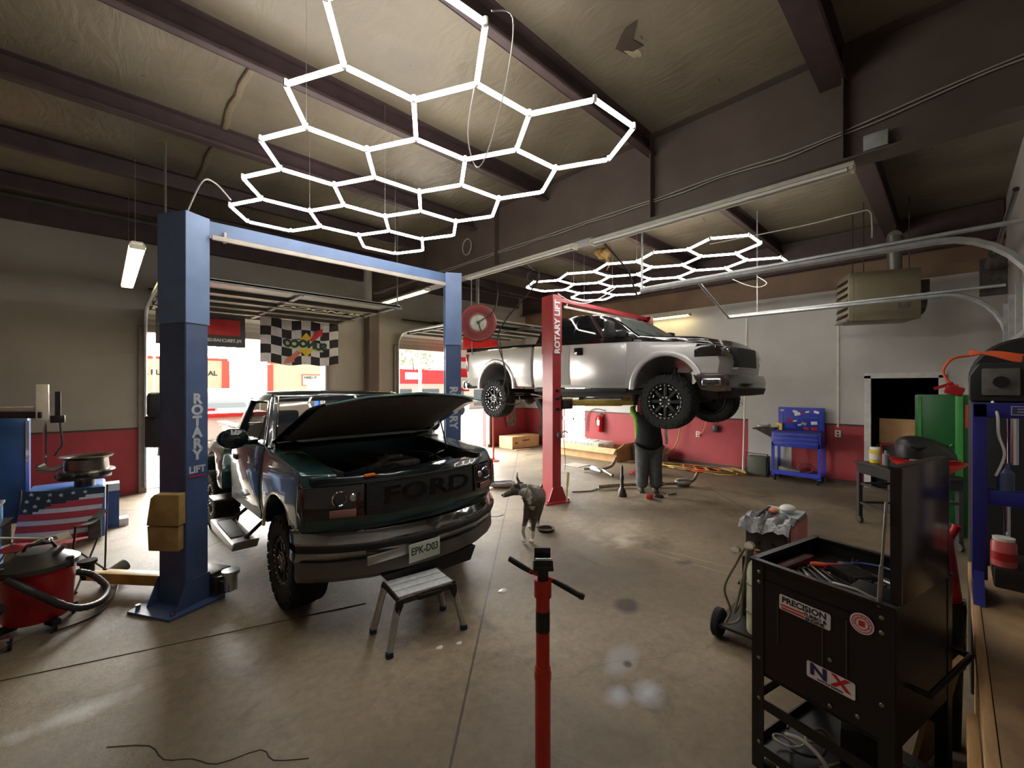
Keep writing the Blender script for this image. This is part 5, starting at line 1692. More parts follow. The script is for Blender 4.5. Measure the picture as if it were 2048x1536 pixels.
for s in (-1, 1):
    for k in range(4):
        x = s * 0.18 + (k - 1.5) * 0.022
        L_ = (0.07, 0.08, 0.076, 0.06)[k]
        skin('finger', [(V(x, 0.335, 1.735), 0.009), (V(x, 0.345, 1.735 + L_ * 0.5), 0.008), (V(x, 0.325, 1.735 + L_ * 0.9), 0.007)], [(0, 1), (1, 2)], M_skin, pr, 1)
    skin('thumb', [(V(s * 0.15, 0.33, 1.70), 0.011), (V(s * 0.125, 0.335, 1.73), 0.009), (V(s * 0.12, 0.33, 1.755), 0.008)], [(0, 1), (1, 2)], M_skin, pr, 1)
# trousers
tv, te = [(V(0, 0, 0.97), 0.20), (V(-0.105, 0, 0.84), 0.165), (V(-0.115, 0.03, 0.50), 0.135), (V(-0.125, -0.02, 0.24), 0.125), (V(-0.13, -0.01, 0.07), 0.115),
          (V(0.105, 0, 0.84), 0.165), (V(0.115, 0.03, 0.50), 0.135), (V(0.125, -0.02, 0.24), 0.125), (V(0.13, -0.01, 0.07), 0.115)], [(0, 1), (1, 2), (2, 3), (3, 4), (0, 5), (5, 6), (6, 7), (7, 8)]
skin('trousers', tv, te, M_jean, pr)
sv_, se = [(V(0, 0, 0.76), (0.31, 0.24)), (V(0, 0, 1.02), (0.27, 0.21)), (V(0, 0.01, 1.26), (0.25, 0.20)), (V(0, 0.02, 1.41), (0.16, 0.14)), (V(0, 0.03, 1.49), 0.075)], [(0, 1), (1, 2), (2, 3), (3, 4)]
for s in (-1, 1):
    sv_ += [(V(s * 0.19, 0.02, 1.42), 0.085), (V(s * 0.25, 0.14, 1.48), 0.07)]
    k = len(sv_)
    se += [(3, k - 2), (k - 2, k - 1)]
skin('shirt', sv_, se, M_shirt, pr)
skin('green_sleeve', [(V(-0.19, 0.0, 0.92), (0.045, 0.06)), (V(-0.20, 0.0, 1.15), (0.035, 0.06)), (V(-0.215, 0.0, 1.38), 0.06), (V(-0.27, 0.12, 1.50), 0.066), (V(-0.27, 0.22, 1.60), 0.05)], [(0, 1), (1, 2), (2, 3), (3, 4)], M_neon, pr)
MB().tube([(-0.16, -0.10, 0.885), (-0.02, -0.165, 0.88), (0.14, -0.12, 0.885)], 0.012, 6).obj('shirt_hem', mat('pale hem', (196, 196, 188), 0.9), pr)
b = MB()
b.ell((0.005, 0.075, 1.79), (0.10, 0.115, 0.07)); b.ell((0.0, 0.03, 1.73), (0.098, 0.09, 0.10))
b.obj('hair', mat('dark hair', (36, 28, 24), 0.8), pr)
b = MB()
for s in (-1, 1):
    b.ell((s * 0.035, 0.148, 1.725), (0.012, 0.008, 0.007))
b.ell((0, 0.165, 1.70), (0.013, 0.018, 0.02)); b.ell((0, 0.15, 1.665), (0.025, 0.008, 0.006))
for s in (-1, 1):
    b.ell((s * 0.095, 0.06, 1.715), (0.012, 0.02, 0.03))
b.obj('face', M_skin, pr)
for s in (-1, 1):
    b = MB()
    b.ell((s * 0.13, 0.06, 0.05), (0.052, 0.13, 0.048)); b.box((s * 0.13, 0.05, 0.012), (0.10, 0.28, 0.024), bev=0.01)
    b.obj('shoe', mat('dark work shoe', (58, 50, 46), 0.8), pr)

# ---------------------------------------------------------------- dog
dg_ = thing('dog', 'grey and white dog standing beside the red post, head turned to the left', 'dog', (4.15, 4.0, 0), radians(0))
# world directions: camera frame right and forward
Rt, Fd = V(cos(radians(44)), -sin(radians(44)), 0), V(sin(radians(44)), cos(radians(44)), 0)
def dp(px, py, dep):
    """point of the dog from its distance along the view and its side offset"""
    u, v = (px - 1024) / 850, (772 - py) / 850
    q = Fd * dep + Rt * (u * dep) + V(0, 0, 2.0 + v * dep)
    return q - V(4.15, 4.0, 0)
M_dog = bpy.data.materials.new('dog coat')
M_dog = mat('dog grey coat', (98, 90, 80), 0.85, 0, 0.3, 16, 0.4, 90)
M_dogw = mat('dog white coat', (206, 200, 188), 0.85, 0, 0.08, 16, 0.4, 90)
def remesh_body(name, mb, m, parent, vox=0.009, it=5):
    o = mb.obj(name, m, parent)
    r = o.modifiers.new('r', 'REMESH'); r.mode = 'VOXEL'; r.voxel_size = vox
    sm = o.modifiers.new('s', 'SMOOTH'); sm.iterations = it; sm.factor = 0.5
    dgp = bpy.context.evaluated_depsgraph_get()
    nm = bpy.data.meshes.new_from_object(o.evaluated_get(dgp))
    o.modifiers.clear()
    o.data = nm
    nm.materials.clear(); nm.materials.append(m)
    for p in nm.polygons:
        p.use_smooth = True
    return o
b = MB()
def limb(pts, rad, n=14):
    q = [dp(*p) for p in pts]
    b.tube(catmull(q, 4), [rad[min(int(i / 4), len(rad) - 1)] + (rad[min(int(i / 4) + 1, len(rad) - 1)] - rad[min(int(i / 4), len(rad) - 1)]) * ((i % 4) / 4) for i in range(4 * (len(q) - 1) + 1)], n)
    for p, r_ in ((q[0], rad[0]), (q[-1], rad[-1])):
        b.ell(p, (r_, r_, r_), n=12)
# trunk: deep chest, tucked belly, rounded rump
limb([(1063, 997, 5.36), (1068, 998, 5.50), (1071, 996, 5.68), (1073, 990, 5.90), (1073, 988, 6.10)], [0.115, 0.150, 0.140, 0.108, 0.122])
b.ell(dp(1066, 1007, 5.46), (0.115, 0.12, 0.155), rot=(0, 0, 0))
b.ell(dp(1074, 990, 6.08), (0.125, 0.13, 0.125))
# neck and head
limb([(1062, 990, 5.40), (1053, 983, 5.32), (1043, 979, 5.29)], [0.105, 0.082, 0.075])
b.ell(dp(1034, 979, 5.28), (0.078, 0.078, 0.072))
limb([(1031, 981, 5.28), (1021, 985, 5.28), (1013, 989, 5.27), (1008, 991, 5.27)], [0.060, 0.044, 0.033, 0.026])
b.ell(dp(1028, 976, 5.28), (0.045, 0.05, 0.03))
# front legs
limb([(1056, 1014, 5.42), (1053, 1032, 5.45), (1049, 1048, 5.45), (1046, 1062, 5.42), (1049, 1074, 5.44), (1049, 1081, 5.42)], [0.062, 0.044, 0.030, 0.024, 0.020, 0.026])
b.ell(dp(1048, 1082, 5.40), (0.030, 0.036, 0.020))
limb([(1071, 1014, 5.42), (1069, 1034, 5.45), (1067, 1050, 5.45), (1066, 1064, 5.43), (1065, 1076, 5.43), (1064, 1081, 5.42)], [0.062, 0.046, 0.031, 0.025, 0.021, 0.027])
b.ell(dp(1063, 1083, 5.39), (0.032, 0.038, 0.020))
# hind legs: stifle forward, hock back, near vertical shank
for dx in (0, 16):
    limb([(1066 + dx * 0.8, 998, 6.08), (1062 + dx, 1016, 5.98), (1061 + dx, 1028, 5.98), (1061 + dx, 1036, 6.12), (1060 + dx, 1046, 6.08), (1060 + dx, 1052, 6.04)], [0.085, 0.062, 0.040, 0.026, 0.021, 0.026])
    b.ell(dp(1059 + dx, 1053, 6.00), (0.028, 0.036, 0.018))
# tail
limb([(1070, 976, 6.18), (1058, 972, 6.24), (1045, 970, 6.26), (1037, 962, 6.25), (1034, 953, 6.22), (1035, 945, 6.20)], [0.036, 0.030, 0.026, 0.022, 0.017, 0.010], 10)
dog = remesh_body('body', b, M_dog, dg_)
dog.data.materials.append(M_dogw)
ndc = [(dp(1052, 992, 5.20), 0.10), (dp(1058, 1008, 5.22), 0.05), (dp(1064, 1024, 5.28), 0.075), (dp(1047, 1078, 5.42), 0.07), (dp(1064, 1076, 5.42), 0.09), (dp(1059, 1052, 6.0), 0.07), (dp(1076, 1052, 6.0), 0.07), (dp(1035, 948, 6.2), 0.05), (dp(1048, 1060, 5.42), 0.05), (dp(1006, 992, 5.25), 0.02)]
for p in dog.data.polygons:
    if any((p.center - c).length < r for c, r in ndc):
        p.material_index = 1
for (cx, cy, dd, rr) in ((1033, 970, 5.22, 0), (1040, 966, 5.36, 0)):
    b = MB()
    c = dp(cx, cy, dd)
    b.prism([(-0.035, 0.02), (0.035, 0.0), (0.03, -0.05), (0.0, -0.085), (-0.025, -0.05)], -0.008, 0.008, 'y', Matrix.Translation(c) @ Matrix.Rotation(radians(-44), 4, 'Z') @ Matrix.Rotation(radians(-25), 4, 'Y'))
    b.obj('ear', mat('dog dark ear', (60, 52, 48), 0.9), dg_, bev=0.004)
MB().ell(dp(1005, 990, 5.27), (0.016, 0.016, 0.014)).obj('nose', M_black, dg_)
MB().ell(dp(1023, 978, 5.215), (0.009, 0.009, 0.009)).obj('eye', M_black, dg_)
b = MB()
b.tube([(lambda q: q)(dp(1050, 983, 5.30) + Fd * (0.092 * cos(a)) + V(0, 0, 1) * (0.085 * sin(a)) * 1.0 + Rt * (0.04 * sin(a))) for a in [k * pi / 10 for k in range(20)]], 0.009, 6, closed=True)
b.obj('collar', mat('grey collar', (140, 138, 134), 0.6), dg_)

o = MB().grid(4, 8, lambda u, v: V(0.02 * sin(v * 7), 0.05 * (u - 0.5), 0.28 * v), 0.02).obj('white_rag', M_white)
o.location = (PX + 0.20, PY - 0.24, 0.92)
tag(o, 'white rag hanging at the right hip of the person under the pickup', 'rag')
# ---------------------------------------------------------------- near middle props
# under hoist stand in the foreground
us = thing('under_hoist_stand', 'tall red support stand with a black crossbar in the foreground', 'support stand', (1.39, 1.245, 0.0), radians(-44))
b = MB()
b.cyl((0, 0, 0.02), (0, 0, 0.78), 0.034, n=24); b.cyl((0, 0, 0.74), (0, 0, 1.13), 0.030, n=24); b.cyl((0, 0, 1.08), (0, 0, 1.155), 0.038, n=24); b.cyl((0, 0, 0.72), (0, 0, 0.76), 0.037, n=24)
b.obj('tube', mat('stand red paint', (196, 48, 36), 0.35, 0, 0.12, 6), us)
b = MB()
b.cyl((0, 0, 0.0), (0, 0, 0.02), 0.19, n=32)
for k in range(3):
    a = k * 2 * pi / 3
    b.box((0.09 * cos(a), 0.09 * sin(a), 0.06), (0.15, 0.01, 0.10), rot=(0, 0, a))
b.obj('base', mat('stand red paint', (196, 48, 36), 0.35), us)
MB().tube([(-0.150, 0.02, 1.237), (-0.145, 0.02, 1.235), (-0.09, 0.01, 1.205), (-0.045, 0.0, 1.183)], [0.009, 0.0125, 0.0125, 0.010], 12).obj('grip', M_blackm, us)
MB().tube([(0.04, 0, 1.15), (0.1, -0.01, 1.122), (0.155, -0.028, 1.098), (0.16, -0.029, 1.096), (0.175, -0.032, 1.090)], [0.010, 0.0125, 0.0125, 0.015, 0.012], 12).obj('grip', M_blackm, us)
MB().cyl((-0.06, 0.0, 1.19), (0.05, 0, 1.148), 0.009, n=10).obj('handle_rod', mat('stand red paint', (196, 48, 36), 0.35), us)
b = MB()
b.cyl((0, 0, 1.15), (0, 0, 1.205), 0.024, n=16)
b.box((0, 0, 1.212), (0.088, 0.07, 0.02), bev=0.003)
b.prism([(-0.035, 1.222), (-0.025, 1.222), (-0.015, 1.245), (-0.028, 1.245)], -0.042, 0.042, 'x')
b.box((0, 0.028, 1.252), (0.072, 0.012, 0.06), bev=0.002)
b.box((0, -0.030, 1.236), (0.072, 0.008, 0.026), bev=0.002)
b.obj('saddle', M_black, us)
MB().box((0, -0.028, 1.251), (0.068, 0.010, 0.012), bev=0.002).obj('saddle_plate', M_alu, us)
b = MB()
b.lathe([(0.0306, 0.93), (0.0312, 0.93), (0.0312, 1.02), (0.0306, 1.02)], n=24)
b.obj('black_label', M_black, us)

# folding work platform
st = thing('work_platform', 'small aluminium folding step platform in front of the green pickup', 'step stool', (1.86, 3.02, 0), radians(-8))
H_ = 0.40
for k, y in enumerate((-0.105, 0.0, 0.105)):
    MB().box((0, y, H_), (0.46, 0.094, 0.02), bev=0.003).obj('deck_plank', mat('bright ribbed aluminium', (214, 218, 220), 0.4, 0.3, 0.15, 30), st)
b = MB()
b.box((-0.238, 0, H_ - 0.01), (0.02, 0.33, 0.04), bev=0.004); b.box((0.238, 0, H_ - 0.01), (0.02, 0.33, 0.04), bev=0.004)
b.box((0, -0.162, H_ - 0.03), (0.46, 0.008, 0.04)); b.box((0, 0.162, H_ - 0.03), (0.46, 0.008, 0.04))
b.obj('frame', M_dsteel, st)
for sx in (-1, 1):
    for sy in (-1, 1):
        b = MB()
        b.prism([(sx * 0.20, H_ - 0.01), (sx * 0.25, H_ - 0.01), (sx * 0.26, H_ - 0.08), (sx * 0.235, H_ - 0.13), (sx * 0.20, H_ - 0.06)], sy * 0.165 - 0.012, sy * 0.165 + 0.012, 'y')
        b.obj('hinge_plate', M_blackm, st, bev=0.004)
        lg = MB().tube([(sx * 0.235, sy * 0.150, H_ - 0.04), (sx * 0.31, sy * 0.185, 0.03)], 0.028, 6, flat=0.6).obj('leg', M_alu, st)
        MB().box((sx * 0.312, sy * 0.186, 0.02), (0.05, 0.05, 0.04), bev=0.008).obj('foot', mat('navy rubber foot', (34, 42, 66), 0.8), lg)
MB().box((0.02, -0.172, H_ - 0.035), (0.2, 0.012, 0.035), bev=0.012).obj('carry_handle', M_blackm, st)

# ---------------------------------------------------------------- tool cart
tcx = thing('tool_cart', 'black open topped tool cart with stickers at the right foreground', 'tool cart', (2.38, 0.70, 0), radians(-14))
# local: x = depth (away from camera), y = -width
CW, CD, CT = 0.56, 0.62, 1.13
M_cb = mat('black cart steel', (24, 23, 24), 0.38, 0.2, 0.25, 6, spec=0.6)
b = MB()
b.box((0.004, -CW / 2, 0.84), (0.008, CW, 0.56)); b.box((CD, -CW / 2, 0.84), (0.008, CW, 0.56))
b.box((CD / 2, 0, 0.84), (CD, 0.008, 0.56)); b.box((CD / 2, -CW, 0.84), (CD, 0.008, 0.56))
b.box((CD / 2, -CW / 2, 1.04), (CD, CW, 0.01)); b.box((CD / 2, -CW / 2, 0.57), (CD, CW, 0.012))
b.box((0.0, -CW / 2, CT - 0.006), (0.03, CW + 0.02, 0.012)); b.box((CD, -CW / 2, CT - 0.006), (0.03, CW + 0.02, 0.012))
b.box((CD / 2, 0.0, CT - 0.006), (CD, 0.03, 0.012))
b.obj('body', M_cb, tcx)
for (lx, ly) in ((0, 0), (0, -CW), (CD, 0), (CD, -CW)):
    sx, sy = (1 if lx == 0 else -1), (-1 if ly == 0 else 1)
    b = MB()
    b.box((lx - sx * 0.004 + sx * 0.002, ly + sy * 0.025, 0.60), (0.006, 0.055, 1.04)); b.box((lx + sx * 0.025, ly - sy * 0.004, 0.60), (0.055, 0.006, 1.04))
    b.obj('corner_post', M_cb, tcx)
b = MB()
b.box((0.0, -CW / 2, 0.42), (0.006, CW, 0.05)); b.box((CD / 2, 0.002, 0.42), (CD, 0.006, 0.05)); b.box((CD, -CW / 2, 0.42), (0.006, CW, 0.05))
b.obj('rail', M_cb, tcx)
b = MB()
b.box((CD / 2, -CW / 2, 0.17), (CD, CW, 0.012)); b.box((0, -CW / 2, 0.19), (0.008, CW, 0.05)); b.box((CD / 2, 0, 0.19), (CD, 0.008, 0.05))
b.obj('lower_shelf', M_cb, tcx)
for (lx, ly) in ((0.05, -0.05), (0.05, -CW + 0.05), (CD - 0.05, -0.05), (CD - 0.05, -CW + 0.05)):
    MB().cyl((lx, ly - 0.015, 0.045), (lx, ly + 0.015, 0.045), 0.045, n=18).box((lx, ly, 0.09), (0.04, 0.05, 0.02)).obj('caster', M_rubber, tcx)
b = MB()
for (y, z) in ((-0.03, 1.07), (-0.03, 1.02), (-CW + 0.04, 1.07), (-CW + 0.04, 1.01), (-0.03, 0.64), (-CW + 0.04, 0.72), (-0.34, 0.80), (-0.34, 0.60), (-CW + 0.12, 0.62), (-0.03, 0.44), (-0.03, 0.22)):
    MB().ell((-0.006, y, z), (0.004, 0.009, 0.009), n=8).obj('rivet', M_steel, tcx)
b = MB()
for y in (-0.12, -0.31, -0.40):
    b.box((-0.001, y, 0.86), (0.006, 0.006, 0.28 if y < -0.3 else 0.2))
b.obj('panel_seam', mat('worn black edge', (70, 66, 60), 0.4, 0.4), tcx)
# lid, standing open on the right edge
ld = MB().box((0.26, -CW - 0.012, 1.41), (0.52, 0.02, 0.54), bev=0.004).obj('lid', mat('cart lid inner steel', (70, 56, 58), 0.22, 0.5, 0.15, 4), tcx)
MB().box((0.26, -CW + 0.004, 1.675), (0.53, 0.03, 0.012)).box((0.0, -CW - 0.005, 1.41), (0.012, 0.035, 0.53)).box((0.52, -CW - 0.005, 1.41), (0.012, 0.035, 0.53)).obj('lid_rim', M_cb, ld)
MB().cyl((0.0, -CW + 0.05, 1.11), (-0.012, -CW + 0.022, 1.54), 0.005, n=8).cyl((0.0, -CW + 0.05, 1.11), (-0.004, -CW + 0.04, 1.28), 0.008, n=8).obj('gas_strut', M_steel, tcx)
b = MB()
b.cyl((CD * 0.2, -CW - 0.07, 0.78), (CD * 1.0, -CW - 0.07, 0.78), 0.012, n=10); b.cyl((CD * 0.2, -CW, 0.78), (CD * 0.2, -CW - 0.07, 0.78), 0.012, n=8); b.cyl((CD, -CW, 0.78), (CD, -CW - 0.07, 0.78), 0.012, n=8)
b.obj('push_handle', M_cb, tcx)
# stickers
SF = lambda y, z: frame((-0.004, y, z), (0, -1, 0), (0, 0, 1))
def sticker(name, y, z, w, h, rot, m):
    b = MB()
    c = []
    r = 0.008
    for (cx, cz, a0) in ((w / 2 - r, h / 2 - r, 0), (-w / 2 + r, h / 2 - r, 90), (-w / 2 + r, -h / 2 + r, 180), (w / 2 - r, -h / 2 + r, 270)):
        for k in range(4):
            a = radians(a0 + k * 30)
            c.append((cx + r * cos(a), cz + r * sin(a)))
    b.prism(c, 0.0, 0.0012, 'z', SF(y, z) @ Matrix.Rotation(rot, 4, 'Z'))
    return b.obj(name, m, tcx)
M_stk = mat('sticker white', (214, 210, 206), 0.45, 0, 0.03, 5)
s1 = sticker('sticker', -0.235, 0.965, 0.215, 0.072, radians(-1), M_stk)
def stext(body, y, z, size, m, rot=0.0, sq=1.0, bold=0.0012):
    f = SF(y, z) @ Matrix.Rotation(rot, 4, 'Z')
    f.translation += V(-0.0016, 0, 0)
    return f
def put(par, body, y, z, size, m, sq=1.0, bold=0.001):
    f = SF(y, z)
    f.translation = f.translation + V(-0.0016, 0, 0)
    return text('lettering', body, m, par, f, size, 0.0004, bold, sq)
put(s1, 'PRECISION', -0.233, 0.980, 0.037, M_txtb, 1.04, 0.0012)
put(s1, 'TURBO &', -0.280, 0.954, 0.020, M_txtb, 1.1, 0.0008)
put(s1, 'ENGINE', -0.280, 0.937, 0.018, M_txtb, 1.2, 0.0008)
MB().box((-0.0062, -0.185, 0.954), (0.001, 0.10, 0.007)).box((-0.0062, -0.188, 0.940), (0.001, 0.10, 0.007)).obj('stripe', M_txtr, s1)
b = MB()
b.lathe([(0, 0), (0.042, 0.0), (0.042, 0.0012), (0, 0.0012)], axis='z', n=32)
b.bm.transform(SF(-0.455, 1.015))
s2 = b.obj('sticker', M_stk, tcx)
b = MB()
for (r0, r1) in ((0.033, 0.036), (0.022, 0.0255)):
    b.lathe([(r0, 0.0), (r1, 0.0), (r1, 0.002), (r0, 0.002), (r0, 0)], axis='z', n=32)
b.box((0, 0, 0.001), (0.022, 0.024, 0.002))
for k in range(9):
    a = radians(200 - k * 27)
    b.box((0.0292 * cos(a), 0.0292 * sin(a), 0.001), (0.004, 0.004, 0.0016), rot=(0, 0, a))
b.bm.transform(SF(-0.455, 1.015))
b.obj('round_emblem', M_txtr, s2)
s3 = sticker('sticker', -0.34, 0.715, 0.185, 0.072, 0, M_stk)
put(s3, 'N', -0.295, 0.720, 0.068, mat('sticker navy', (38, 36, 88), 0.5), 1.35, 0.003)
put(s3, 'X', -0.380, 0.720, 0.068, M_txtr, 1.3, 0.003)
put(s3, 'NITROUS EXPRESS', -0.34, 0.688, 0.012, mat('sticker navy', (38, 36, 88), 0.5), 1.0, 0.0003)
sticker('sticker_edge', -0.34, 0.745, 0.0, 0.0, 0, M_stk) if False else None
# tools in the tray: each tool its own thing
def place(x, y, z=0.0):
    return tcx.matrix_basis @ V(x, y, z) if False else Matrix.Translation((2.38, 0.70, 0)) @ Matrix.Rotation(radians(-14), 4, 'Z') @ V(x, y, z)
def wrench(L_, m, z=0.0):
    b = MB()
    b.box((0, 0, 0), (L_ * 0.8, 0.012, 0.006), bev=0.002)
    b.lathe([(0.009, -0.004), (0.017, -0.004), (0.017, 0.004), (0.009, 0.004), (0.009, -0.004)], (L_ / 2, 0, 0), 'z', 14)
    b.prism([(-L_ / 2 + 0.02, -0.008), (-L_ / 2 - 0.012, -0.018), (-L_ / 2 - 0.02, -0.008), (-L_ / 2 - 0.003, 0), (-L_ / 2 - 0.02, 0.010), (-L_ / 2 - 0.010, 0.018), (-L_ / 2 + 0.02, 0.008)], -0.004, 0.004, 'z')
    return b
for k in range(7):
    p = place(0.10 + k * 0.035, -0.12 - k * 0.012, 1.052 + 0.002 * (k % 3))
    o = wrench(0.16 + 0.012 * k, M_dsteel).obj('wrench', M_steel if k % 2 else M_dsteel)
    o.location = p
    o.rotation_euler = (0, 0, radians(20 + k * 3))
    tag(o, '%s steel wrench in the row of seven in the cart tray' % ('smallest', 'second smallest', 'third smallest', 'middle sized', 'third largest', 'second largest', 'largest')[k], 'wrench', 'wrenches in the tool cart tray')
for k in range(9):
    p = place(0.20 + (k % 3) * 0.05, -0.36 - (k // 3) * 0.05, 1.046)
    o = MB().lathe([(0.0, 0), (0.016 + 0.001 * k, 0), (0.016 + 0.001 * k, 0.045), (0.010, 0.045), (0.010, 0.02), (0, 0.02)], n=16).obj('socket', M_dsteel)
    o.location = p
    tag(o, 'dark socket standing in the cart tray, %s row, %s of three' % (('left', 'middle', 'right')[k // 3], ('nearest', 'middle', 'farthest')[k % 3]), 'socket', 'sockets in the tool cart tray')
def screwdriver(mh):
    b = MB()
    b.lathe([(0, 0), (0.012, 0.004), (0.015, 0.03), (0.012, 0.08), (0.014, 0.1), (0.0, 0.105)], axis='x', n=12)
    return b
for k, (mh, lb) in enumerate(((M_orange, 'orange handled'), (M_redp, 'red handled'), (mat('blue handle', (36, 60, 160), 0.4), 'blue handled'), (M_black, 'black handled'))):
    o = screwdriver(mh).obj('screwdriver', mh)
    MB().cyl((0.1, 0, 0), (0.23, 0, 0), 0.004, n=8).obj('shaft', M_steel, o)
    o.location = place(0.34 + 0.03 * k, -0.10 - 0.05 * k, 1.062)
    o.rotation_euler = (0, 0, radians(-60 + 22 * k))
    tag(o, '%s screwdriver lying in the cart tray' % lb, 'screwdriver')
o = MB().tube(catmull([place(0.36, -0.22, 1.06), place(0.48, -0.25, 1.09), place(0.5, -0.38, 1.10), place(0.42, -0.46, 1.08), place(0.30, -0.44, 1.06)], 8), 0.007, 6).obj('test_lead', mat('blue lead', (40, 56, 120), 0.5))
tag(o, 'blue test lead curled in the cart tray', 'cable')
b = MB()
for k in range(11):
    b.box((0.012 * k, 0, 0.03), (0.006, 0.16, 0.05 + 0.002 * k), bev=0.002)
b.box((0.06, 0, 0.008), (0.16, 0.17, 0.016), bev=0.003)
o = b.obj('tool_rack', M_black)
o.location = place(0.10, -0.44, 1.046); o.rotation_euler = (0, 0, radians(-14))
tag(o, 'black slotted rack standing in the cart tray', 'tool rack')
o = MB().tube([place(0.05, -0.33, 1.12), place(0.03, -0.42, 1.135), place(0.02, -0.50, 1.125)], 0.007, 8).obj('pry_bar', M_steel)
tag(o, 'bright pry bar resting on the front edge of the cart tray', 'pry bar')
o = MB().box((0, 0, 0.02), (0.30, 0.05, 0.035), bev=0.01).obj('torque_wrench_case', mat('dark maroon plastic', (70, 30, 32), 0.5))
o.location = place(0.28, -0.06, 1.046); o.rotation_euler = (0, 0, radians(-14))
tag(o, 'long dark maroon case along the left side of the cart tray', 'tool case')
for k in range(4):
    b = MB().cyl((0, 0, 0), (0.15, 0, 0), 0.008, n=8)
    b.lathe([(0, -0.012), (0.018, -0.012), (0.02, 0.0), (0.018, 0.012), (0, 0.012)], (0.16, 0, 0), 'z', 16)
    b.cyl((-0.02, 0, 0), (0.04, 0, 0), 0.011, n=10)
    o = b.obj('ratchet', (M_steel, M_dsteel)[k % 2])
    o.location = place(0.36 + 0.03 * k, -0.30 - 0.05 * k, 1.062)
    o.rotation_euler = (0, 0, radians(30 + 14 * k))
    tag(o, '%s ratchet handle on the far side of the cart tray, %s' % (('bright', 'dark')[k % 2], ('nearest its left side', 'second from its left side', 'third from its left side', 'nearest the lid')[k]), 'ratchet', 'ratchets in the tool cart tray')
b = MB()
for k in range(14):
    b.box((0.011 * k, 0, 0.03), (0.005, 0.12, 0.05), rot=(0, 0.3, 0), bev=0.001)
b.box((0.07, 0, 0.008), (0.18, 0.13, 0.014), bev=0.003)
o = b.obj('wrench_rack', M_dsteel)
o.location = place(0.30, -0.36, 1.046); o.rotation_euler = (0, 0, radians(50))
tag(o, 'dark rack of thin slanted blades in the middle of the cart tray', 'tool rack')
# jumble on the lower shelf
for k in range(7):
    pts = []
    c = (0.10 + 0.05 * k, -0.12 - 0.055 * k)
    for j in range(9):
        a = j * 0.9 + k * 1.7
        pts.append(place(c[0] + (0.06 + 0.03 * sin(k)) * cos(a) - 0.03 * (j == 8), c[1] + 0.07 * sin(a), 0.20 + 0.015 * j + 0.02 * sin(j * k)))
    o = MB().tube(catmull(pts, 6), 0.006 + 0.001 * (k % 3), 6).obj('jumper_cable', (M_cable, M_blackc, mat('olive cable', (120, 112, 84), 0.6))[k % 3])
    tag(o, '%s cable looped in the tangle on the cart lower shelf' % ('pale leftmost', 'black leftmost', 'olive leftmost', 'pale middle', 'black rightmost', 'olive rightmost', 'pale rightmost')[k], 'cable', 'tangled cables on the cart lower shelf')
o = MB().tube(catmull([place(-0.01, -0.16, 0.35), place(-0.02, -0.24, 0.38), place(-0.02, -0.33, 0.34), place(-0.02, -0.37, 0.24), place(-0.02, -0.38, 0.12), place(-0.03, -0.38, 0.05)], 8), 0.009, 8).obj('grey_hose', M_cable)
tag(o, 'thick pale cable arching out of the cart lower shelf', 'cable')
cl = thing('spring_clamp', 'orange jumper clamp hanging from the cart lower shelf', 'clamp', place(0.0, -0.46, 0.19), radians(-14))
b = MB()
b.prism([(-0.02, -0.07), (-0.032, 0.0), (-0.012, 0.03), (-0.02, 0.075), (-0.008, 0.08), (0.0, 0.04), (0.008, 0.08), (0.02, 0.075), (0.012, 0.03), (0.032, 0.0), (0.02, -0.07), (0.0, -0.02)], -0.03, -0.015, 'x')
b.obj('jaw', mat('clamp orange', (232, 160, 110), 0.5), cl)
o = MB().ell((0, 0, 0), (0.055, 0.05, 0.055)).cyl((0, 0, 0.04), (0, 0, 0.08), 0.02, n=12).obj('spray_can', mat('blue cap', (46, 44, 110), 0.3))
o.location = place(0.10, -0.40, 0.235)
tag(o, 'navy round canister in the cables on the cart lower shelf', 'canister')
o = MB().box((0, 0, 0.12), (0.22, 0.20, 0.24), bev=0.01).obj('tool_case', M_blackm)
o.location = place(0.30, -0.36, 0.178); o.rotation_euler = (0, 0, radians(8))
tag(o, 'black case at the back of the cart lower shelf', 'tool case')

# ---------------------------------------------------------------- welder and bottle on its trolley
wd = thing('welder', 'red and grey mig welder on a wheeled trolley behind the tool cart', 'welder', (3.84, 1.04, 0), radians(0))
b = MB()
b.prism([(0.0, 0.42), (0.0, 0.86), (0.06, 0.88), (0.62, 0.88), (0.66, 0.84), (0.66, 0.42)], -0.15, 0.15, 'y')
b.obj('cabinet', mat('welder grey enamel', (62, 56, 58), 0.4), wd, bev=0.008)
MB().box((0.35, -0.153, 0.66), (0.55, 0.006, 0.40), bev=0.002).obj('side_panel', mat('welder red side', (186, 84, 70), 0.4, 0, 0.25, 4), wd)
MB().box((0.33, 0.0, 0.884), (0.62, 0.29, 0.012), bev=0.003).obj('top_cover', mat('welder pale top', (176, 186, 184), 0.4, 0, 0.1, 5), wd)
b = MB()
b.tube(catmull([(0.16, 0.10, 0.89), (0.16, 0.08, 0.93), (0.40, 0.08, 0.93), (0.40, 0.10, 0.89)], 4), 0.012, 6)
b.obj('handle', M_blackm, wd)
b = MB()
b.cyl((-0.006, -0.04, 0.72), (-0.03, -0.04, 0.72), 0.025, n=14); b.cyl((-0.006, 0.06, 0.72), (-0.03, 0.06, 0.72), 0.02, n=14); b.cyl((-0.006, 0.0, 0.52), (-0.04, 0.0, 0.52), 0.03, n=14)
b.obj('control_knob', M_black, wd)
b = MB()
b.box((0.28, 0, 0.40), (0.8, 0.34, 0.02)); b.box((-0.08, 0.13, 0.32), (0.03, 0.03, 0.6)); b.box((-0.08, -0.13, 0.32), (0.03, 0.03, 0.6))
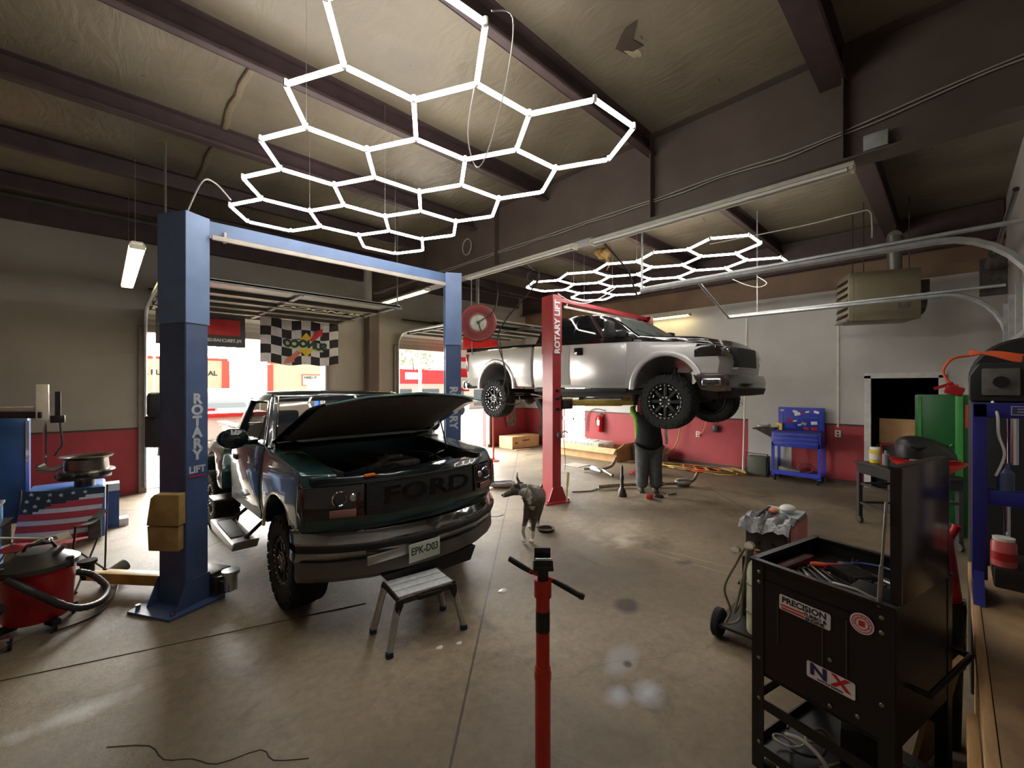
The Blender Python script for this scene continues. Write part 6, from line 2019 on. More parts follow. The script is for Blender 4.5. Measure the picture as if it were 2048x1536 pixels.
b.box((0.1, 0.05, 0.13), (0.95, 0.42, 0.02)); b.box((0.6, 0.13, 0.27), (0.03, 0.03, 0.28)); b.box((0.6, -0.13, 0.27), (0.03, 0.03, 0.28))
b.obj('trolley_frame', M_black, wd)
for (x, y) in ((-0.28, 0.26), (-0.28, -0.16)):
    MB().lathe([(0.0, -0.02), (0.03, -0.025), (0.06, -0.02), (0.10, -0.03), (0.11, -0.02), (0.11, 0.02), (0.10, 0.03), (0.06, 0.02), (0.03, 0.025), (0.0, 0.02)], (x, y, 0.11), 'y', 28).obj('wheel', M_rubber, wd)
    MB().cyl((x, y - 0.028, 0.11), (x, y + 0.028, 0.11), 0.045, n=16).obj('wheel_hub', M_dsteel, wd)
for y in (0.12, -0.12):
    MB().cyl((0.5, y - 0.012, 0.05), (0.5, y + 0.012, 0.05), 0.05, n=16).box((0.5, y, 0.11), (0.05, 0.04, 0.02)).obj('caster', M_rubber, wd)
gb = thing('gas_bottle', 'pale green gas bottle with gauges strapped beside the welder', 'gas bottle', (3.55, 1.02, 0.143))
MB().lathe([(0, 0), (0.065, 0.0), (0.07, 0.02), (0.07, 0.60), (0.06, 0.66), (0.035, 0.71), (0.028, 0.75), (0.0, 0.75)], n=28).obj('cylinder', mat('bottle pale green', (190, 192, 164), 0.4, 0, 0.12, 6), gb)
MB().cyl((0, 0, 0.74), (0, 0, 0.82), 0.018, n=12).cyl((-0.05, 0, 0.79), (0.05, 0, 0.79), 0.014, n=10).obj('valve', mat('brass', (150, 120, 70), 0.35, 0.8), gb)
for k, (x, y, z) in enumerate(((-0.05, 0.13, 0.80), (-0.02, 0.04, 0.86))):
    g = MB().cyl((x, y, z), (x - 0.035, y, z + 0.005), 0.036, n=22).obj('gauge', mat('gauge rim', (190, 176, 130), 0.3, 0.7), gb)
    MB().cyl((x - 0.036, y, z + 0.005), (x - 0.038, y, z + 0.005), 0.031, n=22).obj('gauge_face', M_white, g)
b = MB()
for z in (0.20, 0.48):
    b.lathe([(0.071, z), (0.075, z), (0.075, z + 0.012), (0.071, z + 0.012), (0.071, z)], n=24)
b.obj('strap_chain', M_steel, gb)
gb.scale = (1, 1, 0.76)
o = MB().tube(catmull([(3.50, 1.12, 0.90), (3.46, 1.16, 0.80), (3.40, 1.23, 0.60), (3.44, 1.20, 0.42), (3.40, 1.22, 0.33), (3.46, 1.14, 0.37), (3.48, 1.13, 0.55), (3.50, 1.10, 0.86)], 8), 0.009, 7).obj('gas_hose', mat('olive hose', (110, 104, 78), 0.6))
o.location = (0.03, -0.02, -0.14)
tag(o, 'olive hose looped down in front of the gas bottle', 'hose')
o = MB().tube(catmull([(3.52, 1.10, 0.92), (3.50, 1.12, 0.74), (3.47, 1.16, 0.5), (3.46, 1.18, 0.40), (3.50, 1.15, 0.48), (3.52, 1.12, 0.66)], 8), 0.009, 7).obj('gas_hose', mat('olive hose', (110, 104, 78), 0.6))
o.location = (0.03, -0.02, -0.14)
tag(o, 'second olive hose hanging close along the gas bottle', 'hose')
b = MB()
b.grid(14, 10, lambda u, v: V(-0.06 + 0.36 * u, -0.17 + 0.36 * v, 0.905 + 0.02 * sin(u * 11 + v * 7) + 0.012 * sin(v * 23) - 0.07 * max(0, 0.2 - u) * 5), 0.002)
o = b.obj('plastic_sheet', mat('crumpled clear plastic', (130, 130, 132), 0.2, 0.1, 0.4, 20, 0.5, 40))
o.location = (3.84, 1.04, 0)
tag(o, 'crumpled plastic sheet lying on the welder', 'plastic sheet')
o = MB().ell((0, 0, 0.03), (0.09, 0.06, 0.03)).obj('crumpled_rag', M_white)
o.location = (4.32, 1.0, 0.90)
tag(o, 'white rag at the back of the welder top', 'rag')
o = MB().ell((0, 0, 0.02), (0.05, 0.04, 0.022)).obj('orange_glove', mat('faded orange', (214, 130, 96), 0.8))
o.location = (4.14, 1.06, 0.915)
tag(o, 'faded orange glove on the welder top', 'glove')

# ---------------------------------------------------------------- bench along the front wall, right edge of the picture
bn = thing('workbench', 'pine workbench along the front wall at the right edge', 'workbench', (2.55, -0.36, 0))
MB().box((-0.15, 0.01, 0.88), (3.0, 0.50, 0.04), bev=0.004).obj('bench_top', mat('stained plywood', (128, 98, 72), 0.6, 0, 0.45, 3, 0.15, 20, rgb2=(178, 146, 104)), bn)
MB().box((-0.15, 0.277, 0.865), (3.0, 0.03, 0.075), bev=0.003).obj('front_edge', M_wood, bn)
MB().box((-0.95, 0.31, 0.775), (1.3, 0.03, 0.10), bev=0.003).obj('apron_board', M_wood, bn)
for (x, y) in ((-1.5, 0.22), (1.25, 0.22), (-1.5, -0.2), (1.25, -0.2)):
    MB().box((x, y, 0.43), (0.09, 0.09, 0.86), bev=0.004).obj('leg', M_wood, bn)
MB().box((-0.15, 0.01, 0.25), (2.8, 0.46, 0.03)).obj('lower_shelf', M_wood, bn)
# pencil marks on the top
mk = M_txtb
for k, (x, y, r) in enumerate(((-0.42, 0.12, 0), (-0.34, 0.13, 0), (-0.26, 0.11, 0), (-0.35, 0.02, 0), (-0.2, 0.03, 0))):
    b = MB()
    c = (x, y, 0.9005)
    b.tube([(c[0] + 0.022 * cos(a), c[1] + 0.03 * sin(a), c[2]) for a in [q * 0.5 for q in range(9 + 2 * (k % 2))]], 0.0014, 4)
    b.obj('marker_scribble', mk, bn)
# blue H frame press on the bench
ps = thing('shop_press', 'navy blue H frame press standing on the workbench', 'shop press', (3.32, -0.215, 0.90), radians(0))
def pbox(c, d, **k):
    return MB().box(c, d, **k)
for y in (0.115, -0.33):
    pbox((0, y, 0.555), (0.10, 0.055, 0.91), bev=0.004).obj('upright', M_navy, ps)
pbox((0, -0.11, 0.975), (0.10, 0.5, 0.075), bev=0.004).obj('crossbeam', M_navy, ps)
pbox((0, -0.11, 0.53), (0.09, 0.42, 0.075), bev=0.004).obj('bed_beam', M_navy, ps)
b = MB()
MB().box((0.04, -0.11, 0.15), (0.34, 0.36, 0.10), bev=0.01).obj('base_block', M_black, ps)
for y in (0.12, -0.33):
    MB().prism([(-0.17, 0.0), (0.17, 0.0), (0.05, 0.14), (-0.05, 0.14)], y - 0.02, y + 0.02, 'y').obj('foot', M_navy, ps)
lbp = MB().box((-0.052, -0.07, 0.977), (0.003, 0.16, 0.045)).obj('label_plate', mat('press label', (60, 62, 110), 0.5), ps)
b = MB()
for (y, z, sy, sz) in ((-0.07, 0.998, 0.16, 0.004), (-0.07, 0.956, 0.16, 0.004), (0.009, 0.977, 0.004, 0.045), (-0.07, 0.985, 0.12, 0.004), (-0.07, 0.971, 0.12, 0.004)):
    b.box((-0.0545, y, z), (0.001, sy, sz))
b.obj('label_lines', mat('label ink', (176, 176, 200), 0.5), lbp)
MB().cyl((0, 0.02, 0.20), (0, 0.02, 0.50), 0.012, n=12).obj('press_rod', M_chrome, ps)
MB().cyl((0.02, -0.0, 0.70), (0.02, -0.0, 0.94), 0.020, n=16).obj('ram', M_chrome, ps)
MB().tube(catmull([(0.0, 0.07, 1.02), (-0.055, 0.055, 0.95), (-0.03, 0.05, 0.85), (-0.02, 0.03, 0.75), (-0.03, 0.06, 0.64)], 6), 0.006, 6).obj('white_hose', M_white, ps)
sc = thing('brake_cleaner_can', 'squat red and white can standing in the blue press', 'can', (3.26, -0.18, 1.10))
MB().lathe([(0, 0), (0.045, 0), (0.045, 0.11), (0.04, 0.125), (0.0, 0.13)], n=28).obj('can_body', mat('can red white', (190, 88, 86), 0.35, 0, 0.3, 9), sc)
MB().lathe([(0, 0.125), (0.038, 0.125), (0.040, 0.14), (0.0, 0.145)], n=24).obj('can_cap', M_white, sc)
MB().lathe([(0.0455, 0.03), (0.0462, 0.03), (0.0462, 0.07), (0.0455, 0.07), (0.0455, 0.03)], n=28).obj('can_label', M_redp, sc)
o = MB().lathe([(0, 0), (0.03, 0), (0.03, 0.09), (0.014, 0.11), (0.012, 0.14), (0, 0.14)], n=18).obj('blue_bottle', mat('blue steel bottle', (70, 84, 116), 0.35))
o.location = (3.31, -0.19, 1.468)
tag(o, 'small blue bottle on the bed of the blue press', 'bottle')
# black locker and machine behind the press
lk = thing('black_locker', 'tall black steel locker behind the blue press', 'locker', (4.42, -0.345, 0))
MB().box((0, 0, 0.95), (0.72, 0.52, 1.90), bev=0.006).obj('locker_body', M_black, lk)
MB().box((-0.365, 0.0, 1.2), (0.012, 0.48, 1.2), bev=0.003).obj('door', M_blackm, lk)
mc = thing('jump_pack', 'black engine jump starter unit on top of the lockers', 'jump starter', (4.18, -0.40, 1.905))
b = MB()
b.prism([(-0.30, 0.0), (-0.30, 0.16), (-0.22, 0.24), (0.26, 0.24), (0.30, 0.16), (0.30, 0.0)], -0.16, 0.16, 'x')
b.bm.transform(Matrix.Translation((0, 0.02, 0)))
b.obj('case', M_blackm, mc, bev=0.012)
MB().box((-0.165, 0.19, 0.12), (0.02, 0.16, 0.17), bev=0.02).obj('front_grille', mat('grey machine face', (92, 90, 88), 0.5, 0, 0.2, 30), mc)
MB().tube([(-0.16, -0.10, 0.24), (-0.16, -0.10, 0.27), (-0.16, 0.10, 0.27), (-0.16, 0.10, 0.24)], 0.010, 6).obj('carry_handle', M_blackm, mc)
MB().cyl((-0.18, 0.19, 0.12), (-0.19, 0.19, 0.12), 0.035, n=18).obj('dial', M_black, mc)
MB().tube(catmull([(-0.17, -0.04, 0.06), (-0.22, -0.06, 0.04), (-0.24, -0.08, -0.04), (-0.25, -0.08, -0.1)], 5), 0.010, 6).obj('power_lead', M_cable, mc)
o = MB().lathe([(0, -0.02), (0.26, -0.02), (0.28, 0.0), (0.26, 0.02), (0, 0.02)], axis='x', n=40).obj('black_disc', M_blackm)
o.location = (4.50, -0.36, 2.05)
tag(o, 'large black disc standing behind the jump starter unit', 'disc')
b = MB()
for k in range(6):
    b.tube(catmull([(4.02, 0.05, 2.20 + 0.006 * k), (3.98, -0.05, 2.215 - 0.004 * k), (3.96, -0.16, 2.19 - 0.008 * k), (3.95, -0.28, 2.165 - 0.004 * k), (3.95, -0.36, 2.155)], 5), 0.008, 6)
b.tube(catmull([(4.02, 0.05, 2.20), (4.0, 0.13, 2.18), (3.98, 0.17, 2.10), (3.97, 0.14, 2.02), (3.97, 0.10, 2.0)], 6), 0.008, 6)
b.bm.transform(Matrix.Translation((0.08, -0.13, 0)))
o = b.obj('orange_extension_cord', M_orange)
tag(o, 'bundled orange extension cord draped over the jump starter unit', 'cord')
o = MB().box((0, 0, 0), (0.05, 0.09, 0.06), rot=(0.3, 0, 0), bev=0.01).box((0, 0.05, 0.03), (0.02, 0.10, 0.02), rot=(-0.4, 0, 0)).obj('red_clamp', M_redp)
o.location = (4.05, -0.01, 1.97)
tag(o, 'red and black battery clamp hanging at the left of the jump starter', 'clamp')
# green locker
gl = thing('green_cabinet', 'tall green steel cabinet behind the black rolling table', 'cabinet', (8.52, 0.0, 0))
MB().box((-0.15, 0.0, 0.95), (0.44, 0.72, 1.86), bev=0.006).obj('cabinet_body', M_green, gl)
MB().box((-0.375, 0.31, 0.96), (0.02, 0.03, 1.8)).obj('edge_strip', M_greenlt, gl)
MB().box((-0.378, -0.065, 0.96), (0.03, 0.075, 1.84), bev=0.008).obj('door_edge', M_greenlt, gl)
MB().tube([(-0.38, 0.0, 1.22), (-0.41, 0.03, 1.20), (-0.41, 0.09, 1.21), (-0.38, 0.11, 1.20)], 0.010, 6).obj('latch', M_chrome, gl)
MB().box((-0.375, -0.15, 1.6), (0.012, 0.06, 0.3)).obj('orange_tag', mat('orange tag', (190, 70, 40), 0.5), gl)
# refuse bin with black bag and red can
rbx = thing('refuse_bin', 'black refuse bin with a shiny black bag between cart and bench', 'bin', (3.42, 0.045, 0))
MB().lathe([(0, 0), (0.08, 0), (0.095, 0.74), (0.10, 0.76), (0.09, 0.76), (0.085, 0.74)], n=28).obj('bin_body', M_blackm, rbx)
b = MB()
b.lathe([(0.096, 0.45), (0.102, 0.6), (0.106, 0.78), (0.10, 0.81), (0.08, 0.80), (0.0, 0.79)], n=36)
b.warp(lambda p: V(p.x * (1 + 0.04 * sin(p.z * 60 + p.x * 40)), p.y * (1 + 0.05 * sin(p.x * 50 + p.z * 30)), p.z + 0.008 * sin(p.x * 60) * sin(p.y * 50)))
b.obj('bin_bag', mat('shiny black bag', (16, 16, 18), 0.18, 0, 0.1, 5, 0.6, 14), rbx)
gc = thing('oil_jug', 'tall red funnel shaped jug standing on the black bin bag', 'jug', (3.42, 0.045, 0.805))
b = MB()
b.lathe([(0, 0), (0.082, 0.0), (0.084, 0.03), (0.064, 0.22), (0.052, 0.30), (0.052, 0.34), (0.038, 0.37), (0.026, 0.37), (0.026, 0.36), (0.0, 0.36)], n=28)
b.obj('jug_body', M_redp, gc)
MB().tube([(0.01, -0.02, 0.31), (0.0, -0.05, 0.38), (0.0, -0.065, 0.42)], [0.022, 0.018, 0.02], 12).obj('spout', M_redp, gc)
MB().tube(catmull([(0, 0.03, 0.35), (0, 0.06, 0.32), (0, 0.075, 0.22), (0, 0.07, 0.14)], 5), 0.012, 8).obj('handle', M_redp, gc)
# cardboard sheets under the cart side
o = MB().box((0, 0, 0.30), (0.36, 0.02, 0.58), rot=(0.18, 0, 0)).obj('leaning_board', M_card)
o.location = (3.08, 0.06, 0.0)
o.rotation_euler = (0, 0, radians(-14))
tag(o, 'tan board leaning between the tool cart and the bench', 'board')

# ---------------------------------------------------------------- black workbench with helmet
bt = thing('rolling_table', 'black rolling work table below the doorway', 'table', (7.72, 0.44, 0), radians(40))
MB().box((0, 0, 0.88), (1.16, 0.50, 0.035), bev=0.004).obj('table_top', M_black, bt)
MB().box((0, 0, 0.80), (1.12, 0.46, 0.13), bev=0.004).obj('apron', M_blackm, bt)
for (x, y) in ((-0.53, 0.21), (0.53, 0.21), (-0.53, -0.21), (0.53, -0.21)):
    lg = MB().box((x, y, 0.43), (0.05, 0.05, 0.64)).obj('leg', M_black, bt)
    MB().cyl((x, y - 0.018, 0.055), (x, y + 0.018, 0.055), 0.055, n=18).box((x, y, 0.115), (0.05, 0.06, 0.02)).obj('caster', M_dsteel, lg)
b = MB()
for y in (-0.21, 0.21):
    b.box((0, y, 0.30), (1.1, 0.03, 0.03)); b.box((0, y, 0.58), (1.1, 0.03, 0.03))
for x in (-0.53, 0.53):
    b.box((x, 0, 0.30), (0.03, 0.42, 0.03)); b.box((x, 0, 0.58), (0.03, 0.42, 0.03))
b.obj('stretcher', M_black, bt)
MB().box((0.35, 0.0, 0.46), (0.5, 0.5, 0.26)).obj('wire_basket', mat('wire grid', (90, 86, 80), 0.5, 0.5, 0.5, 60), bt) if False else None
jr = thing('yellow_jar', 'yellow plastic jar at the left end of the black table', 'jar', (8.00, 0.76, 0.90))
MB().lathe([(0, 0), (0.07, 0), (0.075, 0.02), (0.075, 0.17), (0.06, 0.19), (0, 0.19)], n=24).obj('jar_body', mat('yellow plastic', (206, 180, 50), 0.4), jr)
MB().lathe([(0, 0.19), (0.065, 0.19), (0.065, 0.22), (0, 0.22)], n=24).obj('jar_lid', M_white, jr)
MB().lathe([(0.0755, 0.05), (0.0765, 0.05), (0.0765, 0.13), (0.0755, 0.13), (0.0755, 0.05)], n=24).obj('jar_label', M_offwhite, jr)
for k, (x, y, h, m, lb) in enumerate(((7.86, 0.64, 0.20, mat('grey bottle', (120, 126, 130), 0.4), 'grey bottle standing right of the yellow jar'), (7.80, 0.54, 0.16, M_blackm, 'black spray head bottle on the black table'), (7.98, 0.58, 0.12, mat('blue cup', (50, 70, 130), 0.4), 'small blue cup on the black table'))):
    o = MB().lathe([(0, 0), (0.045, 0), (0.045, h * 0.7), (0.02, h * 0.85), (0.02, h), (0, h)], n=20).obj('bottle', m)
    o.location = (x, y, 0.90)
    tag(o, lb, 'bottle')
b = MB()
for (x, y) in ((0.0, 0.0), (0.0, 0.3)):
    b.cyl((x, y, 0), (x, y, 0.30), 0.008, n=6)
b.cyl((0, 0, 0.30), (0, 0.3, 0.30), 0.008, n=6)
o = b.obj('red_stand', M_redp)
o.location = (7.70, 0.38, 0.90)
tag(o, 'small dark red wire stand on the black table', 'stand')
wh = thing('welding_helmet', 'large black welding helmet lying on the red bowl', 'welding helmet', (7.42, 0.23, 1.065), radians(-46))
b = MB()
b.ell((0, 0, 0.10), (0.34, 0.22, 0.19))
b.warp(lambda p: V(p.x, p.y, max(p.z, 0.02) - 0.28 * p.x * (p.z > 0.05)))
b.obj('shell', M_black, wh)
MB().box((-0.2, -0.14, 0.20), (0.16, 0.10, 0.01), rot=(0.6, -0.4, 0)).obj('visor', M_tint, wh)
MB().tube([(-0.30, -0.12, 0.03), (0.0, -0.22, 0.03), (0.30, -0.12, 0.03)], 0.010, 6).obj('edge_trim', M_cable, wh)
o = MB().lathe([(0, 0), (0.16, 0), (0.30, 0.10), (0.36, 0.165), (0.34, 0.165), (0.28, 0.10), (0.15, 0.02), (0, 0.02)], n=36).obj('red_bowl', mat('bright red enamel', (206, 34, 34), 0.3))
o.location = (7.42, 0.22, 0.90)
tag(o, 'wide red bowl on the near end of the black table', 'bowl')
o = MB().box((0, 0, 0), (0.8, 0.02, 0.5)).obj('cardboard_sheet', M_card)
o.location = (11.3, 0.62, 1.1); o.rotation_euler = (0, 0, pi / 2)
tag(o, 'tan cardboard panel standing in the dark doorway', 'cardboard')
o2 = MB().box((0, 0, 0.42), (0.5, 0.86, 0.84)).obj('storeroom_shelf', mat('dark shelf', (50, 42, 40), 0.8))
o2.location = (11.35, 0.62, 0)
tag(o2, 'dark low shelf inside the doorway holding the cardboard', 'shelf')

# ---------------------------------------------------------------- blue tool cart at the right wall
bc2 = thing('blue_tool_cart', 'blue rolling tool cart with raised stickered lid at the right wall', 'tool cart', (10.55, 2.25, 0))
W2, D2 = 0.86, 0.5
MB().box((0, 0, 0.88), (D2, W2, 0.30), bev=0.006).obj('drawer_case', M_cart, bc2)
for k in range(3):
    dr = MB().box((-D2 / 2 - 0.006, 0, 0.975 - k * 0.085), (0.012, W2 - 0.06, 0.07), bev=0.003).obj('drawer', M_cart, bc2)
    MB().box((-D2 / 2 - 0.018, 0, 1.0 - k * 0.085), (0.012, W2 - 0.1, 0.012)).obj('drawer_pull', mat('pull steel', (120, 128, 168), 0.35, 0.7), dr)
for (x, y) in ((-1, -1), (-1, 1), (1, -1), (1, 1)):
    lg = MB().box((x * (D2 / 2 - 0.02), y * (W2 / 2 - 0.02), 0.46), (0.04, 0.05, 0.72)).obj('leg', M_cart, bc2)
    MB().cyl((x * (D2 / 2 - 0.03), y * (W2 / 2 - 0.05) - 0.015, 0.05), (x * (D2 / 2 - 0.03), y * (W2 / 2 - 0.05) + 0.015, 0.05), 0.05, n=16).box((x * (D2 / 2 - 0.03), y * (W2 / 2 - 0.05), 0.105), (0.04, 0.05, 0.03)).obj('caster', M_rubber, lg)
MB().box((0, 0, 0.15), (D2, W2, 0.03)).box((-D2 / 2, 0, 0.19), (0.02, W2, 0.07)).obj('lower_tray', M_cart, bc2)
MB().box((0, 0, 1.045), (D2, W2, 0.03)).obj('tray_rim', mat('navy tray', (30, 36, 110), 0.5), bc2)
ldm = MB().box((D2 / 2 - 0.03, 0.0, 1.30), (0.04, W2 - 0.03, 0.48), bev=0.004).obj('lid', M_cart, bc2)
stk = [(0.34, 1.47, 'w'), (0.10, 1.45, 'w'), (0.06, 1.40, 'w'), (-0.05, 1.41, 'r'), (-0.28, 1.45, 'w'), (0.20, 1.25, 'r'), (0.10, 1.25, 'w'), (-0.06, 1.20, 'y'), (-0.24, 1.22, 'w'), (0.02, 1.17, 'w'), (-0.10, 1.10, 'r'), (-0.24, 1.10, 'r'), (-0.12, 1.45, 'w')]
for i, (y, z, c) in enumerate(stk):
    w = 0.07 + 0.02 * (i % 3)
    MB().box((D2 / 2 - 0.053, y, z), (0.004, w, 0.035 + 0.015 * ((i * 7) % 3)), rot=(0.3 * sin(i * 2), 0, 0)).obj('sticker', {'w': M_white, 'r': M_redp, 'y': mat('sticker green', (150, 160, 60), 0.5)}[c], ldm)
MB().box((D2 / 2 - 0.055, 0, 1.33), (0.006, 0.6, 0.012)).box((D2 / 2 - 0.055, 0.33, 1.25), (0.006, 0.008, 0.3)).box((D2 / 2 - 0.055, -0.36, 1.25), (0.006, 0.008, 0.3)).obj('tool_rail', mat('pull steel', (120, 128, 168), 0.35, 0.7), ldm)
MB().box((0.0, 0.62, 1.07), (0.30, 0.42, 0.03), rot=(-0.06, 0, 0)).prism([(0.43, 0.86), (0.43, 1.05), (0.80, 1.05)], -0.1, 0.1, 'x').obj('side_shelf', M_dsteel, bc2)
b = MB()
b.box((0, 0, 0.04), (0.05, 0.2, 0.06), bev=0.01); b.cyl((0, -0.08, 0.04), (0.0, -0.14, 0.08), 0.03, n=12)
o = b.obj('air_ratchet', M_steel)
o.location = (10.5, 2.90, 1.075)
tag(o, 'steel air tool on the side shelf of the blue cart', 'air tool')
o = MB().box((0, 0, 0.07), (0.06, 0.05, 0.14)).box((0, 0.05, 0.13), (0.05, 0.12, 0.05), rot=(0.3, 0, 0)).obj('yellow_drill', mat('drill yellow', (230, 190, 60), 0.4))
o.location = (10.48, 2.55, 1.062)
tag(o, 'yellow cordless drill on top of the blue cart', 'drill')
o = MB().box((0, 0, 0.05), (0.2, 0.4, 0.09), rot=(0.12, 0, 0), bev=0.02).obj('grey_tool_case', mat('grey case', (120, 118, 112), 0.5))
o.location = (10.5, 2.38, 0.17)
tag(o, 'grey tool case on the lower tray of the blue cart', 'tool case')
pts = [(10.45 + 0.02 * k / 20, 2.1 + 0.13 * cos(k * 0.6), 0.30 + 0.09 * sin(k * 0.6)) for k in range(22)]
o = MB().tube(catmull(pts, 3), 0.012, 6).obj('coiled_hose', mat('dark red hose', (110, 50, 44), 0.6))
tag(o, 'dark coiled hose on the lower tray of the blue cart', 'hose')

# ---------------------------------------------------------------- right wall fittings
o = MB().box((10.89, 1.63, 2.6), (0.025, 0.035, 2.9)).obj('wall_conduit', M_offwhite)
tag(o, 'pale vertical conduit on the right wall above an outlet', 'conduit')
def outlet(y, z, lb):
    t = thing('wall_outlet', lb, 'outlet', (10.895, y, z))
    MB().box((-0.01, 0, 0), (0.02, 0.10, 0.14), bev=0.004).obj('cover_plate', M_offwhite, t)
    MB().box((-0.021, 0, 0.03), (0.004, 0.035, 0.03)).box((-0.021, 0, -0.03), (0.004, 0.035, 0.03)).obj('socket_face', M_dsteel, t)
outlet(1.63, 1.02, 'outlet box at the foot of the pale conduit')
outlet(3.52, 1.60, 'outlet on the white wall below the raised pickup nose')
outlet(4.48, 0.78, 'outlet with an orange cord on the red dado')
b = MB()
b.cyl((0, 0, 0), (0, 0, 3.6), 0.016, n=8)
o = b.obj('leaning_white_pole', M_white)
o.location = (10.60, 3.34, 0.01); o.rotation_euler = (0, radians(4.3), 0)
tag(o, 'thin white pole leaning on the right wall under the raised pickup nose', 'pole')
o = MB().box((10.88, 3.46, 1.8), (0.01, 0.02, 3.6)).obj('panel_joint', mat('joint grey', (120, 118, 112), 0.7)) if False else None
ex = thing('fire_extinguisher', 'red fire extinguisher on the red dado of the right wall', 'fire extinguisher', (10.80, 7.38, 0.62))
MB().lathe([(0, 0), (0.075, 0), (0.08, 0.02), (0.08, 0.42), (0.05, 0.48), (0.02, 0.5), (0, 0.5)], n=24).obj('cylinder', mat('extinguisher red', (196, 30, 36), 0.3), ex)
MB().box((0, 0, 0.53), (0.05, 0.12, 0.06)).tube([(0, 0.05, 0.52), (-0.02, 0.12, 0.40), (-0.02, 0.10, 0.15)], 0.012, 6).obj('valve_hose', M_black, ex)
MB().box((-0.082, 0, 0.28), (0.006, 0.1, 0.16)).obj('label', M_offwhite, ex)
o = MB().tube(catmull([(10.85, 7.2, 1.25), (10.86, 7.6, 1.3), (10.86, 7.85, 1.1), (10.86, 7.9, 0.6)], 6), 0.012, 6).obj('air_pipe', M_black)
tag(o, 'black hose looping above the fire extinguisher', 'hose')
ch = thing('chain_hoist', 'black chain hook hanging on the red dado', 'hook', (10.85, 4.03, 1.05))
MB().tube([(0, 0.04 * cos(k * 0.6), 0.05 + 0.05 * sin(k * 0.6)) for k in range(11)], 0.008, 6).obj('ring', M_black, ch)
MB().box((0, 0, -0.10), (0.05, 0.14, 0.16), bev=0.02).obj('hoist_body', M_black, ch)
# yellow hose on the wall
yh = thing('hose_hanger', 'wall hanger with a yellow air hose running down to the floor', 'hose hanger', (10.84, 5.05, 1.0))
MB().box((0, 0, 0.1), (0.05, 0.3, 0.05)).box((0.02, 0.14, 0.0), (0.04, 0.04, 0.2)).obj('bracket', M_offwhite, yh)
MB().tube(catmull([(-0.03, -0.05, 0.12), (-0.05, -0.14, 0.05), (-0.06, -0.12, -0.3), (-0.08, 0.0, -0.6), (-0.25, 0.15, -0.8), (-0.5, 0.25, -0.97), (-0.7, 0.2, -0.985)], 6), 0.016, 7).obj('hose', M_yellowc, yh)
o = MB().tube(catmull([(10.83, 4.48, 0.80), (10.8, 4.34, 0.84), (10.8, 4.26, 1.05), (10.84, 4.28, 1.35), (10.86, 4.3, 1.5)], 6), 0.012, 6).obj('orange_wall_cord', mat('salmon cord', (226, 120, 90), 0.6))
tag(o, 'salmon cord looping up from the outlet on the red dado', 'cord')
for k in range(5):
    pts = []
    for j in range(12):
        a = j * 0.85 + k
        pts.append((10.1 + 0.35 * cos(a) * (0.6 + 0.1 * k) + 0.04 * k, 4.6 - 0.25 * k + 0.42 * sin(a), 0.025 + 0.012 * ((j + k) % 5)))
    o = MB().tube(catmull(pts, 5), 0.014, 6).obj('floor_hose', (M_yellowc, mat('tan hose', (150, 116, 70), 0.7), M_orange, mat('tan hose', (150, 116, 70), 0.7), M_yellowc)[k])
    tag(o, '%s hose in the tangle on the floor below the red dado' % ('farthest yellow', 'farther tan', 'orange', 'nearer tan', 'nearest yellow')[k], 'hose', 'tangled hoses at the foot of the right wall')
for k, (a, c) in enumerate((((9.9, 5.9), (10.6, 4.2)), ((10.2, 5.4), (10.75, 3.2)), ((9.7, 5.2), (10.5, 3.9)))):
    o = MB().tube([(a[0], a[1], 0.035), ((a[0] + c[0]) / 2, (a[1] + c[1]) / 2, 0.05), (c[0], c[1], 0.035)], 0.026, 8).obj('scrap_pipe', mat('rusty tan pipe', (150, 122, 92), 0.6, 0.3, 0.3))
    tag(o, 'old rusty pipe along the right wall, %s of three' % ('farthest from the camera', 'closest to the wall', 'shortest')[k], 'pipe', 'scrap pipes along the right wall')
hp2 = thing('floor_heater', 'dark green low machine with a handle on the floor by the white pole', 'machine', (10.62, 3.02, 0))
MB().box((0, 0, 0.22), (0.30, 0.38, 0.42), bev=0.01).obj('machine_body', mat('dark olive enamel', (66, 70, 58), 0.5), hp2)
b = MB()
b.tube([(-0.15, -0.22, 0.0), (-0.15, -0.22, 0.50), (-0.15, 0.22, 0.50), (-0.15, 0.22, 0.0)], 0.012, 6)
b.obj('handle_frame', M_black, hp2)
# unit heater
uh = thing('unit_heater', 'tan gas unit heater hung near the right wall above the door', 'heater', (9.56, 0.86, 3.08), radians(24))
MB().box((0, 0, 0.42), (0.62, 0.86, 0.82), bev=0.012).obj('case', mat('heater tan enamel', (122, 112, 90), 0.5, 0, 0.1, 3), uh)
MB().box((0, 0.47, 0.42), (0.60, 0.1, 0.80), bev=0.01).obj('outlet_frame', mat('heater tan light', (140, 132, 110), 0.5), uh)
b = MB()
for k in range(6):
    b.box((0.0, 0.525, 0.13 + k * 0.115), (0.52, 0.012, 0.07), rot=(0.5, 0, 0))
b.obj('louvre', M_black, uh)
MB().box((0, 0.535, 0.03), (0.6, 0.02, 0.03)).obj('trim', M_steel, uh)
MB().cyl((0.0, -0.55, 0.3), (0.0, -0.42, 0.3), 0.2, n=20).box((-0.1, -0.5, 0.55), (0.2, 0.16, 0.2)).obj('fan_motor', M_dsteel, uh)
MB().cyl((0.0, -0.2, 0.82), (0.0, -0.2, 1.45), 0.10, n=20).cyl((0, -0.2, 1.45), (0.9, -0.6, 1.5), 0.10, n=20).obj('flue_pipe', mat('flue grey', (120, 116, 110), 0.4, 0.6), uh)
b = MB()
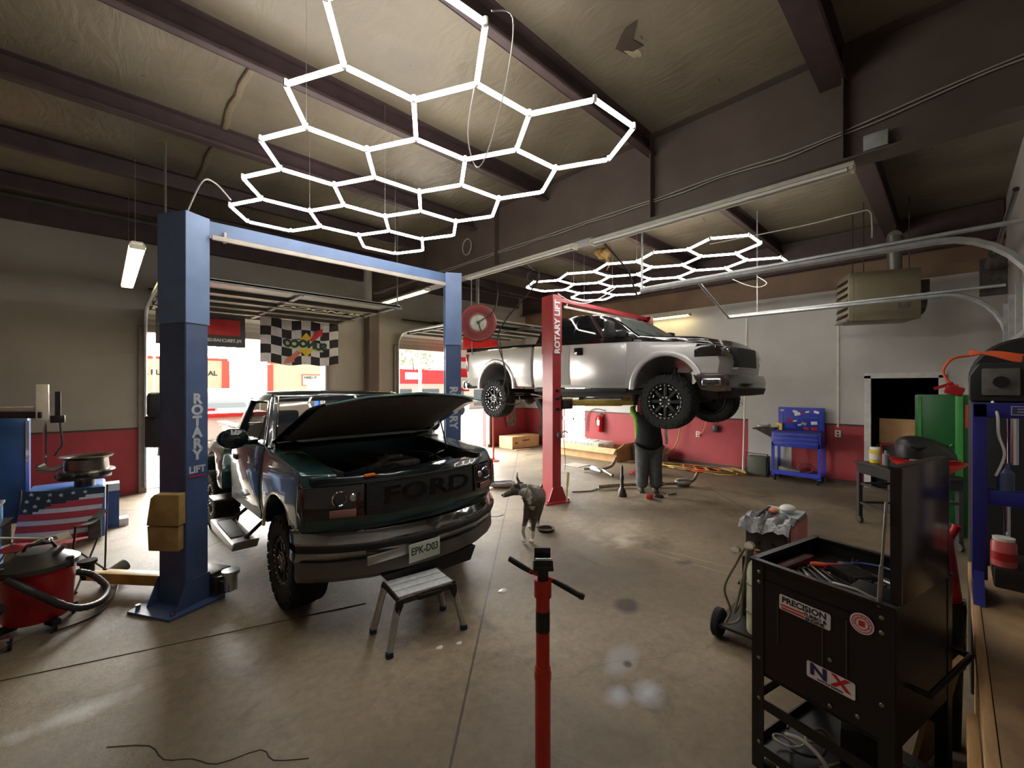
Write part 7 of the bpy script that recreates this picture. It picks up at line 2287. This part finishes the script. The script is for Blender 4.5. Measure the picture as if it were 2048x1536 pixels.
for (x, y) in ((-0.25, 0.3), (0.25, 0.3), (-0.25, -0.3), (0.25, -0.3)):
    b.cyl((x, y, 0.82), (x, y, 2.0), 0.008, n=6)
b.obj('hanger_rod', M_dsteel, uh)
MB().box((-0.32, -0.2, 0.25), (0.03, 0.12, 0.12)).obj('nameplate', M_steel, uh)

# ---------------------------------------------------------------- boxes below the raised pickup
bx1 = thing('long_carton', 'long open cardboard box with white padding behind the red post', 'cardboard box', (10.15, 7.15, 0))
CP = mat('carton inside', (206, 172, 128), 0.8)
b = MB()
b.box((-0.45, 0, 0.17), (0.012, 2.1, 0.34)); b.box((0.35, 0, 0.17), (0.012, 2.1, 0.34)); b.box((-0.05, -1.05, 0.17), (0.8, 0.012, 0.34)); b.box((-0.05, 1.05, 0.17), (0.8, 0.012, 0.34)); b.box((-0.05, 0, 0.01), (0.8, 2.1, 0.012))
b.obj('box_wall', M_card, bx1)
MB().prism([(-0.45, 0.34), (-0.60, 0.22), (-0.61, 0.225), (-0.46, 0.35)], -1.04, 1.04, 'y').obj('flap', CP, bx1)
MB().prism([(-1.05, 0.34), (-1.25, 0.50), (-1.255, 0.49), (-1.06, 0.335)], -0.44, 0.34, 'x').obj('flap', CP, bx1)
b = MB()
b.box((-0.05, 0.25, 0.33), (0.74, 1.5, 0.22), bev=0.05)
for k in range(24):
    b.box((-0.43, -0.46 + k * 0.06, 0.36), (0.03, 0.03, 0.15), bev=0.008)
b.obj('padding', mat('white foam', (224, 220, 214), 0.8), bx1)
for k, (y, z) in enumerate(((-0.1, 0.47), (0.25, 0.5), (-0.45, 0.40))):
    o = MB().tube([(10.0 + 0.11 * cos(a), 7.15 + y + 0.17 * sin(a), z + 0.012 * sin(3 * a)) for a in [q * 0.4 for q in range(17)]], 0.016, 6).obj('bubble_wrap_loop', mat('clear wrap', (214, 212, 206), 0.3))
    tag(o, 'loop of clear wrap on the padding of the long carton, %s' % ('the middle one', 'the farthest one', 'the nearest one')[k], 'packing wrap', 'clear wrap on the long carton')
bx2 = thing('flat_carton', 'closed tan carton on the floor in front of the red corner', 'cardboard box', (9.95, 9.95, 0))
MB().box((0, 0, 0.19), (1.25, 0.62, 0.38), bev=0.004).obj('box_body', M_card, bx2)
MB().box((0, -0.313, 0.24), (0.30, 0.003, 0.05)).box((-0.45, -0.313, 0.18), (0.12, 0.003, 0.06)).obj('print', mat('carton print', (110, 80, 54), 0.8), bx2)
MB().box((0, 0, 0.382), (1.25, 0.07, 0.003)).obj('tape', mat('tape', (200, 172, 130), 0.4), bx2)
pl_ = thing('plastic_pail', 'pale grey plastic pail beside the long carton', 'pail', (10.50, 5.95, 0))
MB().lathe([(0, 0), (0.13, 0), (0.155, 0.36), (0.165, 0.38), (0.15, 0.38), (0.125, 0.02), (0, 0.02)], n=28).obj('pail_body', mat('pale grey plastic', (176, 180, 176), 0.5), pl_)
MB().tube([(0, 0.16 * cos(a), 0.36 + 0.10 * sin(a)) for a in [q * pi / 10 for q in range(11)]], 0.004, 5).obj('handle', M_steel, pl_)
o = MB().box((0, 0, 0.19), (0.35, 0.42, 0.38), bev=0.01).obj('grey_crate', mat('crate grey', (156, 152, 146), 0.6, 0, 0.25, 7))
o.location = (10.55, 5.40, 0)
tag(o, 'grey speckled crate behind the person legs', 'crate')
o = MB().box((0, 0, 0.006), (0.5, 0.5, 0.01)).obj('floor_card', mat('grey card', (170, 162, 146), 0.8))
o.location = (8.62, 6.6, 0)
tag(o, 'pale flat sheet lying on the floor before the long carton', 'sheet')
o = MB().box((0, 0, 0.012), (0.55, 0.07, 0.02)).obj('wood_strip', M_wood)
o.location = (9.5, 9.35, 0); o.rotation_euler = (0, 0, -0.25)
tag(o, 'short wooden strip on the floor before the flat carton', 'wood strip')
rs = thing('red_jack_stand', 'thin tall red stand with a round base beyond the green pickup', 'stand', (7.52, 8.50, 0))
MB().cyl((0, 0, 0.01), (0, 0, 1.55), 0.022, n=14).obj('post', mat('stand orange red', (206, 70, 56), 0.4), rs)
MB().lathe([(0, 0), (0.17, 0), (0.16, 0.02), (0.03, 0.04), (0.03, 0.1), (0, 0.1)], n=28).obj('base', mat('stand orange red', (206, 70, 56), 0.4), rs)
# jacket hung on back wall red corner
jk = thing('hanging_jacket', 'grey and red jacket hanging on the red part of the back wall', 'jacket', (10.05, 10.575, 0.62))
def jck(u, v):
    w = 0.20 + 0.12 * v + 0.03 * sin(v * 9)
    return V((u - 0.5) * 2 * w + 0.12 * (1 - v), -0.03 - 0.03 * sin(u * 12) * (1.1 - v), v * 1.3)
MB().grid(16, 14, jck, 0.03).obj('jacket_body', mat('patterned grey cloth', (110, 92, 84), 0.9, 0, 0.5, 14), jk)
MB().grid(4, 10, lambda u, v: V(-0.16 + 0.10 * u, -0.075, 0.25 + v * 0.95), 0.01).obj('red_lining', mat('jacket red', (190, 40, 40), 0.8), jk)
# coat on the wall behind the red post
o = MB().grid(10, 12, lambda u, v: V(-0.05 - 0.05 * sin(u * 9), (u - 0.5) * (0.35 + 0.1 * sin(v * 7)), 0.2 + v * 1.1), 0.03).obj('dark_hanging_cloth', mat('dark patterned cloth', (66, 58, 54), 0.9, 0, 0.5, 12))
o.location = (10.86, 9.6, 0)
tag(o, 'dark cloth hanging on the right wall behind the red post', 'cloth')

# ---------------------------------------------------------------- exhaust parts on the floor
M_exh = mat('used exhaust steel', (150, 142, 128), 0.4, 0.7, 0.35, 10)
def xp(name, lb, pts, r, cans=()):
    t = thing(name, lb, 'exhaust pipe', pts[0])
    o = V(*pts[0])
    MB().tube([V(*p) - o for p in catmull(pts, 5)], r, 10).obj('pipe', M_exh, t)
    for (a, c, rr) in cans:
        a, c = V(*a) - o, V(*c) - o
        d = (c - a)
        MB().tube([a, a + d * 0.15, a + d * 0.85, c], [rr * 0.6, rr, rr, rr * 0.6], 16).obj('muffler_can', M_alu, t)
    return t
xp('exhaust_section', 'bright exhaust pipe section with a branch on the floor under the pickup', [(8.15, 6.0, 0.06), (8.25, 5.75, 0.08), (8.05, 5.35, 0.10), (7.95, 5.1, 0.06)], 0.035, (((8.20, 5.85, 0.09), (8.05, 5.45, 0.09), 0.06),))
xp('exhaust_branch', 'short bright pipe stub standing off the exhaust section', [(8.15, 5.55, 0.10), (8.45, 5.45, 0.16), (8.65, 5.45, 0.32)], 0.035)
xp('exhaust_section', 'long exhaust pipe with two mufflers lying behind the person', [(6.9, 4.75, 0.05), (7.4, 4.5, 0.05), (8.0, 3.98, 0.06), (8.35, 3.72, 0.07), (8.55, 3.62, 0.10), (8.78, 3.62, 0.22)], 0.032, (((7.75, 4.18, 0.07), (8.02, 3.96, 0.07), 0.06), ((8.22, 3.82, 0.08), (8.46, 3.64, 0.08), 0.085)))
xp('exhaust_section', 'exhaust pipe with a muffler on the floor left of the dog', [(5.1, 6.75, 0.06), (5.35, 6.45, 0.06), (5.7, 6.1, 0.06), (6.0, 5.85, 0.05)], 0.035, (((5.50, 6.30, 0.07), (5.85, 5.98, 0.07), 0.075),))
xp('exhaust_branch', 'upright pipe stub rising from the pipe left of the dog', [(5.35, 6.40, 0.06), (5.42, 6.36, 0.2), (5.55, 6.30, 0.46)], 0.035)
bj = thing('bottle_jack', 'black tall bottle shaped jack standing left of the person feet', 'jack', (6.79, 4.16, 0))
MB().lathe([(0, 0), (0.085, 0), (0.085, 0.03), (0.06, 0.12), (0.035, 0.16), (0.028, 0.3), (0.035, 0.3), (0.035, 0.36), (0.026, 0.38), (0.024, 0.52), (0.012, 0.56), (0, 0.57)], n=24).obj('jack_body', M_dsteel, bj)
o = MB().tube(catmull([(6.35, 4.95, 0.012), (6.7, 4.75, 0.012), (7.0, 4.78, 0.012), (7.35, 4.62, 0.012), (7.7, 4.6, 0.012)], 6), 0.010, 6).obj('floor_cable', M_blackc)
tag(o, 'black cable lying on the floor behind the bottle jack', 'cable')
o = MB().box((0, 0, 0.04), (0.16, 0.12, 0.07), bev=0.02).obj('red_tool', mat('tool red', (150, 34, 38), 0.4))
o.location = (6.98, 3.72, 0); o.rotation_euler = (0, 0, 0.5)
tag(o, 'small red tool on the floor before the person feet', 'tool')
o = MB().cyl((0, 0, 0.012), (0.22, -0.06, 0.012), 0.012, n=8).obj('screwdriver_on_floor', M_steel)
o.location = (7.45, 3.62, 0)
tag(o, 'bright rod on the floor right of the person feet', 'tool')
o = MB().prism([(-0.08, 0), (0.08, 0.0), (0.02, 0.05)], -0.06, 0.06, 'y').obj('rubber_wedge', M_dsteel)
o.location = (7.2, 3.66, 0)
tag(o, 'small dark wedge on the floor before the person feet', 'wedge')
o = MB().lathe([(0, 0), (0.11, 0), (0.12, 0.04), (0.10, 0.04), (0.09, 0.015), (0, 0.015)], n=28).obj('dog_bowl', M_dsteel)
o.location = (4.42, 4.02 - 0.12, 0)
tag(o, 'dark round dish on the floor behind the dog', 'dish')
o = MB().lathe([(0, 0), (0.15, 0), (0.15, 0.006), (0, 0.006)], n=28).obj('floor_drain', mat('cleanout cap', (120, 110, 92), 0.6, 0.3))
o.location = (4.42, 4.98, 0.0)
tag(o, 'round metal cover set in the floor left of the dog', 'cover')
for k, (x, y, s_) in enumerate(((2.82, 3.05, 0.05), (1.86, 2.72, 0.03), (2.0, 2.66, 0.025), (2.22, 3.9, 0.1))):
    o = MB().lathe([(0, 0), (s_, 0), (s_ * 0.8, 0.006), (0, 0.008)], n=9).warp(lambda p: V(p.x * (1 + 0.3 * sin(p.y * 80)), p.y * 0.7, p.z)).obj('paper_scrap', M_white)
    o.location = (x, y, 0)
    tag(o, 'torn white paper scrap on the floor ' + ('right of the step platform', 'just before the step platform', 'farther before the step platform', 'under the green pickup bumper')[k], 'paper scrap')

# ---------------------------------------------------------------- left corner
# tyre changer
ty_ = thing('tyre_changer', 'blue tyre changing machine against the back wall at the left edge', 'tyre changer', (-0.36, 8.05, 0), radians(0))
M_tb = mat('machine blue', (52, 96, 158), 0.4, 0, 0.12, 5)
MB().box((0.05, 0, 0.36), (0.70, 0.70, 0.66), bev=0.03).obj('cabinet', M_tb, ty_)
MB().box((-0.30, 0.35, 1.05), (0.28, 0.30, 1.45), bev=0.02).obj('column', M_tb, ty_)
MB().box((-0.165, 0.19, 1.0), (0.03, 0.03, 1.3)).obj('column_edge', M_chrome, ty_)
MB().box((-0.20, -0.11, 1.74), (0.62, 0.12, 0.08), rot=(0, 0, radians(-44)), bev=0.01).obj('swing_arm', M_black, ty_)
MB().box((-0.20, -0.11, 1.81), (0.50, 0.10, 0.06), rot=(0, 0, radians(-44)), bev=0.01).obj('arm_cover', M_offwhite, ty_)
MB().box((0.0, -0.30, 1.90), (0.11, 0.10, 0.44), bev=0.008).obj('arm_housing', M_offwhite, ty_)
MB().cyl((0.02, -0.30, 1.10), (0.02, -0.30, 1.72), 0.02, n=6).obj('hex_shaft', M_chrome, ty_)
MB().box((0.13, -0.28, 1.85), (0.05, 0.05, 0.36)).box((0.13, -0.28, 1.68), (0.13, 0.09, 0.09), bev=0.01).obj('locking_handle', M_black, ty_)
MB().tube(catmull([(0.02, -0.30, 1.12), (-0.04, -0.33, 1.08), (0.08, -0.36, 1.05), (0.17, -0.34, 1.09)], 5), [0.03] * 16, 8).obj('mount_head', M_steel, ty_)
MB().tube([(0.15, -0.28, 1.64), (0.17, -0.30, 1.35), (0.10, -0.32, 1.22)], 0.012, 6).obj('pneumatic_hose', M_dsteel, ty_)
MB().lathe([(0, 0.69), (0.10, 0.69), (0.10, 0.78), (0.26, 0.80), (0.26, 0.83), (0, 0.83)], (0.2, -0.12, 0), 'z', 32).obj('turntable', M_dsteel, ty_)
for k in range(4):
    a = k * pi / 2 + 0.4
    MB().box((0.2 + 0.22 * cos(a), -0.12 + 0.22 * sin(a), 0.855), (0.12, 0.06, 0.05), rot=(0, 0, a)).obj('jaw', M_steel, ty_)
for ch_o in ty_.children:
    if ch_o.name.split('.')[0] in ('column', 'column_edge', 'swing_arm', 'arm_cover', 'arm_housing', 'hex_shaft', 'locking_handle', 'mount_head', 'pneumatic_hose'):
        ch_o.location = (-0.17, 0.13, -0.10)
wr_ = thing('loose_wheel_rim', 'bare steel wheel rim clamped on the tyre changer turntable', 'wheel rim', (-0.14, 7.93, 0.885))
MB().lathe([(0.24, 0.0), (0.28, 0.0), (0.27, 0.02), (0.22, 0.03), (0.21, 0.16), (0.25, 0.18), (0.265, 0.20), (0.24, 0.20), (0.19, 0.17), (0.19, 0.03), (0.24, 0.0)], n=40).obj('rim_barrel', mat('dirty rim steel', (110, 104, 96), 0.3, 0.9, 0.25, 10), wr_)
MB().lathe([(0.0, 0.12), (0.07, 0.12), (0.19, 0.10), (0.19, 0.085), (0.0, 0.085)], n=32).obj('rim_disc', M_dsteel, wr_)
cbn = thing('parts_box', 'small blue and white box on the floor right of the tyre changer', 'box', (0.10, 8.35, 0))
MB().box((0, 0, 0.26), (0.16, 0.24, 0.52)).obj('box_body', mat('dull blue box', (50, 76, 120), 0.5), cbn)
MB().box((0, 0, 0.57), (0.17, 0.25, 0.10)).obj('box_top', M_offwhite, cbn)
MB().box((0.13, 0.0, 0.05), (0.10, 0.2, 0.10)).obj('white_block', M_white, cbn)
# balancer near the left edge
bl = thing('wheel_balancer', 'blue machine cabinet with metal parts on top cut by the left edge', 'machine', (-0.92, 6.35, 0), radians(0))
MB().box((-0.05, 0.05, 0.42), (0.50, 0.46, 0.80), bev=0.02).obj('cabinet', mat('machine blue dark', (44, 62, 128), 0.4), bl)
MB().box((0.205, 0.05, 0.42), (0.012, 0.40, 0.78)).obj('side_panel', mat('machine light blue', (96, 150, 206), 0.4), bl)
b = MB()
b.box((-0.05, 0.05, 0.84), (0.54, 0.5, 0.03), bev=0.006)
for k in range(6):
    b.cyl((-0.2 + 0.07 * k, -0.15 + 0.05 * (k % 3), 0.87), (-0.12 + 0.06 * k, 0.10, 0.90 + 0.01 * k), 0.016, n=8)
b.box((0.14, -0.1, 0.92), (0.05, 0.05, 0.12))
b.obj('parts_tray', M_steel, bl)
# camp chair with flag fabric
cc = thing('camp_chair', 'folding camp chair in stars and stripes fabric beside the shop vacuum', 'camp chair', (-0.42, 6.22, 0), radians(-22))
def chf(u, v):
    return V((u - 0.5) * 0.66, 0.22 + 0.16 * v - 0.05 * sin(u * pi), 0.42 + 0.48 * v)
b = MB().grid(28, 22, chf, 0.0)
bk = b.obj('backrest', mat('chair stripe red', (176, 66, 84), 0.85), cc)
bk.data.materials.append(mat('chair stripe white', (196, 206, 226), 0.85))
bk.data.materials.append(mat('chair navy', (44, 58, 74), 0.85))
for p in bk.data.polygons:
    i, j = divmod(p.index, 22)
    u, v = i / 28, j / 22
    if v + 0.42 * (1 - u) > 0.92 - 0.02 * sin(u * 12) or v > 0.86:
        p.material_index = 2
    else:
        p.material_index = 1 if int((v + 0.05) * 9) % 2 else 0
b = MB()
for k, (u, v) in enumerate(((0.08, 0.62), (0.2, 0.70), (0.08, 0.80), (0.22, 0.86), (0.36, 0.80), (0.36, 0.92), (0.50, 0.90), (0.64, 0.93), (0.78, 0.93), (0.12, 0.94))):
    q = chf(u, v) + V(0, -0.008, 0)
    star = []
    for i in range(10):
        r = 0.022 if i % 2 == 0 else 0.009
        star.append((q.x + r * sin(i * pi / 5), q.z + r * cos(i * pi / 5)))
    b.prism(star, q.y - 0.003, q.y, 'y')
st_ = b.obj('star_print', mat('chair star white', (206, 214, 220), 0.85), bk)
MB().grid(12, 10, lambda u, v: V((u - 0.5) * 0.62, -0.22 + 0.46 * v, 0.46 - 0.05 * v - 0.05 * sin(u * pi) * sin(v * pi)), 0.004).obj('seat', mat('chair seat red', (130, 26, 32), 0.85), cc)
for s in (-1, 1):
    MB().grid(4, 10, lambda u, v: V(s * (0.33 + 0.08 * u), -0.26 + 0.50 * v, 0.66 - 0.05 * sin(v * pi) + 0.02 * v), 0.006).obj('armrest', mat('chair arm grey', (70, 68, 64), 0.85), cc)
    MB().grid(6, 6, lambda u, v: V(s * (0.34 + 0.06 * sin(u * pi)), 0.02 + 0.20 * u, 0.42 + 0.22 * v), 0.004).obj('side_pocket', mat('chair camouflage', (74, 66, 60), 0.85, 0, 0.5, 14), cc)
b = MB()
for s in (-1, 1):
    b.tube([(s * 0.36, 0.30, 0.02), (s * 0.34, -0.24, 0.44), (s * 0.37, -0.27, 0.66)], 0.009, 6)
    b.tube([(s * 0.36, -0.26, 0.02), (s * 0.34, 0.24, 0.42)], 0.009, 6)
    b.tube([(s * 0.36, 0.30, 0.02), (s * 0.35, 0.38, 0.92)], 0.009, 6)
b.tube([(-0.36, -0.26, 0.03), (0.34, -0.22, 0.42)], 0.009, 6); b.tube([(0.36, -0.26, 0.03), (-0.34, -0.22, 0.42)], 0.009, 6)
b.obj('frame', M_dsteel, cc)
b = MB()
for (x, y) in ((-0.36, -0.26), (0.36, -0.26), (-0.36, 0.30), (0.36, 0.30)):
    b.ell((x, y, 0.015), (0.02, 0.02, 0.015), n=8)
b.obj('foot_cap', M_blackm, cc)
o = MB().grid(6, 4, lambda u, v: V(0.26 * u, 0.19 * v, 0.01 * sin(u * 5) + 0.02 * u * v), 0.002).obj('magazine', M_offwhite)
o.location = (-0.46, 5.98, 0.475); o.rotation_euler = (0.05, -0.15, radians(10))
MB().grid(4, 2, lambda u, v: V(0.03 + 0.14 * u, 0.05 + 0.10 * v, 0.004 + 0.01 * sin((0.12 + 0.54 * u) * 5) + 0.02 * (0.12 + 0.54 * u) * (0.25 + 0.55 * v)), 0.001).obj('photo_print', mat('grey print', (84, 80, 78), 0.7), o)
tag(o, 'open magazine lying on the camp chair seat', 'magazine')
o = MB().cyl((-0.80, 5.75, 0.72), (-0.34, 5.95, 0.55), 0.009, n=8).obj('white_rod', M_offwhite)
tag(o, 'thin pale rod lying across the camp chair arm', 'rod')
# shop vacuum
vc = thing('shop_vacuum', 'red shop vacuum with black lid and coiled hose at the lower left', 'vacuum cleaner', (-0.38, 5.28, 0))
MB().lathe([(0, 0.09), (0.19, 0.09), (0.205, 0.12), (0.225, 0.50), (0.235, 0.52), (0, 0.52)], n=40).obj('drum', mat('vacuum red', (158, 26, 32), 0.32, 0, 0.1, 5), vc)
MB().lathe([(0.235, 0.50), (0.25, 0.505), (0.25, 0.54), (0.22, 0.56), (0.16, 0.59), (0.12, 0.635), (0.06, 0.645), (0, 0.645)], n=40).obj('lid', mat('vacuum grey black', (54, 52, 50), 0.4), vc)
MB().box((0.19, -0.14, 0.53), (0.05, 0.04, 0.09), bev=0.01).obj('latch', M_blackm, vc)
MB().box((-0.19, -0.14, 0.53), (0.05, 0.04, 0.09), bev=0.01).obj('latch', M_blackm, vc)
b = MB()
b.tube([(-0.08, 0, 0.64), (-0.06, -0.02, 0.69), (0.08, -0.02, 0.69), (0.1, 0, 0.64)], 0.014, 8)
b.obj('carry_handle', M_blackm, vc)
MB().cyl((0.10, -0.10, 0.60), (0.16, -0.16, 0.68), 0.02, n=12).ell((0.06, -0.06, 0.72), (0.03, 0.03, 0.02)).obj('chrome_cap', M_chrome, vc)
for k in range(4):
    a = k * pi / 2 + 0.5
    lg = MB().box((0.19 * cos(a), 0.19 * sin(a), 0.075), (0.12, 0.06, 0.05), rot=(0, 0, a), bev=0.01).obj('wheel_bracket', M_blackm, vc)
    MB().cyl((0.23 * cos(a) - 0.012, 0.23 * sin(a), 0.032), (0.23 * cos(a) + 0.012, 0.23 * sin(a), 0.032), 0.032, n=14).obj('caster', M_rubber, lg)
hp_ = catmull([(-0.15, -0.20, 0.50), (-0.02, -0.28, 0.40), (0.20, -0.20, 0.16), (0.36, -0.02, 0.08), (0.42, 0.22, 0.10), (0.32, 0.34, 0.22), (0.22, 0.28, 0.30)], 10)
MB().tube(hp_, [0.026 + 0.004 * (i % 2) for i in range(len(hp_))], 10).obj('hose', mat('vacuum hose', (44, 42, 42), 0.5), vc)
o = MB().cyl((0.16, 5.95, 0.05), (0.30, 6.05, 0.10), 0.06, n=18).obj('hose_nozzle', mat('nozzle grey', (84, 80, 74), 0.5))
o.location = (-0.12, 0.0, 0.02)
tag(o, 'round dark nozzle lying by the end of the yellow lift arm', 'nozzle')
o = MB().tube(catmull([(-0.30, 5.05, 0.01), (-0.05, 5.15, 0.01), (0.08, 5.5, 0.01), (0.12, 5.85, 0.01)], 6), 0.008, 6).obj('vacuum_cord', M_blackc)
tag(o, 'black cord on the floor by the shop vacuum', 'cord')
# creeper seat with chrome parts at the very left edge
cr = thing('roller_stool', 'dark low roller stool with chrome parts at the lower left edge', 'stool', (-0.70, 4.95, 0))
MB().lathe([(0, 0.30), (0.17, 0.30), (0.18, 0.33), (0.15, 0.36), (0, 0.36)], n=28).obj('seat', M_blackm, cr)
MB().cyl((0, 0, 0.10), (0, 0, 0.30), 0.03, n=12).obj('post', M_chrome, cr)
for k in range(5):
    a = k * 2 * pi / 5
    lg = MB().box((0.10 * cos(a), 0.10 * sin(a), 0.09), (0.2, 0.035, 0.025), rot=(0, 0, a)).obj('leg', M_chrome, cr)
    MB().cyl((0.2 * cos(a) - 0.01, 0.2 * sin(a), 0.035), (0.2 * cos(a) + 0.01, 0.2 * sin(a), 0.035), 0.035, n=12).box((0.2 * cos(a), 0.2 * sin(a), 0.075), (0.03, 0.03, 0.02)).obj('caster', M_rubber, lg)
